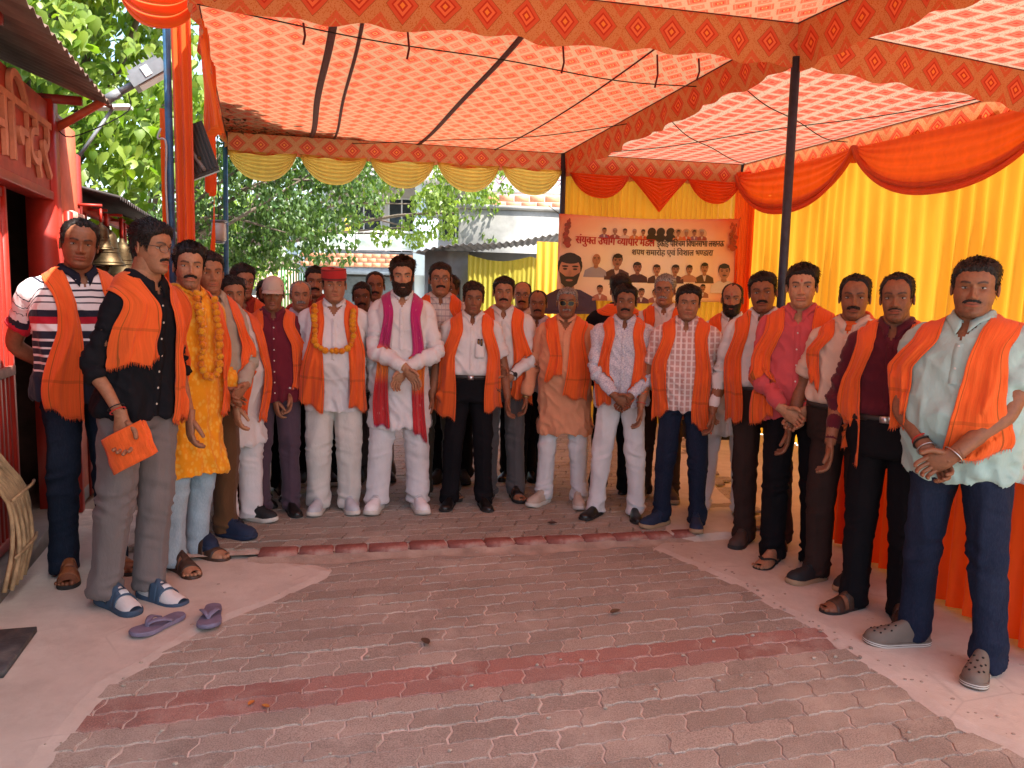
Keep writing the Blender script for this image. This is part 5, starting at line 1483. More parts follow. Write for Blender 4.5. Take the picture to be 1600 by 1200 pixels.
# cane bundle leaning on the gate
CANE = mat('cane', (.42, .27, .14), .7, .3, 14)
bun = empty('cane_mat', (0, 0, 0)); tag(bun, 'rolled mat of split cane leaning against the red gate', 'mat')
for k in range(13):
    a = -1.14 - .024 * k; pth = [TW(a, .07 + .012 * (k % 3), .06), TW(a + .05, .10 + .012 * (k % 3), .26), TW(a + .055, .09, .48), TW(a - .01, .0, .66 + .03 * math.sin(k))]
    g = Geo(); g.tube(resample(np.array(pth), 10), .011, 7); g.build('strip', [CANE], bun)
for z in (.22, .5):
    g = Geo(); g.tube(resample(np.array([TW(-1.00, .11, z), TW(-1.2, .145, z + .02), TW(-1.42, .12, z)]), 8), .008, 6); g.build('binding', [CANE], bun)
# veranda behind, with bells hung from its beam
ver = empty('veranda', (0, 0, 0)); tag(ver, 'low red veranda with dark tin roof and row of posts behind the temple pillar', 'veranda')
def vpart(name, m, *b, par=ver):
    g = Geo(); tbox(g, *b); return g.build(name, [m], par)
vpart('beam', REDP_, .75, 5.6, -.02, .04, 2.03, 2.09); vpart('beam', REDD, .75, 5.6, -.62, -.56, 2.1, 2.16)
for k in range(6): vpart('post', REDP_, .95 + k * .9, 1.00 + k * .9, -.02, .035, .0, 2.03)
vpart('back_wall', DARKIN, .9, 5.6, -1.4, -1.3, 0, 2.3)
vpart('grille_rail', REDP_, .75, 5.6, -.60, -.56, 1.55, 1.60); vpart('grille_rail', REDP_, .75, 5.6, -.60, -.56, .9, .95)
for k in range(32): vpart('grille_bar', REDD, .80 + k * .15, .825 + k * .15, -.595, -.565, .1, 2.1)
corrugated('roof_sheet', TINU, .72, 5.7, -1.3, 2.50, .30, 2.13, ver, .10, .016)
vpart('floor', STONEF, .75, 5.6, -1.3, .1, 0, .08)
prof = np.array([(.0, .30), (.018, .30), (.022, .275), (.045, .262), (.066, .235), (.074, .19), (.080, .13), (.092, .07), (.112, .025), (.128, .004), (.130, -.004), (.118, .0), (.085, .06), (.068, .18), (.0, .24)])
bm_ = Geo(); a = np.arange(24) * 2 * math.pi / 24
rows = np.array([[(r * math.cos(q), r * math.sin(q), z) for q in a] for r, z in prof]); bm_.grid(rows, closeu=True)
for zz, rr_ in ((.10, .088), (.135, .082), (.022, .118)):
    ring = np.array([(rr_ * math.cos(q), rr_ * math.sin(q), zz) for q in np.linspace(0, 2 * math.pi, 25)]); bm_.tube(ring, .0035, 5, cap=False)
BELL = mesh_from('bell', np.vstack(bm_.V), bm_.F, [BRASS])
cl = Geo(); cl.tube([(0, 0, .22), (0, 0, .0)], .006, 6); V, F = eli((0, 0, -.012), (.02, .02, .022), 10, 7); cl.add(V, F); CLAP = mesh_from('clapper', np.vstack(cl.V), cl.F, [BRASS])
hg_ = Geo(); hg_.box((0, 0, .15), (.022, .022, .30), bev=.002); HANG = mesh_from('hanger', np.vstack(hg_.V), hg_.F, [REDP_])
bl = [(1.00, .16, 1.66, .95), (1.40, .20, 1.58, 1.0), (1.55, .03, 1.63, .8), (1.95, .14, 1.56, 1.0), (2.35, .05, 1.62, .85), (2.8, .12, 1.56, 1.0), (.62, .19, 1.76, .62), (-.34, -.35, 1.62, .95), (-.55, -.55, 1.72, .7), (-.95, -.35, 1.68, .7), (-.44, -.8, 1.60, 1.05)]
BN = ['brass bell hung from veranda beam, first past the temple wall', 'large brass bell hung from veranda beam beside the first post', 'small brass bell tucked behind the large veranda bells', 'large brass bell hung from veranda beam beyond the second post', 'smaller brass bell hung far along the veranda beam', 'large brass bell hung at the far stretch of the veranda', 'little brass bell hung on a hook at the pale lintel', 'brass bell in the temple doorway, next to the pillar', 'small brass bell high in the temple doorway', 'small brass bell in the temple doorway behind the gate', 'largest brass bell deep in the temple doorway']
for (a, o, z, s_), lb in zip(bl, BN):
    rt = bpy.data.objects.new('bell', BELL); rt.location = TW(a, o, z); rt.scale = (s_,) * 3; link(rt); tag(rt, lb, 'bell', 'brass temple bells')
    c_ = link(bpy.data.objects.new('clapper', CLAP), rt); h_ = link(bpy.data.objects.new('hanger', HANG), rt); top = 2.04 if a > .6 else (1.95 if a > 0 else 2.6); h_.location = (0, 0, .29); h_.scale = (1, 1, max(.1, (top - z - .29 * s_) / s_ / .30))
    if a > .6:
        c0 = TW(a, 0.03, 2.06); g = Geo(); g.tube([TW(a, -.01, 2.06), TW(a, o + .01, 2.06)], .011, 6); g.build('bracket', [REDP_], ver)
    elif a > 0:
        g = Geo(); g.tube([TW(a, .05, 1.955), TW(a, o + .01, 1.955)], .008, 6); g.build('bracket', [REDP_], temple)
# street light on the pillar
lampg = empty('street_light', (0, 0, 0)); tag(lampg, 'grey LED street light on an orange pipe arm fixed to the temple pillar', 'street light')
A0, A1, A2 = np.array([-2.90, 5.0, 2.45]), np.array([-2.56, 5.10, 2.69]), np.array([-2.34, 5.20, 2.845])
dl = unit(A1 - A0)
g = Geo(); g.tube([A0, A1], .026, 12); g.build('arm', [mat('orange_pipe', (.52, .085, .035), .5, .2, 12)], lampg)
LG = mat('grey_lamp_metal', (.16, .17, .185), .5, .15, 14); g = Geo(); g.tube([A1 - dl * .05, A1 + dl * .06], .030, 12); g.tube([A1 + dl * .05, A1 + dl * .17], .022, 12, rad2=.03); g.build('clamp', [LG], lampg)
sd = unit(np.cross(dl, [0, 0, 1])); upv = np.cross(sd, dl)
def obox(G_, c, dx, dy, dz, ax, ay, az, m=0):
    P = np.array([[x, y, z] for z in (-1, 1) for y in (-1, 1) for x in (-1, 1)], float) / 2 * [dx, dy, dz]; P = c + P[:, :1] * ax + P[:, 1:2] * ay + P[:, 2:] * az
    G_.add(P, [(0, 2, 3, 1), (4, 5, 7, 6), (0, 1, 5, 4), (2, 6, 7, 3), (0, 4, 6, 2), (1, 3, 7, 5)], m)
g = Geo(); ce = A1 + dl * .27; obox(g, ce, .24, .17, .075, dl, sd, upv); obox(g, ce + upv * .05, .20, .13, .03, dl, sd, upv); hd_ = g.build('lamp_head', [LG], lampg, smooth=False)
g = Geo(); obox(g, ce - sd * .088 + upv * .01, .045, .004, .062, dl, sd, upv); obox(g, ce + sd * .088 + upv * .01, .045, .004, .062, dl, sd, upv); g.build('plate', [mat('white_plate', (.7, .7, .7), .5)], hd_, smooth=False)
for k in range(7):
    g = Geo(); obox(g, ce + upv * .075 + dl * (-.09 + .03 * k), .006, .13, .03, dl, sd, upv); g.build('fin', [LG], hd_, smooth=False)
g = Geo(); obox(g, ce - upv * .040, .18, .12, .01, dl, sd, upv); g.build('diffuser', [mat('lamp_glass', (.6, .6, .58), .3)], hd_, smooth=False)
g = Geo(); g.tube(resample(np.array([A1 + dl * .1 - upv * .03, A1 - upv * .12 + dl * .02, A0 + dl * .1 - upv * .09, A0 + dl * .04]), 14), .004, 5); g.build('cable', [LEATHER], lampg)
pn = Geo(); obox(pn, np.array([-2.95, 5.9, 2.80]), .24, .13, .02, np.array([.95, .25, .1]), np.array([-.25, .95, .0]), np.array([-.1, 0, 1.])); o = pn.build('solar_panel', [mat('white_plate', (.7, .7, .7), .5)], smooth=False); tag(o, 'small pale flat panel fixed above the veranda behind the corrugated eave', 'panel')
g = Geo(); g.tube([(-2.95, 5.9, 2.80), (-3.15, 5.75, 2.4)], .012, 8); g.build('bracket', [LG], o)
# floodlight and lantern by the tent pole
fl = Geo(); c0 = np.array([-1.93, 4.86, 2.33]); obox(fl, c0, .17, .055, .30, np.array([.88, .25, .40]) / 1, np.array([-.28, .96, 0]), np.array([-.30, -.1, .95])); o = fl.build('floodlight', [mat('dark_brown_metal', (.03, .022, .022), .45)], smooth=False); tag(o, 'dark finned floodlight tilted on the orange draped tent pole', 'floodlight')
for k in range(7):
    g = Geo(); obox(g, c0 + np.array([.88, .25, .40]) * (-.065 + .022 * k) + np.array([.05, -.17, .02]) * .25, .008, .03, .27, np.array([.88, .25, .40]), np.array([-.28, .96, 0]), np.array([-.30, -.1, .95])); g.build('fin', [mat('dark_brown_metal', (.03, .022, .022), .45)], o, smooth=False)
g = Geo(); g.tube(resample(np.array([c0 + [.06, -.05, -.12], c0 + [-.02, -.07, .0], c0 + [-.09, -.05, .08]]), 8), .012, 8); g.build('bracket', [LG], o)
g = Geo(); V, F = eli(c0 + [.03, -.06, -.05], (.014, .014, .014), 8, 6); g.add(V, F); g.build('knob', [BRASS], o)
g = Geo(); c1 = np.array([-2.72, 7.3, 2.02]); g.box(c1, (.10, .10, .17), bev=.012); o = g.build('lantern', [mat('pale_lantern', (.45, .38, .33), .6)]); tag(o, 'pale box lantern hanging beyond the orange draped pole', 'lantern')
g = Geo(); g.box(c1 + [0, 0, .095], (.12, .12, .02), bev=.004); g.box(c1 - [0, 0, .095], (.08, .08, .02), bev=.004); g.build('lantern_cap', [LG], o); g = Geo(); g.tube([c1 + [0, 0, .1], c1 + [0, 0, 1.0]], .004, 5); g.build('cord', [LEATHER], o)
# ------------------------------------------------------------------ canopy of printed cloth on blue poles
def fabric_print(name, style, trans=.225, sat=1.0):
    t = NT(name); uv = t.coord('UV'); u, v, _ = t.xyz(uv)
    CORAL, RED, BEI, DK = ((.66, .115, .052), (.52, .045, .022), (.55, .27, .145), (.26, .09, .03)) if style != 'B' else ((.64, .15, .09), (.54, .06, .036), (.56, .37, .26), (.26, .09, .03))
    if style == 'A': pu, pv = .15, .22
    elif style == 'B': pu, pv = .17, .135
    else: pu, pv = .225, .25
    def fr(x, p, off=0.0): return t.math('ABSOLUTE', t.math('SUBTRACT', t.math('FRACT', t.math('ADD', t.math('DIVIDE', x, p), off)), .5))
    a, b = fr(u, pu), fr(v, pv); s = t.math('ADD', a, b)
    fine = t.vor(uv, 95 if style != 'V' else 120, 'F1'); dots = t.ramp(fine, [(.25, 1), (.42, 0)])
    if style in ('A', 'V'):
        rings = t.ramp(s, [(0, RED), (.055, RED), (.06, (.86, .24, .08)), (.12, (.86, .24, .08)), (.125, RED), (.19, RED), (.195, CORAL), (.30, CORAL), (.305, BEI), (.325, BEI), (.33, CORAL), (.42, CORAL), (.425, BEI), (1.0, BEI)], 'CONSTANT')
        if style == 'V': rings = t.ramp(s, [(0, (.85, .30, .06)), (.06, (.85, .30, .06)), (.065, RED), (.12, RED), (.125, (.80, .20, .08)), (.20, (.80, .20, .08)), (.205, RED), (.25, RED), (.255, CORAL), (.36, CORAL), (.365, DK), (.375, DK), (.38, (.60, .28, .12)), (1.0, (.60, .28, .12))], 'CONSTANT')
        s2 = t.math('ADD', fr(u, pu, .5), fr(v, pv, .5))
        small = t.ramp(s2, [(0, 1), (.10, 1), (.11, 0), (.15, 0), (.155, .8), (.30, .8), (.305, 0)], 'CONSTANT')
        col = t.mix(t.math('MULTIPLY', small, t.math('GREATER_THAN', s, .425)), rings, CORAL)
        col = t.mix(t.math('MULTIPLY', dots, t.math('GREATER_THAN', s,   .425 if style == 'A' else .38)), col, (.50, .16, .03) if style == 'V' else (.42, .22, .12))
        if style == 'V': col = t.mix(.10, col, RED)
    else:
        # rows of framed lozenges between beige bands
        w_ = t.math('ADD', a, t.math('MULTIPLY', b, .55)); bx_ = t.math('MAXIMUM', t.math('MULTIPLY', a, 1.15), b)
        frame = t.ramp(bx_, [(0, RED), (.10, RED), (.105, CORAL), (.20, CORAL), (.205, RED), (.25, RED), (.255, CORAL), (.38, CORAL), (.385, BEI), (1, BEI)], 'CONSTANT')
        col = t.mix(t.math('MULTIPLY', dots, t.math('GREATER_THAN', bx_, .40)), frame, (.16, .12, .07))
        col = t.mix(t.math('MULTIPLY', t.math('GREATER_THAN', t.math('ABSOLUTE', t.math('SUBTRACT', a, b)), .28), .25), col, BEI)
    n = t.noise(t.coord(), 2.5, 5); col = t.mix(t.ramp(n, [(.35, .14), (.65, 0)]), col, t.mix(1.0, col, (.7, .62, .6), 'MULTIPLY'))
    wv = t.noise(t.coord(), 60, 3); nm = t.bump(t.noise(t.coord(), 7, 4), .25, .03, t.bump(wv, .1, .003))
    return t.bsdf(col, .85, 0, .2, nm, 0, trans, col)
PRA, PRB, PRV = fabric_print('canopy_print_lozenge', 'A'), fabric_print('canopy_print_framed', 'B'), fabric_print('valance_print', 'V', .30)
BLUEP = mat('blue_pole_paint', (.022, .075, .15), .45, .25, 20, dirt=((.07, .06, .055), .5)); DARKP = mat('dark_blue_pole', (.022, .028, .05), .5, .25, 20); SEAM = cloth('maroon_seam_tape', (.10, .008, .008)); CORD = mat('dark_cord', (.02, .012, .01), .8)
def satin(name, c, trans=.45, rough=.5):
    t = NT(name); n = t.noise(t.map(t.coord(), (1, 1, .15)), 14, 4); n2 = t.noise(t.coord(), 500, 2)
    col = t.mix(t.ramp(n, [(.3, 0), (.7, 1)]), tuple(q * .86 for q in c), c); return t.bsdf(col, rough, 0, .35, t.bump(n2, .08, .001, t.bump(n, .2, .02)), .3, trans, col)
YEL, ORG, YELS = satin('yellow_satin', (.80, .43, .03), .27), satin('orange_satin', (.90, .13, .010)), satin('golden_scallop_satin', (.80, .58, .13), .5)
ORGD = satin('orange_net', (.95, .22, .03), .55)

NL, P1, P2, FL = np.array([-1.55, 3.84, 3.05]), np.array([1.70, 5.02, 3.20]), np.array([.51, 8.80, 3.05]), np.array([-2.90, 8.0, 3.05])
K, RN, N1, NL2, RN2 = np.array([2.60, 9.25, 3.05]), np.array([3.70, 5.53, 3.05]), np.array([3.05, .75, 3.12]), np.array([-.20, -.43, 3.02]), np.array([5.1, 1.0, 3.0])
canopy = empty('canopy', (0, 0, 0)); tag(canopy, 'orange printed cloth canopy with diamond pattern on blue poles', 'canopy')
def patch(a, b, c, d, s, t_, sag=.13):
    """a-b near edge, d-c far edge; s along a->b, t along a->d"""
    p = a * (1 - s) * (1 - t_) + b * s * (1 - t_) + c * s * t_ + d * (1 - s) * t_
    return p - np.array([0, 0, sag * 16 * s * (1 - s) * t_ * (1 - t_) * .6 + .03 * math.sin(s * 9) * math.sin(t_ * math.pi) * math.sin(math.pi * s)])
def ceiling(a, b, c, d, m, swap=False):
    n = 26; P = np.array([[patch(a, b, c, d, s, t_) for s in np.linspace(0, 1, n)] for t_ in np.linspace(0, 1, n)])
    lu, lv = np.linalg.norm(b - a), np.linalg.norm(d - a); S, T = np.meshgrid(np.linspace(0, lu, n), np.linspace(0, lv, n))
    uv = np.stack([T, S] if swap else [S, T], -1); g = Geo(); g.grid(P, uv=uv); return g.build('ceiling_cloth', [m], canopy)
ceiling(NL, P1, P2, FL, PRA); ceiling(P1, RN, K, P2, PRB); ceiling(NL2, N1, P1, NL, PRA); ceiling(N1, RN2, RN, P1, PRB)
def valance(a, b, h=.25, seed=0, out=None, drop=0.0, m=PRV):
    """printed frill hanging from an edge"""
    ln = np.linalg.norm(b - a); n = max(12, int(ln / .045)); d = unit(b - a); nr = unit(np.cross(d, [0, 0, 1])); rows, uvs = [], []
    for k in np.linspace(0, 1, 7):
        q = np.linspace(0, 1, n); sagz = -.05 * np.sin(q * math.pi) * 0
        wob = (.020 * np.sin(q * ln * 9 + seed) + .014 * np.sin(q * ln * 23 + seed * 2)) * k
        hem = .012 * np.sin(q * ln * 15.7 + seed) * k + .010 * np.sin(q * ln * 5 + seed) * k
        P = a + (b - a) * q[:, None] + nr * wob[:, None] + np.array([0, 0, 1.]) * (-drop - h * k + hem)[:, None]; rows.append(P); uvs.append(np.stack([q * ln, np.full(n, .25 * k)], -1))
    g = Geo(); g.grid(np.array(rows), uv=np.array(uvs)); o = g.build('valance', [m], canopy)
    g = Geo(); g.tube(a + (b - a) * np.linspace(0, 1, 20)[:, None] + np.array([0, 0, .004]), .009, 6); g.build('edge_piping', [SEAM], canopy); return o
valance(NL, P1, .245, 1); valance(P1, RN, .245, 2); valance(P1, P2, .24, 3); valance(P1, N1, .27, 4); valance(FL, P2, .21, 5); valance(P2, K, .25, 6); valance(K, RN, .24, 7); valance(RN, RN2, .24, 8); valance(FL, NL, .16, 9); valance(NL, NL2, .2, 10)
# seam tapes and cords under the left panel
def under(s0, t0, s1, t1, w, m, nm, off=.008, n=40, pan=(NL, P1, P2, FL), wig=.0):
    P = np.array([patch(*pan, s0 + (s1 - s0) * q, t0 + (t1 - t0) * q) for q in np.linspace(0, 1, n)]) - [0, 0, off]
    if wig: P[:, 0] += wig * np.sin(np.linspace(0, 9, n))
    g = Geo(); g.tube(P, w, 6, rad2=.004 if w > .006 else None, up=(1, 0, 0)); return g.build(nm, [m], canopy)
under(.20, 0, .235, 1, .024, SEAM, 'seam', wig=.012); under(.245, .02, .30, 1, .012, SEAM, 'seam', wig=.01); under(.53, 0, .545, 1, .022, SEAM, 'seam', wig=.01); under(.80, .05, .78, 1, .006, SEAM, 'seam')
BP = (P1, RN, K, P2)
for (s0, t0, s1, t1, pan) in ((.0, .12, 1, .30, (NL, P1, P2, FL)), (.0, .2, 1, .55, BP), (.05, .95, .95, .05, BP), (.0, .45, .9, .9, BP), (.35, .98, 1, .6, (NL, P1, P2, FL))):
    under(s0, t0, s1, t1, .004, CORD, 'cord', .05, pan=pan)
for q, ln in ((.15, .10), (.30, .13), (.55, .14), (.72, .18), (.80, .12)):
    p = NL + (P1 - NL) * q - [0, 0, .26]; g = Geo(); g.tube([p, p + [.008, 0, -ln * .6], p + [-.004, .01, -ln]], .006, 5); g.build('tie_tape', [SEAM], canopy)
# poles
def pole(base, top, m, r=.024):
    g = Geo(); g.tube([base, (np.asarray(base) + top) / 2, top], r, 14); o = g.build('pole', [m], canopy); return o
pole(np.array([1.70, 5.02, 0]), P1 + [0, 0, -.20], DARKP, .028); pole(np.array([.51, 8.80, 0]), P2, DARKP, .03); pole(np.array([2.62, 9.28, 0]), K, DARKP); pole(np.array([-2.03, 4.70, 0]), np.array([-2.03, 4.70, 3.1]), BLUEP, .021); pole(np.array([-2.95, 8.05, 0]), FL, BLUEP); pole(np.array([3.74, 5.55, 0]), RN, DARKP)
g = Geo(); g.tube(resample(np.array([(-2.06, 4.66, 2.42), (-2.075, 4.65, 2.36), (-2.03, 4.655, 2.34), (-2.04, 4.66, 2.1), (-2.03, 4.66, 1.7)]), 16), .006, 6); g.build('tie_rope', [cloth('grey_rope', (.4, .38, .36))], canopy)
# dry leaves gathered on top of the cloth at the far corner
g = Geo(); lr = np.random.default_rng(8)
for k in range(4200):
    s = abs(lr.normal(0, .11)); t_ = 1 - abs(lr.normal(0, .035 + .10 * max(0, 1 - s / .16)))
    if t_ < .70 or s > .45: continue
    p = patch(NL, P1, P2, FL, s, t_) + [0, 0, .012 + .03 * lr.random()]; a = lr.uniform(0, 6.28); r_ = lr.uniform(.04, .075); d1 = np.array([math.cos(a), math.sin(a), lr.normal(0, .2)]) * r_; d2 = np.array([-math.sin(a), math.cos(a), lr.normal(0, .2)]) * r_ * .6
    g.add([p - d1, p + d2, p + d1, p - d2], [(0, 1, 2), (0, 2, 3)])
o = g.build('fallen_leaves', [mat('dry_leaf', (.10, .045, .02), .8, .3)], smooth=False); tag(o, 'heap of dry leaves lying on top of the canopy cloth at its far corner', 'leaves', kind='stuff')

# ------------------------------------------------------------------ curtains and swags
def curtain(name, pts, ztop, zbot, m, label, fold=.085, amp=.035, seed=0, group=None, sag=.0, lean=0.0, cat='curtain'):
    pts = np.asarray(pts, float); d = np.concatenate([[0], np.cumsum(np.linalg.norm(np.diff(pts, axis=0), axis=1))]); ln = d[-1]; n = int(ln / fold * 8); q = np.linspace(0, ln, n)
    P0 = np.stack([np.interp(q, d, pts[:, k]) for k in range(2)], 1); T = np.gradient(P0, axis=0); T /= np.linalg.norm(T, axis=1)[:, None]; N_ = np.stack([T[:, 1], -T[:, 0]], 1); rows = []
    ph = q / fold * 2 * math.pi + 6.5 * vnoise(np.stack([q * 1.7, 0 * q, 0 * q + seed], -1), seed)
    for k in np.linspace(0, 1, 22):
        am = amp * (.35 + .65 * min(1, k * 2.2)) * (1 + .9 * vnoise(np.stack([q * 4, np.full(n, k * 2.0), 0 * q + seed], -1), seed + 1))
        w = am * np.sin(ph + .8 * vnoise(np.stack([q * 2, np.full(n, k * 3.0), 0 * q], -1), seed + 2)) + .035 * vnoise(np.stack([q * 1.5, np.full(n, k * 1.5), 0 * q], -1), seed + 3) * k
        w = w + .010 * vnoise(np.stack([q * 19, np.full(n, k * 1.3), 0 * q + seed], -1), seed + 6) * (amp > .019) + .05 * k * vnoise(np.stack([q * .8, np.full(n, k), 0 * q + seed], -1), seed + 7) * (amp > .022)
        zt = ztop - sag * np.abs(np.sin(q / .9 * math.pi)); rows.append(np.c_[P0 + N_ * w[:, None] + T * (lean * k), zt + (zbot - zt) * k])
    g = Geo(); g.grid(np.array(rows)); o = g.build(name, [m]); tag(o, label, cat, group); return o
curtain('curtain', [P2[:2] + [.02, .05], K[:2] + [-.05, .05]], 2.95, .02, YEL, 'yellow pleated curtain hanging behind the printed banner', .075, .02, 2)
curtain('curtain', [K[:2] + [.06, -.05], RN[:2] + [.03, .0], RN2[:2] + [.05, 0]], 2.98, .02, YEL, 'long yellow pleated curtain along the right side of the canopy', .15, .026, 3)
curtain('curtain', [K[:2] + [-.09, -.06], K[:2] + [.10, -.20]], 2.95, .02, ORG, 'narrow orange curtain gathered at the corner beside the banner', .04, .018, 4)
def swag(a, b, depth, m, label, group, point=False, rows=26, folds=9, out=(0, -1, 0), ztop=0.0, cat='swag', amp=.016, name='swag', full=1.0):
    """festoon hung between two points: catenary folds"""
    a, b = np.asarray(a, float), np.asarray(b, float); n = 44; q = np.linspace(0, 1, n); out = np.asarray(out, float); P = []
    for k in np.linspace(0, 1, rows * 2):
        if point: sh = (1 - np.abs(2 * q - 1)) ** 1.05
        else: sh = np.clip(1 - np.abs(2 * q - 1) ** 2.3, 0, 1) ** .75
        x = .5 + (q - .5) * (1 - .0 * k)
        row = a + (b - a) * x[:, None] - np.array([0, 0, 1.]) * (depth * (.04 + .96 * k ** full) * sh + ztop)[:, None]
        row = row + out * ((amp * (np.sin(k * folds * 2 * math.pi + 1.2 * np.sin(q * 5)) + .4) + .055 * math.sin(k * math.pi * .8)) * (sh ** .5))[:, None]
        P.append(row)
    g = Geo(); g.grid(np.array(P)); o = g.build(name, [m]); tag(o, label, cat, group); return o
fe = P2 - FL; on = unit(np.array([fe[1], -fe[0], 0]))
for k in range(5):
    s0, s1 = k / 5 + .003, (k + 1) / 5 - .003
    swag(FL + fe * s0 - [0, 0, .17] - on * .01, FL + fe * s1 - [0, 0, .17] - on * .01, .30, YELS, ['golden scalloped swag at the far canopy corner by the dry leaves', 'golden scalloped swag second from the dry leaf heap', 'golden scalloped swag at the middle of the far canopy edge', 'golden scalloped swag second from the banner', 'golden scalloped swag beside the pole at the banner'][k], 'golden swags on the far canopy edge', folds=7, out=on)
be = K - P2; on2 = unit(np.array([be[1], -be[0], 0]))
for k, (s0, s1, dp, pt) in enumerate(((.03, .35, .27, False), (.35, .68, .40, True), (.68, .98, .27, False))):
    swag(P2 + be * s0 - [0, 0, .20] + on2 * .03, P2 + be * s1 - [0, 0, .20] + on2 * .03, dp, ORG, ['orange rounded swag above the banner beside the pole', 'orange pointed swag above the middle of the banner', 'orange rounded swag above the banner in the canopy corner'][k], 'orange swags above the banner', pt, out=on2, folds=7)
re = RN2 - K; rl = np.linalg.norm(re); on3 = unit(np.array([re[1], -re[0], 0])) 
if on3[0] > 0: on3 = -on3
rd = unit(re)
def RP(q, z): 
    base = K + unit(RN - K) * q if q <= np.linalg.norm(RN - K) else RN + unit(RN2 - RN) * (q - np.linalg.norm(RN - K)); return np.array([base[0], base[1], z]) + on3 * .06
for k, (q0, q1, dp) in enumerate(((.02, 1.95, .48), (1.95, 4.0, .50), (4.0, 6.2, .55), (6.2, 8.4, .55))):
    lb = ['orange swag across the yellow curtain next to the banner corner', 'wide orange swag across the yellow curtain above the man in aqua', 'orange swag along the right curtain beyond the second swag', 'orange swag farthest from the banner on the right curtain'][k]
    # thin net filling and a heavy lower roll
    o = swag(RP(q0, 2.92), RP(q1, 2.92), dp, ORGD, lb, 'orange swags on the right curtain', out=on3, folds=5, amp=.010)
    q = np.linspace(0, 1, 40); sh = np.clip(1 - np.abs(2 * q - 1) ** 2.3, 0, 1) ** .75
    for j in range(5):
        Pth = RP(q0, 2.92) + (RP(q1, 2.92) - RP(q0, 2.92)) * q[:, None] - np.array([0, 0, 1.]) * ((dp - .07 + .022 * j) * sh)[:, None] + on3 * (.03 + .02 * math.sin(j * 2.1))
        g = Geo(); g.tube(Pth, .020, 8, rad2=.013); g.build('fold', [ORG], o)
# orange cloth tied round the left pole and hanging from the canopy's left edge
curtain('pole_drape', [(-1.99, 4.66), (-1.88, 4.68)], 3.10, .6, ORG, 'long orange cloth hanging down the blue pole behind the young men', .045, .016, 7, cat='drape')
curtain('pole_drape', [(-2.10, 4.74), (-2.045, 4.76)], 2.55, .5, ORG, 'narrow orange cloth on the outer side of the blue pole', .04, .01, 8, cat='drape')
curtain('pole_drape', [(-1.80, 4.62), (-1.87, 4.86), (-1.93, 5.02)], 3.02, 2.46, ORGD, 'sheer orange cloth hanging from canopy edge behind the floodlight', .06, .03, 9, cat='drape', lean=.10)
curtain('pole_drape', [(-1.99, 5.20), (-2.07, 5.50)], 3.0, 2.14, ORG, 'orange cloth hanging from canopy edge beside the first golden scallop', .05, .028, 10, cat='drape', lean=.06)
curtain('pole_drape', [(-2.12, 5.62), (-2.15, 5.69)], 2.16, 1.45, ORG, 'thin orange tail tied below the hanging cloth', .03, .008, 11, cat='drape')
swag((-2.18, 4.42, 3.18), (-1.70, 4.50, 3.20), .30, ORG, 'bunched orange cloth knotted at the top of the blue pole', 'orange knot', out=(0, -1, 0), folds=5, amp=.03, cat='drape', name='pole_drape')

# ------------------------------------------------------------------ printed banner
BA, BB = np.array([.47, 8.72, 0]), np.array([2.57, 9.16, 0]); bd = BB - BA; bl_ = np.linalg.norm(bd); bx_ = bd / bl_; bo = np.array([bx_[1], -bx_[0], 0])
def ban(u, v, off=0.0):
    """banner point: u 0..1 across, v 0..1 down"""
    ztop = 2.395 + .035 * u - .05 * math.sin(math.pi * u) * .6 ; zb = 1.455 + .02 * u
    wv = .016 * math.sin(u * 9 + v * 2.5) + .010 * math.sin(u * 23 - v * 4) + .012 * math.sin(v * 5 + u * 3) + .010 * math.sin((u * 1.2 + v) * 11)
    p = BA + bd * u + bo * (wv + off); p = p.copy(); p[2] = ztop + (zb - ztop) * v; return p
t = NT('banner_vinyl'); u, v, _ = t.xyz(t.coord('UV')); nn = t.noise(t.coord('UV'), 3, 3)
dx = t.math('SUBTRACT', u, .45); dy = t.math('SUBTRACT', v, .62); r_ = t.math('SQRT', t.math('ADD', t.math('MULTIPLY', dx, dx), t.math('MULTIPLY', t.math('MULTIPLY', dy, dy), .5)))
col = t.ramp(t.math('ADD', r_, t.math('MULTIPLY', t.math('SUBTRACT', nn, .5), .12)), [(.18, (.97, .95, .90)), (.38, (.95, .82, .70)), (.52, (.90, .52, .34)), (.64, (.80, .20, .11))])
t.bsdf(col, .45, 0, .4, t.bump(t.noise(t.coord('UV'), 5, 4), .15, .02), 0, .35, col); BANV = t.m
nu, nv = 60, 26; P = np.array([[ban(a, b) for a in np.linspace(0, 1, nu)] for b in np.linspace(0, 1, nv)]); UVb = np.stack(np.meshgrid(np.linspace(0, 1, nu), np.linspace(0, 1, nv)), -1)
g = Geo(); g.grid(P, uv=UVb); banner = g.build('banner', [BANV]); tag(banner, 'orange printed banner with Hindi lettering and rows of portraits before the yellow curtain', 'banner'); md = banner.modifiers.new("t", 'SOLIDIFY'); md.thickness = .003; md.offset = 1
for a, b in ((0, 0), (1, 0), (0, 1), (1, 1)):
    p = ban(a, b); g = Geo(); g.tube([p, p + bx_ * (-.12 if a == 0 else .10) + [0, 0, .08 if b == 0 else -.03]], .004, 5); g.build('tie', [CORD], banner)
INK = mat('banner_ink', (1, 1, 1), .5, .03, attr=True)
BH = .94
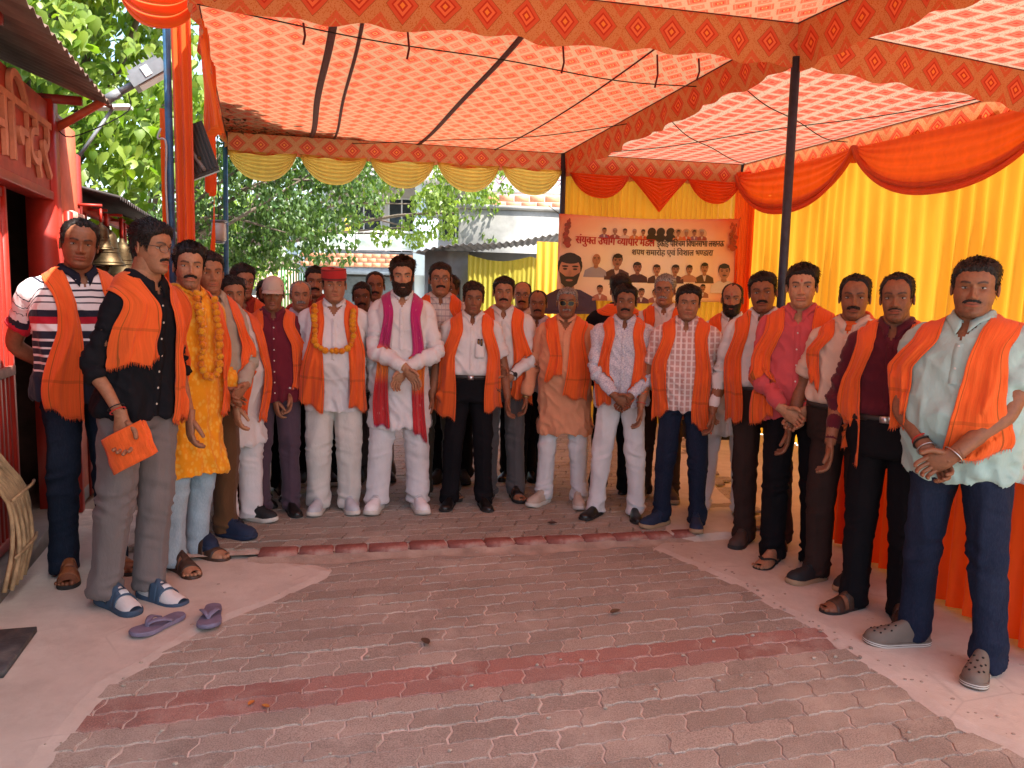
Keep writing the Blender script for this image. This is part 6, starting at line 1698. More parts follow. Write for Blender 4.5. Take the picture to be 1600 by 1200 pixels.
def bprint(name, polys, off, par=None):
    """flat print: list of (polygon in banner metres from the upper left, colour)"""
    g = Geo()
    for i, (pl, c) in enumerate(polys):
        pl = np.asarray(pl, float); ctr = pl.mean(0); n = len(pl); o_ = off + .0016 * i; V = [ban(ctr[0] / bl_, ctr[1] / BH, o_)]; F = []
        for f_ in (.25, .5, .75, 1.0): V += [ban(x / bl_, y / BH, o_) for x, y in ctr + (pl - ctr) * f_]
        F = [(0, 1 + k, 1 + (k + 1) % n) for k in range(n)] + [(1 + r * n + k, 1 + (r + 1) * n + k, 1 + (r + 1) * n + (k + 1) % n, 1 + r * n + (k + 1) % n) for r in range(3) for k in range(n)]
        g.add(np.array(V), F, col=np.asarray(c))
    return g.build(name, [INK], par or banner, smooth=False)
def circ(cx, cy, rx, ry, n=20, a0=0, a1=2 * math.pi): return [(cx + rx * math.cos(q), cy + ry * math.sin(q)) for q in np.linspace(a0, a1, n, endpoint=False)]
def portrait(cx, cy, h, suit, skin_=(.42, .20, .12), hair_=(.02, .015, .013), beard=False, moust=True, white=True, bg=None, bald=False):
    """cx, cy: chin position; h: head height"""
    w = h * .37; pl = []
    if bg is not None: pl.append((circ(cx, cy - h * .25, h * .95, h * 1.0), bg))
    pl.append(([(cx - h * 1.0, cy + h * .95), (cx - h * .92, cy + h * .42), (cx - h * .42, cy + h * .16), (cx, cy + h * .1), (cx + h * .42, cy + h * .16), (cx + h * .92, cy + h * .42), (cx + h * 1.0, cy + h * .95)], suit))
    if white: pl.append(([(cx - h * .22, cy + h * .1), (cx + h * .22, cy + h * .1), (cx + h * .05, cy + h * .75), (cx - h * .05, cy + h * .75)], (.62, .55, .52)))
    pl.append(([(cx - h * .16, cy - h * .2), (cx + h * .16, cy - h * .2), (cx + h * .2, cy + h * .17), (cx, cy + h * .26), (cx - h * .2, cy + h * .17)], tuple(q * .8 for q in skin_)))
    if not bald: pl.append((circ(cx, cy - h * .60, w * 1.12, h * .44), hair_))
    pl.append((circ(cx, cy - h * .44, w * .98, h * .46), skin_))
    if not bald: pl.append((circ(cx, cy - h * .84, w * .98, h * .16), hair_))
    if beard: pl.append(([(cx - w * .97, cy - h * .42), (cx - w * .75, cy - h * .25), (cx - w * .5, cy - h * .27), (cx + w * .5, cy - h * .27), (cx + w * .75, cy - h * .25), (cx + w * .97, cy - h * .42), (cx + w * .75, cy - h * .05), (cx + w * .3, cy + h * .08), (cx - w * .3, cy + h * .08), (cx - w * .75, cy - h * .05)], tuple(q + .02 for q in hair_))); pl.append((circ(cx, cy - h * .15, w * .34, h * .035), (.40, .16, .13)))
    for sx in (-1, 1):
        pl.append((circ(cx + sx * w * .45, cy - h * .60, w * .30, h * .028), hair_)); pl.append((circ(cx + sx * w * .45, cy - h * .51, w * .20, h * .030), (.05, .03, .025)))
    pl.append((circ(cx, cy - h * .38, w * .16, h * .10), tuple(q * .82 for q in skin_)))
    if moust and not beard: pl.append((circ(cx, cy - h * .245, w * .42, h * .035), hair_))
    if not beard: pl.append((circ(cx, cy - h * .17, w * .32, h * .025), tuple(q * .55 for q in skin_)))
    bprint('portrait', pl, .006)
PXM = bl_ / 283.0
def bpx(x, y): return (x - 871) * PXM, (y - 336) * PXM * .93
cx, cy = bpx(889, 445); portrait(cx, cy, .34, (.045, .022, .06), (.50, .25, .17), beard=True)
for x, y, h, sc_, kw in ((929, 413, .14, (.33, .34, .45), dict(bald=True, white=False, moust=False)), (963, 415, .15, (.07, .03, .03), dict(skin_=(.36, .18, .12))), (994, 423, .12, (.06, .02, .02), dict(white=False, bald=False, skin_=(.3, .13, .08))), (1024, 425, .11, (.06, .025, .03), {}), (1053, 425, .11, (.08, .03, .03), {}), (1075, 424, .10, (.42, .20, .12), dict(white=False)), (1101, 423, .12, (.09, .05, .03), {}), (1133, 432, .17, (.62, .55, .50), dict(white=False)),
                       (937, 457, .09, (.4, .15, .1), {}), (1001, 461, .09, (.12, .03, .04), {}), (1022, 461, .08, (.3, .1, .08), {}), (1098, 452, .08, (.3, .12, .08), {})):
    cx, cy = bpx(x, y); portrait(cx, cy, h, sc_, **kw)
for k, x in enumerate((940, 956, 971, 986, 1000, 1014, 1028, 1043, 1055, 1068, 1081, 1093)):
    cx, cy = bpx(x, 362)
    if 5 <= k <= 7: bprint('portrait', [(circ(cx, cy - .035, .05, .05), (.03, .02, .012)), (circ(cx, cy + .03, .062, .045), (.03, .02, .012))], .006)
    else: portrait(cx, cy, .062, ((.25, .12, .2), (.3, .07, .05), (.62, .5, .45), (.55, .2, .07), (.6, .13, .05))[k % 5], (.4, .2, .13), hair_=((.05, .03, .03), (.35, .3, .28))[k % 2], bg=None if k not in (8, 9, 10, 11) else (.6, .40, .25))
for x0, x1 in ((872, 893), (1133, 1152)):                         # red-brown temple figures printed in both upper corners
    rr = np.random.default_rng(int(x0)); pl = []
    for k in range(26):
        y = 345 + k * 1.6; wdt = (x1 - x0) * (.18 + .32 * k / 26); cx, cy = bpx((x0 + x1) / 2 + rr.normal(0, 2.5), y); pl.append((circ(cx, cy, wdt * PXM * rr.uniform(.3, .7), .022, 9), (.30 + rr.uniform(-.1, .12), .05, .03)))
    bprint('corner_figure', pl, .004)
def btext(tokens, x0, y0, x1, size, c, name='lettering', bold=.0):
    toks, wt = text_flat(tokens, 1.0); X0, Y0 = bpx(x0, y0); X1, _ = bpx(x1, y0); kx = (X1 - X0) / wt; g = Geo()
    for V, F in toks:
        for dxo in ((0,) if not bold else (-bold, 0, bold)):
            P_ = np.array([ban((X0 + v_[0] * kx + dxo) / bl_, (Y0 - v_[1] * size) / BH, .010 + abs(dxo) * .05 + (.0006 if dxo > 0 else 0)) for v_ in V]); g.add(P_, F, col=np.asarray(c))
    return g.build(name, [INK], banner, smooth=False)
RDI, BKI = (.42, .012, .015), (.02, .012, .015)
btext(['स', 'ं', 'य', 'ु', 'क_', 'त', ' ', 'उ', 'ध', 'ो', 'ग', ' ', 'व_', 'य', 'ा', 'प', 'ा', 'र', ' ', 'म', 'ं', 'ड', 'ल'], 896, 380, 1020, .125, RDI, bold=.004)
btext(['इ', 'क', 'ा', 'ई', ' ', 'प', 'ि', 'श_', 'च', 'म', ' ', 'ि', 'व', 'ध', 'ा', 'न', 'स', 'भ', 'ा', ' ', 'ल', 'ख', 'न', 'ऊ'], 1024, 380, 1129, .100, BKI, bold=.002)
btext(['श', 'प', 'थ', ' ', 'स', 'म', 'ा', 'र', 'ो', 'ह', ' ', 'ए', 'व', 'ं', ' ', 'ि', 'व', 'श', 'ा', 'ल', ' ', 'भ', 'ण_', 'ड', 'ा', 'र', 'ा'], 984, 394.5, 1113, .098, BKI, bold=.0014)

# ------------------------------------------------------------------ long table at the right
tb = empty('table', (0, 0, 0)); tag(tb, 'long table with white top and pleated orange skirt behind the burly man', 'table')
ta, tbv = np.array([2.02, 4.78]), np.array([2.30, 3.02]); td = unit(tbv - ta); tn = np.array([-td[1], td[0]]); 
if tn[0] < 0: tn = -tn
cs = [ta, tbv, tbv + tn * .75, ta + tn * .75]
def skirt(a, b, seed):
    ln = np.linalg.norm(b - a); n = int(ln / .012); q = np.linspace(0, 1, n); T = (b - a) / ln; N_ = np.array([T[1], -T[0]]); rows = []
    for k in np.linspace(0, 1, 12):
        w = (.006 + .028 * k) * np.sin(q * ln / .11 * 2 * math.pi + 2 * vnoise(np.stack([q * ln * 3, 0 * q, 0 * q + seed], -1), seed) + k * .6); rows.append(np.c_[a + (b - a) * q[:, None] - N_ * (w + .02 * k)[:, None], np.full(n, .745 - .715 * k)])
    g = Geo(); g.grid(np.array(rows)); return g.build('table_skirt', [ORG], tb)
skirt(cs[0], cs[1], 1); skirt(cs[1], cs[2], 2); skirt(cs[3], cs[0], 3)
g = Geo(); c_ = np.mean(cs, 0); g.box((*c_, .755), (np.linalg.norm(tbv - ta) + .03, .78, .025), rz=math.atan2(td[1], td[0]), bev=.006); g.build('tabletop', [cloth('white_table_cloth', (.66, .60, .58))], tb)
for i, c in enumerate(cs):
    p = c + (c_ - c) * .12; g = Geo(); g.tube([(*p, 0), (*p, .74)], .018, 8); g.build('leg', [STEEL], tb)
g = Geo(); g.box((2.05, 8.5, .55), (.62, .42, 1.10), bev=.02); o = g.build('loudspeaker', [mat('black_cabinet', (.015, .014, .015), .6)]); tag(o, 'black loudspeaker cabinet standing under the banner corner', 'loudspeaker')
for z in (.35, .78):
    V, F = eli((2.05, 8.285, z), (.17, .02, .17), 20, 8); g = Geo(); g.add(V, F); g.build('speaker_cone', [mat('speaker_cone', (.03, .03, .03), .8)], o)
g = Geo(); g.box((2.05, 8.28, 1.02), (.3, .02, .08), bev=.004); g.build('horn', [mat('grey_horn', (.16, .15, .15), .5)], o)
# ------------------------------------------------------------------ shed, houses and street behind
TIN = mat('grey_tin', (.11, .11, .12), .6, .3, 3, .3, 20, .005, dirt=((.05, .035, .03), .6)); GWALL = mat('grey_blue_plaster', (.22, .235, .26), .85, .2, 2.5, .2, 40, dirt=((.10, .10, .11), .6)); WHW = mat('weathered_white_wall', (.34, .33, .31), .9, .25, 1.5, .3, 30, dirt=((.10, .095, .09), .9)); PALEB = mat('pale_blue_house_paint', (.50, .60, .66), .8, .1, 1.5); WHP = mat('white_house_paint', (.50, .48, .47), .85, .1, 1.2)
TILE = mat('terracotta_tile', (.55, .24, .13), .6, .25, 2.2, .2, 30); DKW = mat('dark_window', (.03, .035, .04), .2, .2); RAILW = mat('white_railing', (.7, .7, .7), .5); GLASSP = mat('frosted_green_panel', (.52, .62, .58), .3, .15, 4); PURP = mat('purple_railing', (.22, .09, .15), .6); SHADEB = mat('grey_blue_beam', (.18, .22, .26), .8, .15)
# tin shed with yellow curtain
shed = empty('tin_shed', (0, 0, 0)); tag(shed, 'low grey shed with curled tin roof behind the men', 'shed')
def part(name, m, c, d, par, rz=0.0, bev=.01): g = Geo(); g.box(c, d, rz=rz, bev=bev); return g.build(name, [m], par)
part('wall', GWALL, (-.98, 11.4, 1.05), (.62, .14, 2.1), shed, R(12)); part('wall', GWALL, (-1.22, 12.6, 1.05), (.14, 2.6, 2.1), shed, R(12)); part('back_wall', GWALL, (.1, 13.6, 1.1), (2.8, .14, 2.2), shed, R(12)); part('door', mat('dark_door', (.03, .03, .035), .6), (-1.0, 11.31, .85), (.46, .04, 1.7), shed, R(12))
n = 90; q = np.linspace(0, 1, n); rows = []
for k in np.linspace(0, 1, 8):
    x = -1.42 + 2.5 * q; y = 10.85 + .5 * q + 2.9 * k; z = 2.06 + .34 * np.sin(q * 1.35) - .02 + .07 * k + .018 * np.cos(q * 2.5 / .1 * 2 * math.pi) + .03 * np.sin(q * 9) * (1 - k); rows.append(np.stack([x, y, z], -1))
g = Geo(); g.grid(np.array(rows)); o = g.build('roof_sheet', [TIN], shed); md = o.modifiers.new("t", 'SOLIDIFY'); md.thickness = .006
curtain('curtain', [(-.66, 11.2), (.62, 11.45)], 2.05, .0, satin('shaded_yellow_cloth', (.40, .34, .03), .3), 'yellow curtain with roof shade in its colour hung across the tin shed', .07, .025, 21, sag=.08)  # first cloth's colour lowered to carry the shade of the shed roof
curtain('curtain', [(.30, 11.0), (.68, 11.1)], 2.24, .0, YEL, 'bright yellow cloth bunched at the end of the tin shed', .09, .03, 22)
# stained boundary wall
wl = part('boundary_wall', WHW, (.6, 15.5, 1.55), (3.4, .25, 3.1), None, R(8)); tag(wl, 'weathered white boundary wall with dark stains above the tin shed', 'wall'); part('coping', WHW, (.6, 15.5, 3.14), (3.5, .34, .08), wl, R(8))
def railing(par, p0, p1, z0, z1, m, nb, panel=None, posts=4):
    p0, p1 = np.asarray(p0, float), np.asarray(p1, float); L_ = np.linalg.norm(p1 - p0); a = math.atan2(*(p1 - p0)[::-1]); c = (p0 + p1) / 2
    part('handrail', m, (*c, z1), (L_, .07, .07), par, a); part('bottom_rail', m, (*c, z0 + .05), (L_, .05, .05), par, a)
    for k in range(posts + 1): part('post', m, (*(p0 + (p1 - p0) * k / posts), (z0 + z1) / 2), (.06, .06, z1 - z0), par, a)
    if panel is not None:
        for k in range(posts): part('panel', panel, (*(p0 + (p1 - p0) * (k + .5) / posts), (z0 + z1) / 2), (L_ / posts - .1, .02, z1 - z0 - .16), par, a)
    for k in range(nb): part('baluster', m, (*(p0 + (p1 - p0) * (k + .5) / nb), (z0 + z1) / 2), (.025, .025, z1 - z0), par, a, 0)
# house with balconies
hs_ = empty('house', (0, 0, 0)); tag(hs_, 'pale blue and white house with tiled balcony band and glass railing', 'house')
part('wall', WHP, (-3.2, 31.5, 4.0), (8.6, 4.0, 8.0), hs_); part('ground_recess', SHADEB, (-4.3, 29.2, 1.0), (5.6, .6, 2.0), hs_)
for x in (-6.9, -3.35, -1.2): part('column', PALEB, (x, 28.2, 3.9), (.38, .38, 7.8), hs_)
part('balcony_slab', WHP, (-4.4, 28.3, 2.30), (6.4, 2.4, .16), hs_); part('beam', SHADEB, (-5.2, 27.2, 2.16), (4.5, .3, .22), hs_)
for k in range(14):
    for r in range(3): part('tile', TILE, (-7.16 + .305 * k + .15 * (r % 2), 27.02, 2.37 + .15 * r), (.29, .04, .135), hs_, 0, .004)
railing(hs_, (-7.4, 27.1), (-3.4, 27.1), 2.85, 3.50, RAILW, 0, GLASSP, 4); railing(hs_, (-7.4, 27.1), (-7.6, 30), 2.85, 3.50, RAILW, 10)
part('pillar', PALEB, (-3.05, 27.1, 3.0), (.8, .5, 1.9), hs_); part('tile_band', TILE, (-2.3, 27.3, 2.55), (.9, .1, .4), hs_)
for x, z, w, h in ((-5.6, 3.9, 1.2, 1.8), (-4.2, 3.9, .9, 1.9), (-5.2, 6.6, 1.3, 1.3), (-2.2, 4.2, 1.0, 1.4)):
    wn_ = part('window', RAILW, (x, 29.47, z), (w + .14, .06, h + .14), hs_); part('pane', DKW, (x, 29.43, z), (w, .04, h), wn_); part('mullion', RAILW, (x, 29.40, z), (.05, .04, h), wn_)
part('upper_slab', WHP, (-3.2, 28.6, 5.35), (8.8, 2.6, .2), hs_); railing(hs_, (-7.4, 27.4), (-1.2, 27.4), 5.6, 6.3, RAILW, 12, None, 5)
h2 = empty('house', (0, 0, 0)); tag(h2, 'white house with purple patterned terrace railing and tiled parapet band above the boundary wall', 'house')
part('wall', WHP, (1.4, 26.2, 2.6), (4.6, 4.0, 5.2), h2); part('slab', WHP, (1.3, 23.9, 3.35), (4.6, 1.6, .12), h2); part('terrace_beam', PURP, (.8, 23.05, 3.62), (2.6, .06, .14), h2)
for k in range(9):
    for r in range(3): part('tile', TILE, (-.72 + .44 * k + .2 * (r % 2), 23.03, 3.85 + .19 * r), (.42, .05, .175), h2, 0, .004)
part('parapet', WHP, (1.2, 23.1, 4.42), (4.2, .12, .10), h2); railing(h2, (-.8, 23.1), (3.2, 23.1), 4.5, 5.25, RAILW, 0, None, 7)
for k in range(7):
    c = np.array([-.5 + .57 * k, 23.08, 4.87]); g = Geo(); g.tube(np.array([c + [.2 * math.cos(q), 0, .24 * math.sin(q)] for q in np.linspace(0, 2 * math.pi, 5)]), .022, 6, cap=False); g.tube(np.array([c + [.1 * math.cos(q), 0, .1 * math.sin(q)] for q in np.linspace(0, 2 * math.pi, 13)]), .02, 6, cap=False); g.build('railing_motif', [PURP], h2)
# far street
far = [(-12.5, 60, 5.0, 6.0, 7.0, WHP, 'far white house closing the street'), (-17, 75, 7, 8, 9, PALEB, 'far pale house beyond the white house at the street end'), (-9.0, 44, 1.6, 3, 4.2, mat('cream_house_paint', (.6, .5, .36), .85), 'narrow cream house at the end of the railing'), (-15.0, 48, 3.0, 3, 3.2, mat('pink_house_paint', (.55, .36, .3), .85), 'low pink house under the far trees')]
for x, y, w, d, h, m, lb in far:
    o = empty('far_house', (0, 0, 0)); tag(o, lb, 'house', 'far houses'); part('wall', m, (x, y, h / 2), (w, d, h), o); part('roof', GWALL, (x, y, h + .1), (w + .4, d + .4, .2), o)
    for k in range(int(w / 1.4)):
        for z in np.arange(1.6, h - .6, 2.4): wi = part('window', DKW, (x - w / 2 + .9 + k * 1.5, y - d / 2 - .02, z), (.8, .06, 1.1), o); part('sill', RAILW, (x - w / 2 + .9 + k * 1.5, y - d / 2 - .06, z - .6), (1.0, .14, .08), wi)
gr = empty('green_fence', (0, 0, 0)); tag(gr, 'green railed fence running along the street beside the balcony house', 'fence')
GRN = mat('green_paint', (.10, .30, .08), .6); 
for k in range(40): part('bar', GRN, (-8.1 - .05 * k, 27.5 + .55 * k, 1.15), (.05, .05, 2.3), gr)
for z in (.5, 1.3, 2.2): g = Geo(); g.tube([(-8.1, 27.5, z), (-10.1, 49.5, z)], .04, 6); g.build('rail', [GRN], gr)
RAG = [(.75, .55, .05), (.6, .08, .1), (.75, .6, .1), (.1, .35, .15), (.65, .06, .1)]
for k, (x, y, z) in enumerate(((-5.65, 26.6, 3.6), (-8.2, 26.6, 3.3), (-8.9, 27.0, 2.9), (-9.6, 28.5, 2.4), (-7.7, 26.4, 3.62))):
    V, F = eli((0, 0, 0), (.16, .12, .26), 10, 8); V = V * (1 + .3 * vnoise(V * 9 + k, 2)[:, None]); g = Geo(); g.add(V, F); o = g.build('festoon', [mat('festoon_%d' % k, RAG[k], .8)], loc=(x, y, z)); tag(o, ['yellow rag hung on the balcony railing', 'red rag hung on the railing by the house corner', 'yellow rag hung on the street fence', 'green rag hung low on the street fence', 'small red rag by the end of the glass railing'][k], 'festoon', 'coloured rags on the railing')
for x, y, h in ((-9.5, 40, 7.5), (-12.0, 52, 8)):
    g = Geo(); g.tube([(x, y, 0), (x, y, h)], .12, 10); o = g.build('utility_pole', [mat('concrete_pole', (.4, .38, .36), .9)]); tag(o, 'concrete utility pole at the street end, the %s one' % ('nearer' if y < 45 else 'farther'), 'pole', 'utility poles'); g = Geo(); g.box((x, y, h - .5), (1.4, .1, .1)); g.build('crossarm', [GWALL], o)
g = Geo(); g.tube(resample(np.array([(-9.5, 40, 7.0), (-5, 32, 6.2), (-1, 24, 6.4)]), 20), .015, 5); o = g.build('overhead_wire', [CORD]); tag(o, 'black overhead wire from the utility pole to the house', 'wire')
g = Geo(); g.grid(np.array([[(-30, 10.2, -.02), (30, 10.2, -.02)], [(-30, 90, -.02), (30, 90, -.02)]])); o = g.build('street', [APRON], smooth=False); tag(o, kind='structure')

# ------------------------------------------------------------------ trees
def leaf_mat(name, c1, c2, trans=.45):
    t = NT(name); ci = t.attr('Col')[0]; cr = t.n("ShaderNodeSeparateColor"); t.put(cr.inputs[0], ci); oi = t.n("ShaderNodeObjectInfo").outputs['Random']
    col = t.mix(t.math('FRACT', t.math('ADD', cr.outputs[0], oi)), c1, c2); return t.bsdf(col, .42, 0, .45, None, 0, trans, t.mix(1.0, col, (1.5, 1.7, .5), 'MULTIPLY'))
# heart-shaped peepal leaf with a drip tip, folded along the midrib
LO = np.array([(0, 0), (.20, .10), (.40, -.02), (.46, -.25), (.36, -.52), (.16, -.78), (.03, -1.02), (0, -1.25)])
def leaf_vf():
    left = LO.copy(); right = LO[1:-1] * [-1, 1]; mid = np.array([(0, -.25), (0, -.55), (0, -.85)])
    V = np.vstack([left, right, mid]); z = -np.abs(V[:, 0]) * .30 + .10 * np.sin(-V[:, 1] * 2.5); V = np.c_[V, z]; nl = len(left); r0 = nl; m0 = nl + len(right)
    Ls = list(range(nl)); Rs = [0] + [r0 + k for k in range(len(right))] + [nl - 1]
    F = []
    for S, fl in ((Ls, False), (Rs, True)):
        poly = [S[0], S[1], S[2], S[3], m0]; p2 = [m0, S[3], S[4], m0 + 1]; p3 = [m0 + 1, S[4], S[5], m0 + 2]; p4 = [m0 + 2, S[5], S[6], S[7]]
        for p in (poly, p2, p3, p4): F.append(tuple(p if fl else p[::-1]))
    return V, F
LV, LF = leaf_vf()
LV2 = np.array([(0, 0, 0), (.42, -.3, -.1), (0, -.5, .05), (-.42, -.3, -.1), (0, -1.1, 0)]); LF2 = [(0, 3, 2), (0, 2, 1), (3, 4, 2), (2, 4, 1)]
def leaf_rot(rr, n, droop=.9, face=None):
    """random orientations of leaves: tip down, blade turned to the light"""
    out = []
    for k in range(n):
        yaw = rr.uniform(0, 2 * math.pi) if face is None else face + rr.normal(0, .9); pitch = rr.normal(droop - 1.2, .45); rl = rr.normal(0, .35)
        out.append(np.array(Matrix.Rotation(yaw, 3, 'Z') @ Matrix.Rotation(pitch + R(90), 3, 'X') @ Matrix.Rotation(rl, 3, 'Y')))
    return np.array(out)
def crown(pts, size, rr, hi=True, face=None):
    Lq, Fq = (LV, LF) if hi else (LV2, LF2); n = len(pts); M = leaf_rot(rr, n, face=face); sz = size * rr.uniform(.6, 1.2, n)
    V = np.einsum('nij,mj->nmi', M, Lq) * sz[:, None, None] + pts[:, None]; m = len(Lq); c = np.repeat(rr.uniform(0, 1, n), m)
    F = np.concatenate([np.array([[i + m * k for i in f] for k in range(n)]) if False else np.array(f)[None] + m * np.arange(n)[:, None] for f in Fq if True]) if len(set(map(len, Fq))) == 1 else None
    if F is None: F = [tuple(i + m * k for i in f) for f in Fq for k in range(n)]
    return V.reshape(-1, 3), F, np.stack([c, c, c], 1), M, sz
def sprays(rr, centres, rad, per, flat=.75):
    P = []
    for c, r in zip(centres, rad):
        d = rr.normal(0, 1, (per, 3)); d /= np.linalg.norm(d, axis=1)[:, None]; P.append(c + d * (r * rr.uniform(.55, 1.0, (per, 1)) ** .6) * np.array([1, 1, flat]))
    return np.vstack(P)
BARK = mat('grey_bark', (.13, .10, .075), .9, .3, 6, .8, 40, .02)
def tree(label, base, height, trunk_r, centres, rad, per, size, m, rr, hi=True, parts=0, group=None, face=None, tree_name='tree'):
    root = empty(tree_name, (0, 0, 0)); tag(root, label, 'tree', group); base = np.asarray(base, float)
    ctr = np.mean(centres, 0); g = Geo(); fork = base + (np.array([ctr[0], ctr[1], 0]) - np.array([base[0], base[1], 0])) * .25; fork[2] = height * .35
    g.tube(resample(np.array([base, (base + fork) / 2 + rr.normal(0, .1, 3), fork]), 9), np.linspace(trunk_r, trunk_r * .65, 9), 12); tr = g.build('trunk', [BARK], root)
    for c in centres[::max(1, len(centres) // 14)]:
        mid = (fork + c) / 2 + rr.normal(0, .25, 3); mid[2] += .3; g = Geo(); g.tube(resample(np.array([fork, mid, c]), 10), np.linspace(trunk_r * .17, .008, 10), 7); g.build('branch', [BARK], tr)
    pts = sprays(rr, centres, rad, per)
    if parts:
        d = np.linalg.norm(pts - [0, 0, CAM_H], axis=1) + 0 ; vis = np.argsort(d)[:parts]; mask = np.zeros(len(pts), bool); mask[vis] = True
        M = leaf_rot(rr, parts, face=face)
        lm = [mesh_from('leaf', LV, LF, [m], col=np.full((len(LV), 3), q)) for q in np.linspace(0, .95, 6)]
        for k, p in enumerate(pts[mask]):
            o = bpy.data.objects.new('leaf', lm[k % 6]); s = size * rr.uniform(.7, 1.2); mw = Matrix(M[k].tolist()).to_4x4(); o.matrix_world = Matrix.Translation(p) @ mw @ Matrix.Scale(s, 4); o.parent = root; scene.collection.objects.link(o)
        pts = pts[~mask]
    V, F, C, _, _ = crown(pts, size, rr, hi, face)
    me = mesh_from('crown', V, F, [m], col=C, smooth=False); o = link(bpy.data.objects.new('crown', me), root); o['kind'] = 'stuff'
    return root
tr_ = np.random.default_rng(21)
PEEP = leaf_mat('peepal_leaf', (.10, .18, .024), (.22, .29, .045)); PEEPD = leaf_mat('shaded_peepal_leaf', (.030, .070, .016), (.075, .13, .025), .35); FARL = leaf_mat('far_leaf', (.08, .14, .022), (.19, .25, .045), .4)  # the darker leaf copy has foliage shade put into its colour
def blob(n, lo, hi): return np.stack([tr_.uniform(lo[k], hi[k], n) for k in range(3)], 1)
cs_ = blob(120, (-6.8, 6.9, 2.4), (-3.0, 9.6, 6.6)); cs_ = cs_[(cs_[:, 0] < -2.3 - .10 * cs_[:, 1]) & (cs_[:, 2] > 2.2 + .25 * np.abs(cs_[:, 1] - 7.5))]
tree('large peepal tree with heart-shaped leaves rising behind the temple veranda', (-6.0, 9.4, 0), 5.5, .38, cs_, tr_.uniform(.35, .75, len(cs_)), 105, .125, PEEP, tr_, True, 280, face=R(-15))
cs_ = np.vstack([blob(34, (-5.6, 11.5, 2.2), (-3.3, 13.5, 4.6)), blob(30, (-4.6, 12.5, 2.0), (-2.6, 14.0, 3.7))])
tree('leafy tree with shade in its leaf colour overhanging the lane behind the orange draped pole', (-6.6, 12.5, 0), 5, .3, cs_, tr_.uniform(.3, .6, len(cs_)), 110, .10, PEEPD, tr_, False)
xs = tr_.uniform(-4.4, -.15, 70); zt = 3.9 - .55 * np.abs(xs + 2.2) ** .8 * .4; cs_ = np.stack([xs, tr_.uniform(14.5, 17.5, 70), np.clip(3.35 + tr_.uniform(-.85, 1.6, 70) - .25 * (xs + 2.2) * 0, 2.4, 5)], 1)
tree('peepal branches drooping across the front of the balcony house', (-8.0, 18.5, 0), 6, .35, cs_, tr_.uniform(.25, .5, 70), 95, .10, FARL, tr_, False)
cs_ = blob(60, (-12.5, 24, .8), (-8.6, 30, 6.0))
tree('pale sunlit tree by the street at the far end', (-11, 27, 0), 6, .3, cs_, tr_.uniform(.6, 1.1, 60), 70, .20, FARL, tr_, False)
for k, (x, y, w, h, lb) in enumerate(((-22, 62, 6, 8, 'far rounded tree at the left end of the street'), (-9, 85, 7, 8, 'far tree beyond the street end houses'), (4, 60, 8, 10, 'tall tree rising far behind the white house'))):
    cs_ = blob(40, (x - w / 2, y - 2, 2), (x + w / 2, y + 2, h)); tree(lb, (x, y, 0), h, .4, cs_, tr_.uniform(.9, 1.6, 40), 60, .35, FARL, tr_, False, group='far trees')
# unseen boughs added above the temple eave to dapple light on the forecourt
cs_ = np.vstack([blob(26, (-5.5, 1.0, 4.0), (-3.2, 5.5, 6.4)), blob(14, (-6.5, -2.0, 4.6), (-4.0, 1.5, 6.5))])
tree('unseen neem tree added over the temple roof to dapple the forecourt', (-7.2, 2.2, 0), 6, .32, cs_, tr_.uniform(.35, .7, len(cs_)), 42, .11, PEEPD, tr_, False)
# ------------------------------------------------------------------ slippers left on the concrete, folded cloth in the hand
FOAM = mat('violet_grey_rubber', (.17, .15, .22), .7, .15, 20, .2, 150)
def slipper(label, loc, rz):
    root = empty('flip_flop', (*loc, .011), rz); tag(root, label, 'slipper', 'pair of slippers')
    us = np.linspace(0, 1, 30); w = np.interp(us, FU, FWI) * 1.12 + .003; cx = .008 * np.sin(us * 2.8); yy = .07 - us * .275; o = np.concatenate([np.stack([cx + w, yy], 1), np.stack([cx - w, yy], 1)[::-1]]); c = o.mean(0)
    def zc(o_): return .006 * np.clip((-o_[:, 1] - .13) / .07, 0, 1)
    rows = np.array([np.c_[c + (o - c) * k, z + zc(o)] for k, z in ((.97, 0), (1, .004), (1, .016), (.97, .020))]); g = Geo(); g.grid(rows, closeu=True); g.add(rows[0], [tuple(range(len(o)))]); g.add(rows[-1], [tuple(range(len(o) - 1, -1, -1))]); g.build('sole', [FOAM], root)
    for s in (-1, 1):
        p = resample(np.array([(.002, -.125, .018), (.006 * s, -.115, .038), (s * .030, -.075, .045), (s * .040, -.02, .020)]), 14); g = Geo(); g.tube(p, .005, 8, rad2=np.interp(np.linspace(0, 1, 14), [0, .3, .7, 1], [.006, .012, .015, .008])); g.build('strap', [FOAM], root)
slipper('violet-grey rubber slipper touching the blue sandal', (-1.52, 3.40), R(-27)); slipper('violet-grey rubber slipper lying apart on the concrete', (-1.375, 3.505), R(14))
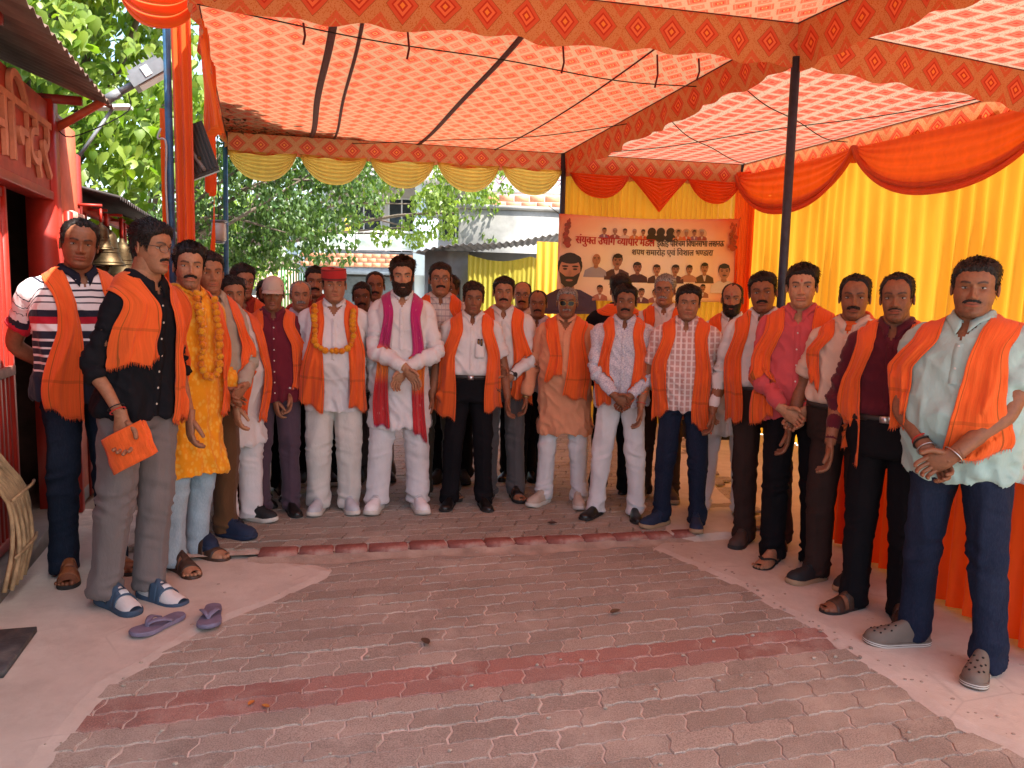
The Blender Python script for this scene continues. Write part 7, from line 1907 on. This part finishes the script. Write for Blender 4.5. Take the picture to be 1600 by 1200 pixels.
# ------------------------------------------------------------------ the men, one entry each
WHITE = cloth('white_cotton', (.62, .605, .61)); OFFW = cloth('off_white_drill', (.58, .55, .51)); KURTA = cloth('white_kurta_cotton', (.64, .62, .63))
BLACKC = cloth('black_shirt_cloth', (.010, .010, .013)); BLACKT = cloth('black_trouser_cloth', (.009, .008, .010)); GREYT = cloth('grey_trouser_cloth', (.165, .14, .135))
BROWNT = cloth('brown_chino', (.105, .048, .02)); DBROWN = cloth('dark_brown_trouser_cloth', (.038, .022, .019)); PURPT = cloth('purple_grey_trouser_cloth', (.075, .045, .065))
OLIVET = cloth('olive_trouser_cloth', (.07, .052, .035)); CHARC = cloth('charcoal_trouser_cloth', (.085, .075, .078)); DENIMD = cloth('dark_denim', (.010, .016, .030), 'denim')
DENIML = cloth('light_blue_denim', (.30, .40, .47), 'denim'); DENIMB = cloth('navy_denim', (.012, .017, .036), 'denim')
POLO = cloth('striped_polo_knit', (.5, .5, .5), 'polo'); YELLOWK = cloth('yellow_embroidered_kurta', (.80, .30, .01), 'brocade'); BEIGES = cloth('beige_grey_shirt_cloth', (.36, .31, .25))
MAROON = cloth('maroon_shirt_cloth', (.13, .010, .022)); MAROON2 = cloth('dark_maroon_shirt_cloth', (.085, .007, .016)); GCHECK = cloth('white_grey_checked_cloth', (.58, .55, .54), 'greycheck')
PEACHK = cloth('peach_kurta_cloth', (.62, .27, .15)); PRINT = cloth('floral_print_cloth', (.58, .57, .62), 'print'); PCHECK = cloth('pink_checked_cloth', (.50, .30, .28), 'check')
PINK = cloth('pink_red_shirt_cloth', (.52, .075, .085)); PEACHS = cloth('pale_peach_shirt_cloth', (.60, .44, .35)); AQUA = cloth('aqua_polo_knit', (.33, .46, .43))
PALEV = cloth('pale_violet_shirt_cloth', (.48, .44, .52)); REDC = cloth('red_shirt_cloth', (.30, .03, .02)); REDTOPI = cloth('red_felt', (.40, .022, .022)); BEIGECAP = cloth('beige_cap_twill', (.50, .38, .31))
SHW = mat('white_shoe', (.72, .70, .70), .6); SHG = mat('light_grey_knit', (.46, .47, .50), .8, bump=.3, bscale=400); SHB = mat('black_knit', (.014, .014, .016), .7); SHN = mat('navy_knit', (.012, .022, .055), .8, bump=.3, bscale=400)
SHBR = mat('brown_suede', (.062, .036, .03), .8, bump=.2, bscale=300); BRL = mat('tan_leather', (.23, .075, .025), .5, .25, 30); DBL = mat('dark_brown_leather', (.055, .028, .018), .5, .25, 30)
SOLEW = mat('pale_sole', (.60, .56, .50), .8); SOLET = mat('tan_sole', (.36, .24, .14), .8); SOLEB = mat('dark_sole', (.02, .018, .017), .8); CROC = mat('grey_brown_foam', (.155, .12, .095), .75)
BLUEF = mat('blue_foam', (.045, .085, .14), .7); SOCK = cloth('white_sock_knit', (.66, .64, .62)); SHBE = mat('beige_mesh_shoe', (.48, .38, .31), .85, bump=.3, bscale=400); HOLE = mat('dark_hole', (.01, .009, .008), .9)
BADGE = mat('white_badge', (.55, .60, .62), .6); LBLK = mat('polished_black_leather', (.012, .010, .010), .28, .15); REDTH = cloth('red_thread', (.55, .03, .02))

t = NT('magenta_red_stole'); u, v, _ = t.xyz(t.coord('UV'))
h_ = t.math('ABSOLUTE', t.math('SUBTRACT', t.math('MULTIPLY', v, 2), 1.0))      # 0 at the neck, 1 at both ends
base = t.ramp(h_, [(0, (.50, .010, .16)), (.50, (.50, .010, .15)), (.56, (.75, .17, .01)), (.70, (.78, .19, .01)), (.77, (.55, .012, .018)), (1.0, (.55, .012, .018))])
sp_ = t.vor(t.map(t.coord('UV'), (5, 26, 1)), 1.0); base = t.mix(t.ramp(sp_, [(.06, .75), (.13, 0)]), base, (.75, .5, .4))
wr = t.noise(t.map(t.coord('UV'), (12, 1.6, 1)), 4, 4, .6)
STOLE = t.bsdf(base, .6, 0, .35, t.bump(wr, .5, .016), .25, .12, base)

GREYH = ('grey_hair', (.12, .11, .10), .7); SALT = ('salt_pepper_hair', (.035, .03, .028), .55); BLK = ('black_hair', (.013, .010, .009)); DKB = ('brown_black_hair', (.026, .014, .009))
SKD, SKM, SKL, SKX = (.235, .100, .052), (.33, .155, .085), (.43, .225, .130), (.165, .068, .036)
def SC(z0, z1, x0=.145, x1=.145, w0=.19, w1=.18, **k): return dict(ze=(z0, z1), xb=(x0, x1), wb=(w0, w1), **k)
RZ = .04
MEN = [
 dict(label="man in navy, white and red striped polo with hands behind his back beside red gate", pos=(-2.22, 4.02), H=1.85, face=43, head=(-14, -4, 3), wd=1.14, belly=.06, wf=1.07, jaw=1.08, skin=SKD, hair='recede', hth=.014, hs=.93, hres=1.25, seed=11, vox=.0095,
      armR='back', armL='back', top=dict(mat=POLO, sleeve='short', hem=.86, polo=True, placket=False, vneck=1.375, colmat=cloth('navy_collar_knit', (.014, .016, .03))), pants=dict(mat=DENIMD, cut='jeans'), shoes=('sandal', [BRL, SOLEB]), scarf=SC(.80, .98, .105, .150, .19, .10, wt=.10), stubble=.35),
 dict(label="tall young man in black shirt, spectacles and grey trousers holding a folded orange cloth", pos=(-1.81, 3.62), H=1.82, tilt=4.6, face=64, head=(8, 0, 0), wd=.74, dp=.88, arm=.80, belly=.0, wf=.97, jaw=.95, skin=SKM, hair='full', hth=.026, hs=.89, hres=1.25, seed=12, vox=.0095, blades=700, moustache=.0022, stubble=.1, eye=.95, gaze=.4,
      armR=((.185, -.120, .885), (.35, .9, 0), (-.06, -.25, -1), (-.45, -1, .0), .62), armL='hangin', feet=[(-.085, .05, -4), (.085, -.03, 4)],
      top=dict(mat=BLACKC, sleeve='roll', hem=.86, flare=.006), pants=dict(mat=GREYT, cut='trouser', hemz=.05), shoes=('clog', [BLUEF, BLUEF, SOCK, BADGE]), scarf=SC(1.10, .84, .115, .150, .20, .12, wt=.125, mat=SCARF),
      extras=[('glasses',), ('holdcloth',), ('wrist', -1, REDTH, .93, .031, .004, 'wrist_thread', 2, .008), ('wrist', -1, SHB, .90, .031, .005, 'wrist_thread')]),
 dict(label="young man in long yellow kurta with marigold garland and light blue jeans", pos=(-1.76, 4.18), H=1.75, face=60, head=(-22, 0, 0), wd=.98, belly=.01, wf=.97, skin=SKL, hair='full', hth=.024, seed=13, hres=1.15, stubble=.8, moustache=.0028, blades=600,
      armR='hangin', armL='hang', feet=[(-.11, -.03, -10), (.11, .06, 10)], top=dict(mat=YELLOWK, hem=.50, flare=.055, collar='band', plz=1.15, slit=.82, sleeve='long', loose=True, name='kurta'), pants=dict(mat=DENIML, cut='jeans'), shoes=('sandal', [DBL, DBL]), scarf=SC(.90, .82, .17, .17, .14, .15),
      extras=[('loop', .052, 1.44, 1.02, .021, .045, 3)]),
 dict(label="man in beige-grey shirt and brown trousers with navy trainers, behind the yellow kurta", pos=(-1.74, 4.47), z=RZ, H=1.68, face=58, head=(-20, -2, 0), wd=1.05, belly=.04, wf=1.05, skin=SKM, hair='full', hth=.016, seed=14, armR='clasp2', armL='clasp',
      top=dict(mat=BEIGES, hem=.84, sleeve='long'), pants=dict(mat=BROWNT, cut='trouser'), shoes=('sneaker', [SHN, SHN, SHN]), scarf=SC(.70, .78, .15, .15, .17, .18, wt=.11)),
 dict(label="short man in white kurta and white pyjamas with black trainers, side fringe of black hair", pos=(-1.70, 4.82), z=RZ, H=1.55, face=56, head=(-24, -3, 0), wd=1.06, belly=.06, wf=1.07, jaw=1.07, skin=SKM, hair='full', hth=.018, part=-1, sweep=-1.2, seed=15, armR='hangin', armL='hang',
      top=dict(mat=KURTA, hem=.56, flare=.05, collar='band', plz=1.1, slit=.8, loose=True, name='kurta'), pants=dict(mat=KURTA, cut='pyjama'), shoes=('sneaker', [SHB, SOLEW, SHB]), scarf=SC(.74, .72, .15, .16, .20, .20, wt=.12)),
 dict(label="young man with spectacles and swept-up black hair looking past the capped man", pos=(-1.80, 5.24), z=RZ, H=1.63, face=30, head=(8, 0, 0), wf=.98, skin=SKM, hair='full', hth=.026, seed=16, vox=.014, stubble=.3, top=dict(mat=REDC, hem=.82), pants=dict(mat=BLACKT), shoes=('dress', [LBLK, SOLEB]), scarf=SC(.85, .85), extras=[('glasses',)]),
 dict(label="dark bearded man half hidden behind the beige cap", pos=(-1.775, 5.60), z=RZ, H=1.545, face=20, head=(0, 0, 0), wf=.98, skin=SKX, hair='full', hth=.012, seed=17, vox=.014, beard=.007, top=dict(mat=REDC, hem=.82), pants=dict(mat=BLACKT), shoes=('dress', [LBLK, SOLEB]), scarf=SC(.85, .85)),
 dict(label="man in beige baseball cap, maroon shirt and purple-grey trousers", pos=(-1.545, 5.08), z=RZ, H=1.555, face=17, head=(0, -4, 0), wd=1.0, belly=.02, wf=1.0, skin=SKD, hair='full', hth=.004, blades=30, seed=18, hres=1.1, stubble=.35, armR='hang', armL='hang', hs=.955,
      top=dict(mat=MAROON, hem=.82), pants=dict(mat=PURPT, cut='trouser'), shoes=('dress', [LBLK, SOLEB]), scarf=SC(.88, .93, .165, .165, .12, .12), extras=[('cap', BEIGECAP)]),
 dict(label="elderly man with grey hair and grey moustache between the beige cap and the red cap", pos=(-1.49, 5.52), z=RZ, H=1.54, face=15, head=(0, 2, 0), wf=1.05, skin=SKL, hair='thin', hairmat=GREYH, beardmat=hair_mat(*GREYH), hth=.008, seed=19, vox=.014, moustache=.006, mthk=1.1, top=dict(mat=PALEV, hem=.84), pants=dict(mat=DBROWN), shoes=('dress', [LBLK, SOLEB]), scarf=SC(.9, .9, .16, .16, .1, .1)),
 dict(label="man with moustache and full black hair looking over the grey-haired man's shoulder", pos=(-1.49, 5.92), z=RZ, H=1.65, face=12, head=(0, 0, 0), skin=SKM, hair='full', hth=.018, seed=20, vox=.014, moustache=.006, stubble=.3, top=dict(mat=REDC, hem=.82), pants=dict(mat=BLACKT), shoes=('sneaker', [SHB, SOLEW, SHB])),
 dict(label="stout man in red hill cap, white kurta and marigold garland with off-white trousers", pos=(-1.185, 5.17), z=RZ, H=1.625, face=12, head=(0, -2, 2), wd=1.12, belly=.08, hipw=1.07, wf=1.10, jaw=1.12, skin=SKM, hair='full', hth=.004, blades=30, seed=21, hres=1.2, vox=.0095, stubble=.1, cheek=1.3, hs=.955,
      armR='hangin', armL='hang', top=dict(mat=KURTA, hem=.72, flare=.025, sleeve='long', collar='band', plz=1.08, vneck=1.36, loose=True), pants=dict(mat=OFFW, cut='pyjama'), shoes=('sneaker', [SHG, SOLEW, SHG]), scarf=SC(.76, .74, .150, .145, .22, .15, wt=.10),
      extras=[('topi', REDTOPI), ('garland', .125, 1.43, 1.14, .021, .045, 4)]),
 dict(label="dark man with moustache behind the bearded man's shoulder, lower of the two faces there", pos=(-1.06, 5.66), z=RZ, H=1.54, face=10, head=(0, 0, 0), skin=SKX, hair='full', hth=.012, seed=22, vox=.014, moustache=.007, top=dict(mat=GCHECK, hem=.84), pants=dict(mat=CHARC), shoes=('dress', [LBLK, SOLEB])),
 dict(label="man with receding short hair behind the bearded man, higher of the two faces there", pos=(-1.08, 6.08), z=RZ, H=1.63, face=10, head=(0, 0, 0), skin=SKD, hair='recede', hth=.007, seed=23, vox=.014, moustache=.003, top=dict(mat=PALEV, hem=.84), pants=dict(mat=CHARC), shoes=('sneaker', [SHB, SOLEB, SHB])),
 dict(label="black-bearded man in white kurta with magenta and red stole, forearms crossed", pos=(-.765, 5.23), z=RZ, H=1.70, face=8, head=(2, -3, 0), wd=.95, belly=.0, wf=.99, skin=SKL, hair='full', hth=.030, hairmat=DKB, beardmat=hair_mat(*DKB), blades=750, seed=24, hres=1.2, vox=.0095, beard=.015, brow=1.2, eye=.9,
      armR='cross', armL='cross2', feet=[(-.14, 0, -16), (.14, .01, 16)], top=dict(mat=KURTA, hem=.57, flare=.045, sleeve='long', collar='band', plz=1.1, slit=.8, vneck=1.37, loose=True, name='kurta'), pants=dict(mat=KURTA, cut='pyjama', hemz=.05), shoes=('sneaker', [SHW, SOLEW, SHG]),
      scarf=SC(.60, .53, .125, .130, .125, .115, wt=.07, mat=STOLE), extras=[('wrist', -1, GOLD, .97, .032, .004, 'bangle')]),
 dict(label="man with spectacles and moustache in white and grey checked shirt, olive trousers", pos=(-.53, 5.60), z=RZ, H=1.69, face=6, head=(2, 0, 0), wd=1.05, belly=.05, wf=1.06, jaw=1.06, skin=SKM, hair='full', hth=.012, seed=25, hres=1.1, moustache=.006, armR='hang', armL='hang', top=dict(mat=GCHECK, hem=.84, sleeve='short'), pants=dict(mat=OLIVET), shoes=('sandal', [DBL, SOLEB]), scarf=SC(1.0, 1.10, .15, .15, .12, .12), extras=[('glasses',)]),
 dict(label="dark man in white shirt behind the two men in white shirts and orange scarves", pos=(-.455, 6.08), z=RZ, H=1.615, face=-5, head=(0, 0, -4), wd=1.05, skin=SKX, hair='full', hth=.015, seed=26, vox=.014, moustache=.004, stubble=.4, top=dict(mat=WHITE, hem=.84), pants=dict(mat=BLACKT), shoes=('sneaker', [SHB, SOLEB, SHB])),
 dict(label="man in white half-sleeve shirt with pen in pocket, black trousers and belt", pos=(-.30, 5.35), z=RZ, H=1.555, face=4, head=(0, -5, 0), wd=1.0, belly=.05, wf=1.0, skin=SKD, hair='full', hth=.018, part=-1, sweep=-1, hairmat=DKB, seed=27, hres=1.2, vox=.0095, stubble=.35, armR='hang', armL='hang', feet=[(-.13, 0, -14), (.13, .0, 14)],
      top=dict(mat=WHITE, tuck=True, sleeve='short', vneck=1.37), pants=dict(mat=BLACKT), shoes=('dress', [LBLK, SOLEB]), scarf=SC(.70, .76, .19, .185, .19, .18, wt=.105), extras=[('pocket', .060, 1.20, .066, .11, WHITE)]),
 dict(label="man with thick moustache in white full-sleeve shirt, grey trousers and black wristwatch", pos=(-.055, 5.60), z=RZ, H=1.60, face=2, head=(0, 0, 2), wd=1.06, belly=.03, wf=1.05, jaw=1.04, skin=SKM, hair='full', hth=.016, seed=28, hres=1.2, vox=.0095, moustache=.0065, cheek=1.2, armR='belly', armL='clasp', clasp_dz=.02,
      top=dict(mat=WHITE, hem=.86, sleeve='long', vneck=1.37), pants=dict(mat=CHARC), shoes=('sandal', [LBLK, SOLEB]), scarf=SC(.80, .78, .13, .15, .17, .22, wt=.10), extras=[('watch', 1, LEATHER, SHB)]),
 dict(label="bald man with spectacles behind the men at the banner's edge", pos=(.075, 6.22), z=RZ, H=1.58, face=-4, head=(0, 0, 0), skin=SKM, hair='bald', hth=.005, seed=29, vox=.014, moustache=.004, top=dict(mat=WHITE, hem=.84), pants=dict(mat=BLACKT), shoes=('dress', [LBLK, SOLEB]), extras=[('glasses',)]),
 dict(label="balding man with moustache in pale shirt, standing behind the man in sunglasses", pos=(.155, 5.90), z=RZ, H=1.515, face=-4, head=(0, 0, 0), wf=1.03, skin=SKD, hair='thin', hth=.005, seed=30, vox=.014, moustache=.0055, top=dict(mat=PALEV, hem=.84), pants=dict(mat=BLACKT), shoes=('dress', [LBLK, SOLEB]), scarf=SC(.92, .92, .16, .16, .1, .12)),
 dict(label="man in gold sunglasses and long peach kurta with white pyjamas", pos=(.375, 5.45), z=RZ, H=1.54, face=-8, head=(2, -3, 0), wd=1.05, belly=.07, wf=1.05, jaw=1.05, skin=SKD, hair='full', hth=.006, hairmat=SALT, seed=31, hres=1.2, vox=.0095, blades=150, moustache=.002, armR='hang', armL='hang', feet=[(-.15, .0, -30), (.13, .01, 10)],
      top=dict(mat=PEACHK, hem=.57, flare=.05, sleeve='long', collar='band', plz=1.12, slit=.8, vneck=1.36, loose=True, name='kurta', btn=PEACHK), pants=dict(mat=KURTA, cut='trouser', crease=False), shoes=('sneaker', [SHBE, SOLEW, SHBE]), scarf=SC(1.02, .86, .06, .11, .15, .24, wt=.11),
      extras=[('glasses', GOLD, True), ('wrist', -1, GOLD, .99, .03, .003, 'ring')]),
 dict(label="man in black shirt with his back turned before the banner", pos=(.765, 5.80), z=RZ, H=1.635, face=172, head=(10, 0, 0), wd=1.12, skin=SKD, hair='full', hth=.024, seed=32, vox=.013, top=dict(mat=BLACKC, hem=.84), pants=dict(mat=BLACKT), shoes=('dress', [LBLK, SOLEB]), scarf=SC(1.0, 1.0, .14, .14, .14, .14, wt=.13)),
 dict(label="man with moustache in pale floral print shirt and white trousers, hands clasped", pos=(.725, 5.17), z=RZ, H=1.555, face=-8, head=(2, -2, 0), wd=1.08, belly=.03, wf=1.02, skin=SKD, hair='full', hth=.022, part=-1, seed=33, hres=1.2, vox=.0095, moustache=.0065, armR='clasp', armL='clasp2', clasp_dz=-.01, feet=[(-.15, 0, -30), (.14, .01, 8)],
      top=dict(mat=PRINT, hem=.83, sleeve='long', vneck=1.37), pants=dict(mat=KURTA, cut='trouser', crease=False), shoes=('dress', [LBLK, SOLEB]), scarf=SC(.85, .90, .135, .125, .14, .14, wt=.085)),
 dict(label="tall grey-haired man with spectacles in white shirt before the banner", pos=(1.085, 5.68), z=RZ, H=1.645, face=-12, head=(-4, 0, -4), wf=.98, skin=SKM, hair='full', hairmat=GREYH, beardmat=hair_mat(*GREYH), hth=.014, seed=34, hres=1.1, vox=.012, moustache=.004, top=dict(mat=WHITE, hem=.84), pants=dict(mat=DBROWN), shoes=('sneaker', [SHBR, SOLET, SHBR]), scarf=SC(.95, .95, .14, .14, .13, .13), extras=[('glasses',)]),
 dict(label="man in pink checked half-sleeve shirt and black jeans with a hand in his pocket", pos=(1.115, 4.98), z=RZ, H=1.56, face=-14, head=(4, -3, 0), wd=1.08, belly=.04, wf=1.08, jaw=1.10, skin=SKM, hair='full', hth=.020, seed=35, hres=1.2, vox=.0095, stubble=.3, armR='hang', armL='pocket', feet=[(-.13, -.01, -40), (.12, .0, 4)],
      top=dict(mat=PCHECK, hem=.84, sleeve='short', vneck=1.37), pants=dict(mat=DENIMB, cut='jeans'), shoes=('sneaker', [SHN, SOLET, SHN]), scarf=SC(.80, .72, .165, .125, .16, .16, wt=.10), extras=[('wrist', -1, REDTH, .95, .031, .004, 'wrist_thread')]),
 dict(label="bearded man in white kurta and white trousers, half hidden beyond the pink checked shirt", pos=(1.49, 5.32), z=RZ, H=1.59, face=-16, head=(-2, 0, 2), skin=SKM, hair='thin', hth=.004, seed=36, vox=.012, beard=.010, tilak=(.45, .03, .02), feet=[(-.15, .0, -20), (.12, .0, 10)], top=dict(mat=KURTA, hem=.6, flare=.04, collar='band', name='kurta'), pants=dict(mat=KURTA, cut='trouser', crease=False), shoes=('sneaker', [SHW, SOLEW, SHG]), scarf=SC(.95, .95, .15, .15, .12, .12)),
 dict(label="man with moustache in white full-sleeve shirt, dark brown trousers and brown trainers", pos=(1.565, 4.74), tilt=-2.5, H=1.685, face=-24, head=(4, -2, 0), wd=1.04, belly=.05, wf=1.06, jaw=1.06, skin=SKD, hair='full', hth=.018, seed=37, hres=1.2, vox=.0095, moustache=.005, armR='hang', armL='hang', feet=[(-.10, .0, -12), (.12, .06, 6)],
      top=dict(mat=WHITE, tuck=True, sleeve='long', vneck=1.37), pants=dict(mat=DBROWN, cut='trouser'), shoes=('sneaker', [SHBR, SOLEB, SHBR]), scarf=SC(.80, .92, .165, .16, .17, .16, wt=.10)),
 dict(label="man in pink-red shirt and black trousers with a steel wristwatch, hands clasped", pos=(1.635, 4.38), tilt=-1.5, H=1.72, face=-26, head=(4, -2, 0), wd=1.06, belly=.02, wf=1.05, jaw=1.02, skin=SKL, hair='full', hth=.022, seed=38, hres=1.25, vox=.0095, stubble=.25, tilak=(.4, .05, .02), brow=1.1, armR='clasp', armL='clasp2', clasp_dz=-.01, feet=[(-.11, .0, -14), (.11, .03, 14)],
      top=dict(mat=PINK, hem=.85, sleeve='long', vneck=1.365), pants=dict(mat=BLACKT, cut='trouser'), shoes=('flip', [SOLEB, SOLEB]), scarf=SC(.84, .84, .18, .19, .15, .17, wt=.115), extras=[('watch', 1, STEEL, SHB)]),
 dict(label="man in pale peach half-sleeve shirt, scarf wound round his neck, dark brown trousers", pos=(1.76, 4.08), H=1.66, face=-36, head=(10, -2, 0), wd=1.0, belly=.06, wf=1.0, skin=SKD, hair='recede', hth=.014, seed=39, hres=1.2, vox=.0095, moustache=.005, armR='hang', armL='hang', feet=[(-.10, .0, -30), (.10, .06, -10)],
      top=dict(mat=PEACHS, tuck=True, sleeve='short', vneck=1.38), pants=dict(mat=DBROWN), shoes=('sneaker', [SHB, SOLET, SHB]), scarf=SC(1.12, .86, .16, .14, .10, .19, cowl=3, wt=.10), extras=[('wrist', -1, SHB, .93, .031, .004, 'wrist_thread')]),
 dict(label="slim man in dark maroon shirt, black trousers, belt and brown sandals", pos=(1.82, 3.70), H=1.66, face=-36, head=(8, -1, 0), wd=1.0, belly=.0, wf=.97, skin=SKD, hair='recede', hth=.012, seed=40, hres=1.25, vox=.0095, stubble=.45, moustache=.0012, mthk=.55, armR='hangin', armL='hangin', feet=[(-.12, -.01, -30), (.10, .0, 25)],
      top=dict(mat=MAROON2, tuck=True, sleeve='long', vneck=1.37, btn=MAROON2), pants=dict(mat=BLACKT, cut='trouser'), shoes=('strap', [DBL, SOLEB]), scarf=SC(.80, .76, .185, .16, .16, .16, wt=.115)),
 dict(label="burly man in aqua polo shirt and blue jeans with grey foam clogs, wearing bangles", pos=(1.885, 3.20), H=1.71, face=-46, head=(12, -2, 2), wd=1.22, belly=.09, dp=1.08, hipw=1.10, arm=1.15, wf=1.10, jaw=1.12, neck=1.15, skin=SKD, hair='full', hth=.016, seed=41, hres=1.35, vox=.0095, moustache=.003, mthk=.72, stubble=.45, cheek=1.2, armR='clasp2', armL='clasp', feet=[(-.16, .06, -44), (.15, .0, 4)],
      top=dict(mat=AQUA, hem=.80, sleeve='short', vneck=1.36, plz=1.2), pants=dict(mat=DENIMB, cut='jeans', wrinkle=1.3), shoes=('crocs', [CROC, CROC, HOLE, SOLEW]), shoe_scale=1.08, scarf=SC(1.00, .92, .19, .10, .14, .27, wt=.13),
      extras=[('wrist', -1, STEEL, .98, .036, .003, 'bangle'), ('wrist', -1, LEATHER, .92, .036, .007, 'bracelet'), ('wrist', -1, REDTH, .89, .036, .004, 'wrist_thread'), ('wrist', 1, STEEL, .99, .040, .003, 'bangle')]),
]
people = [make_person(m) for m in MEN]
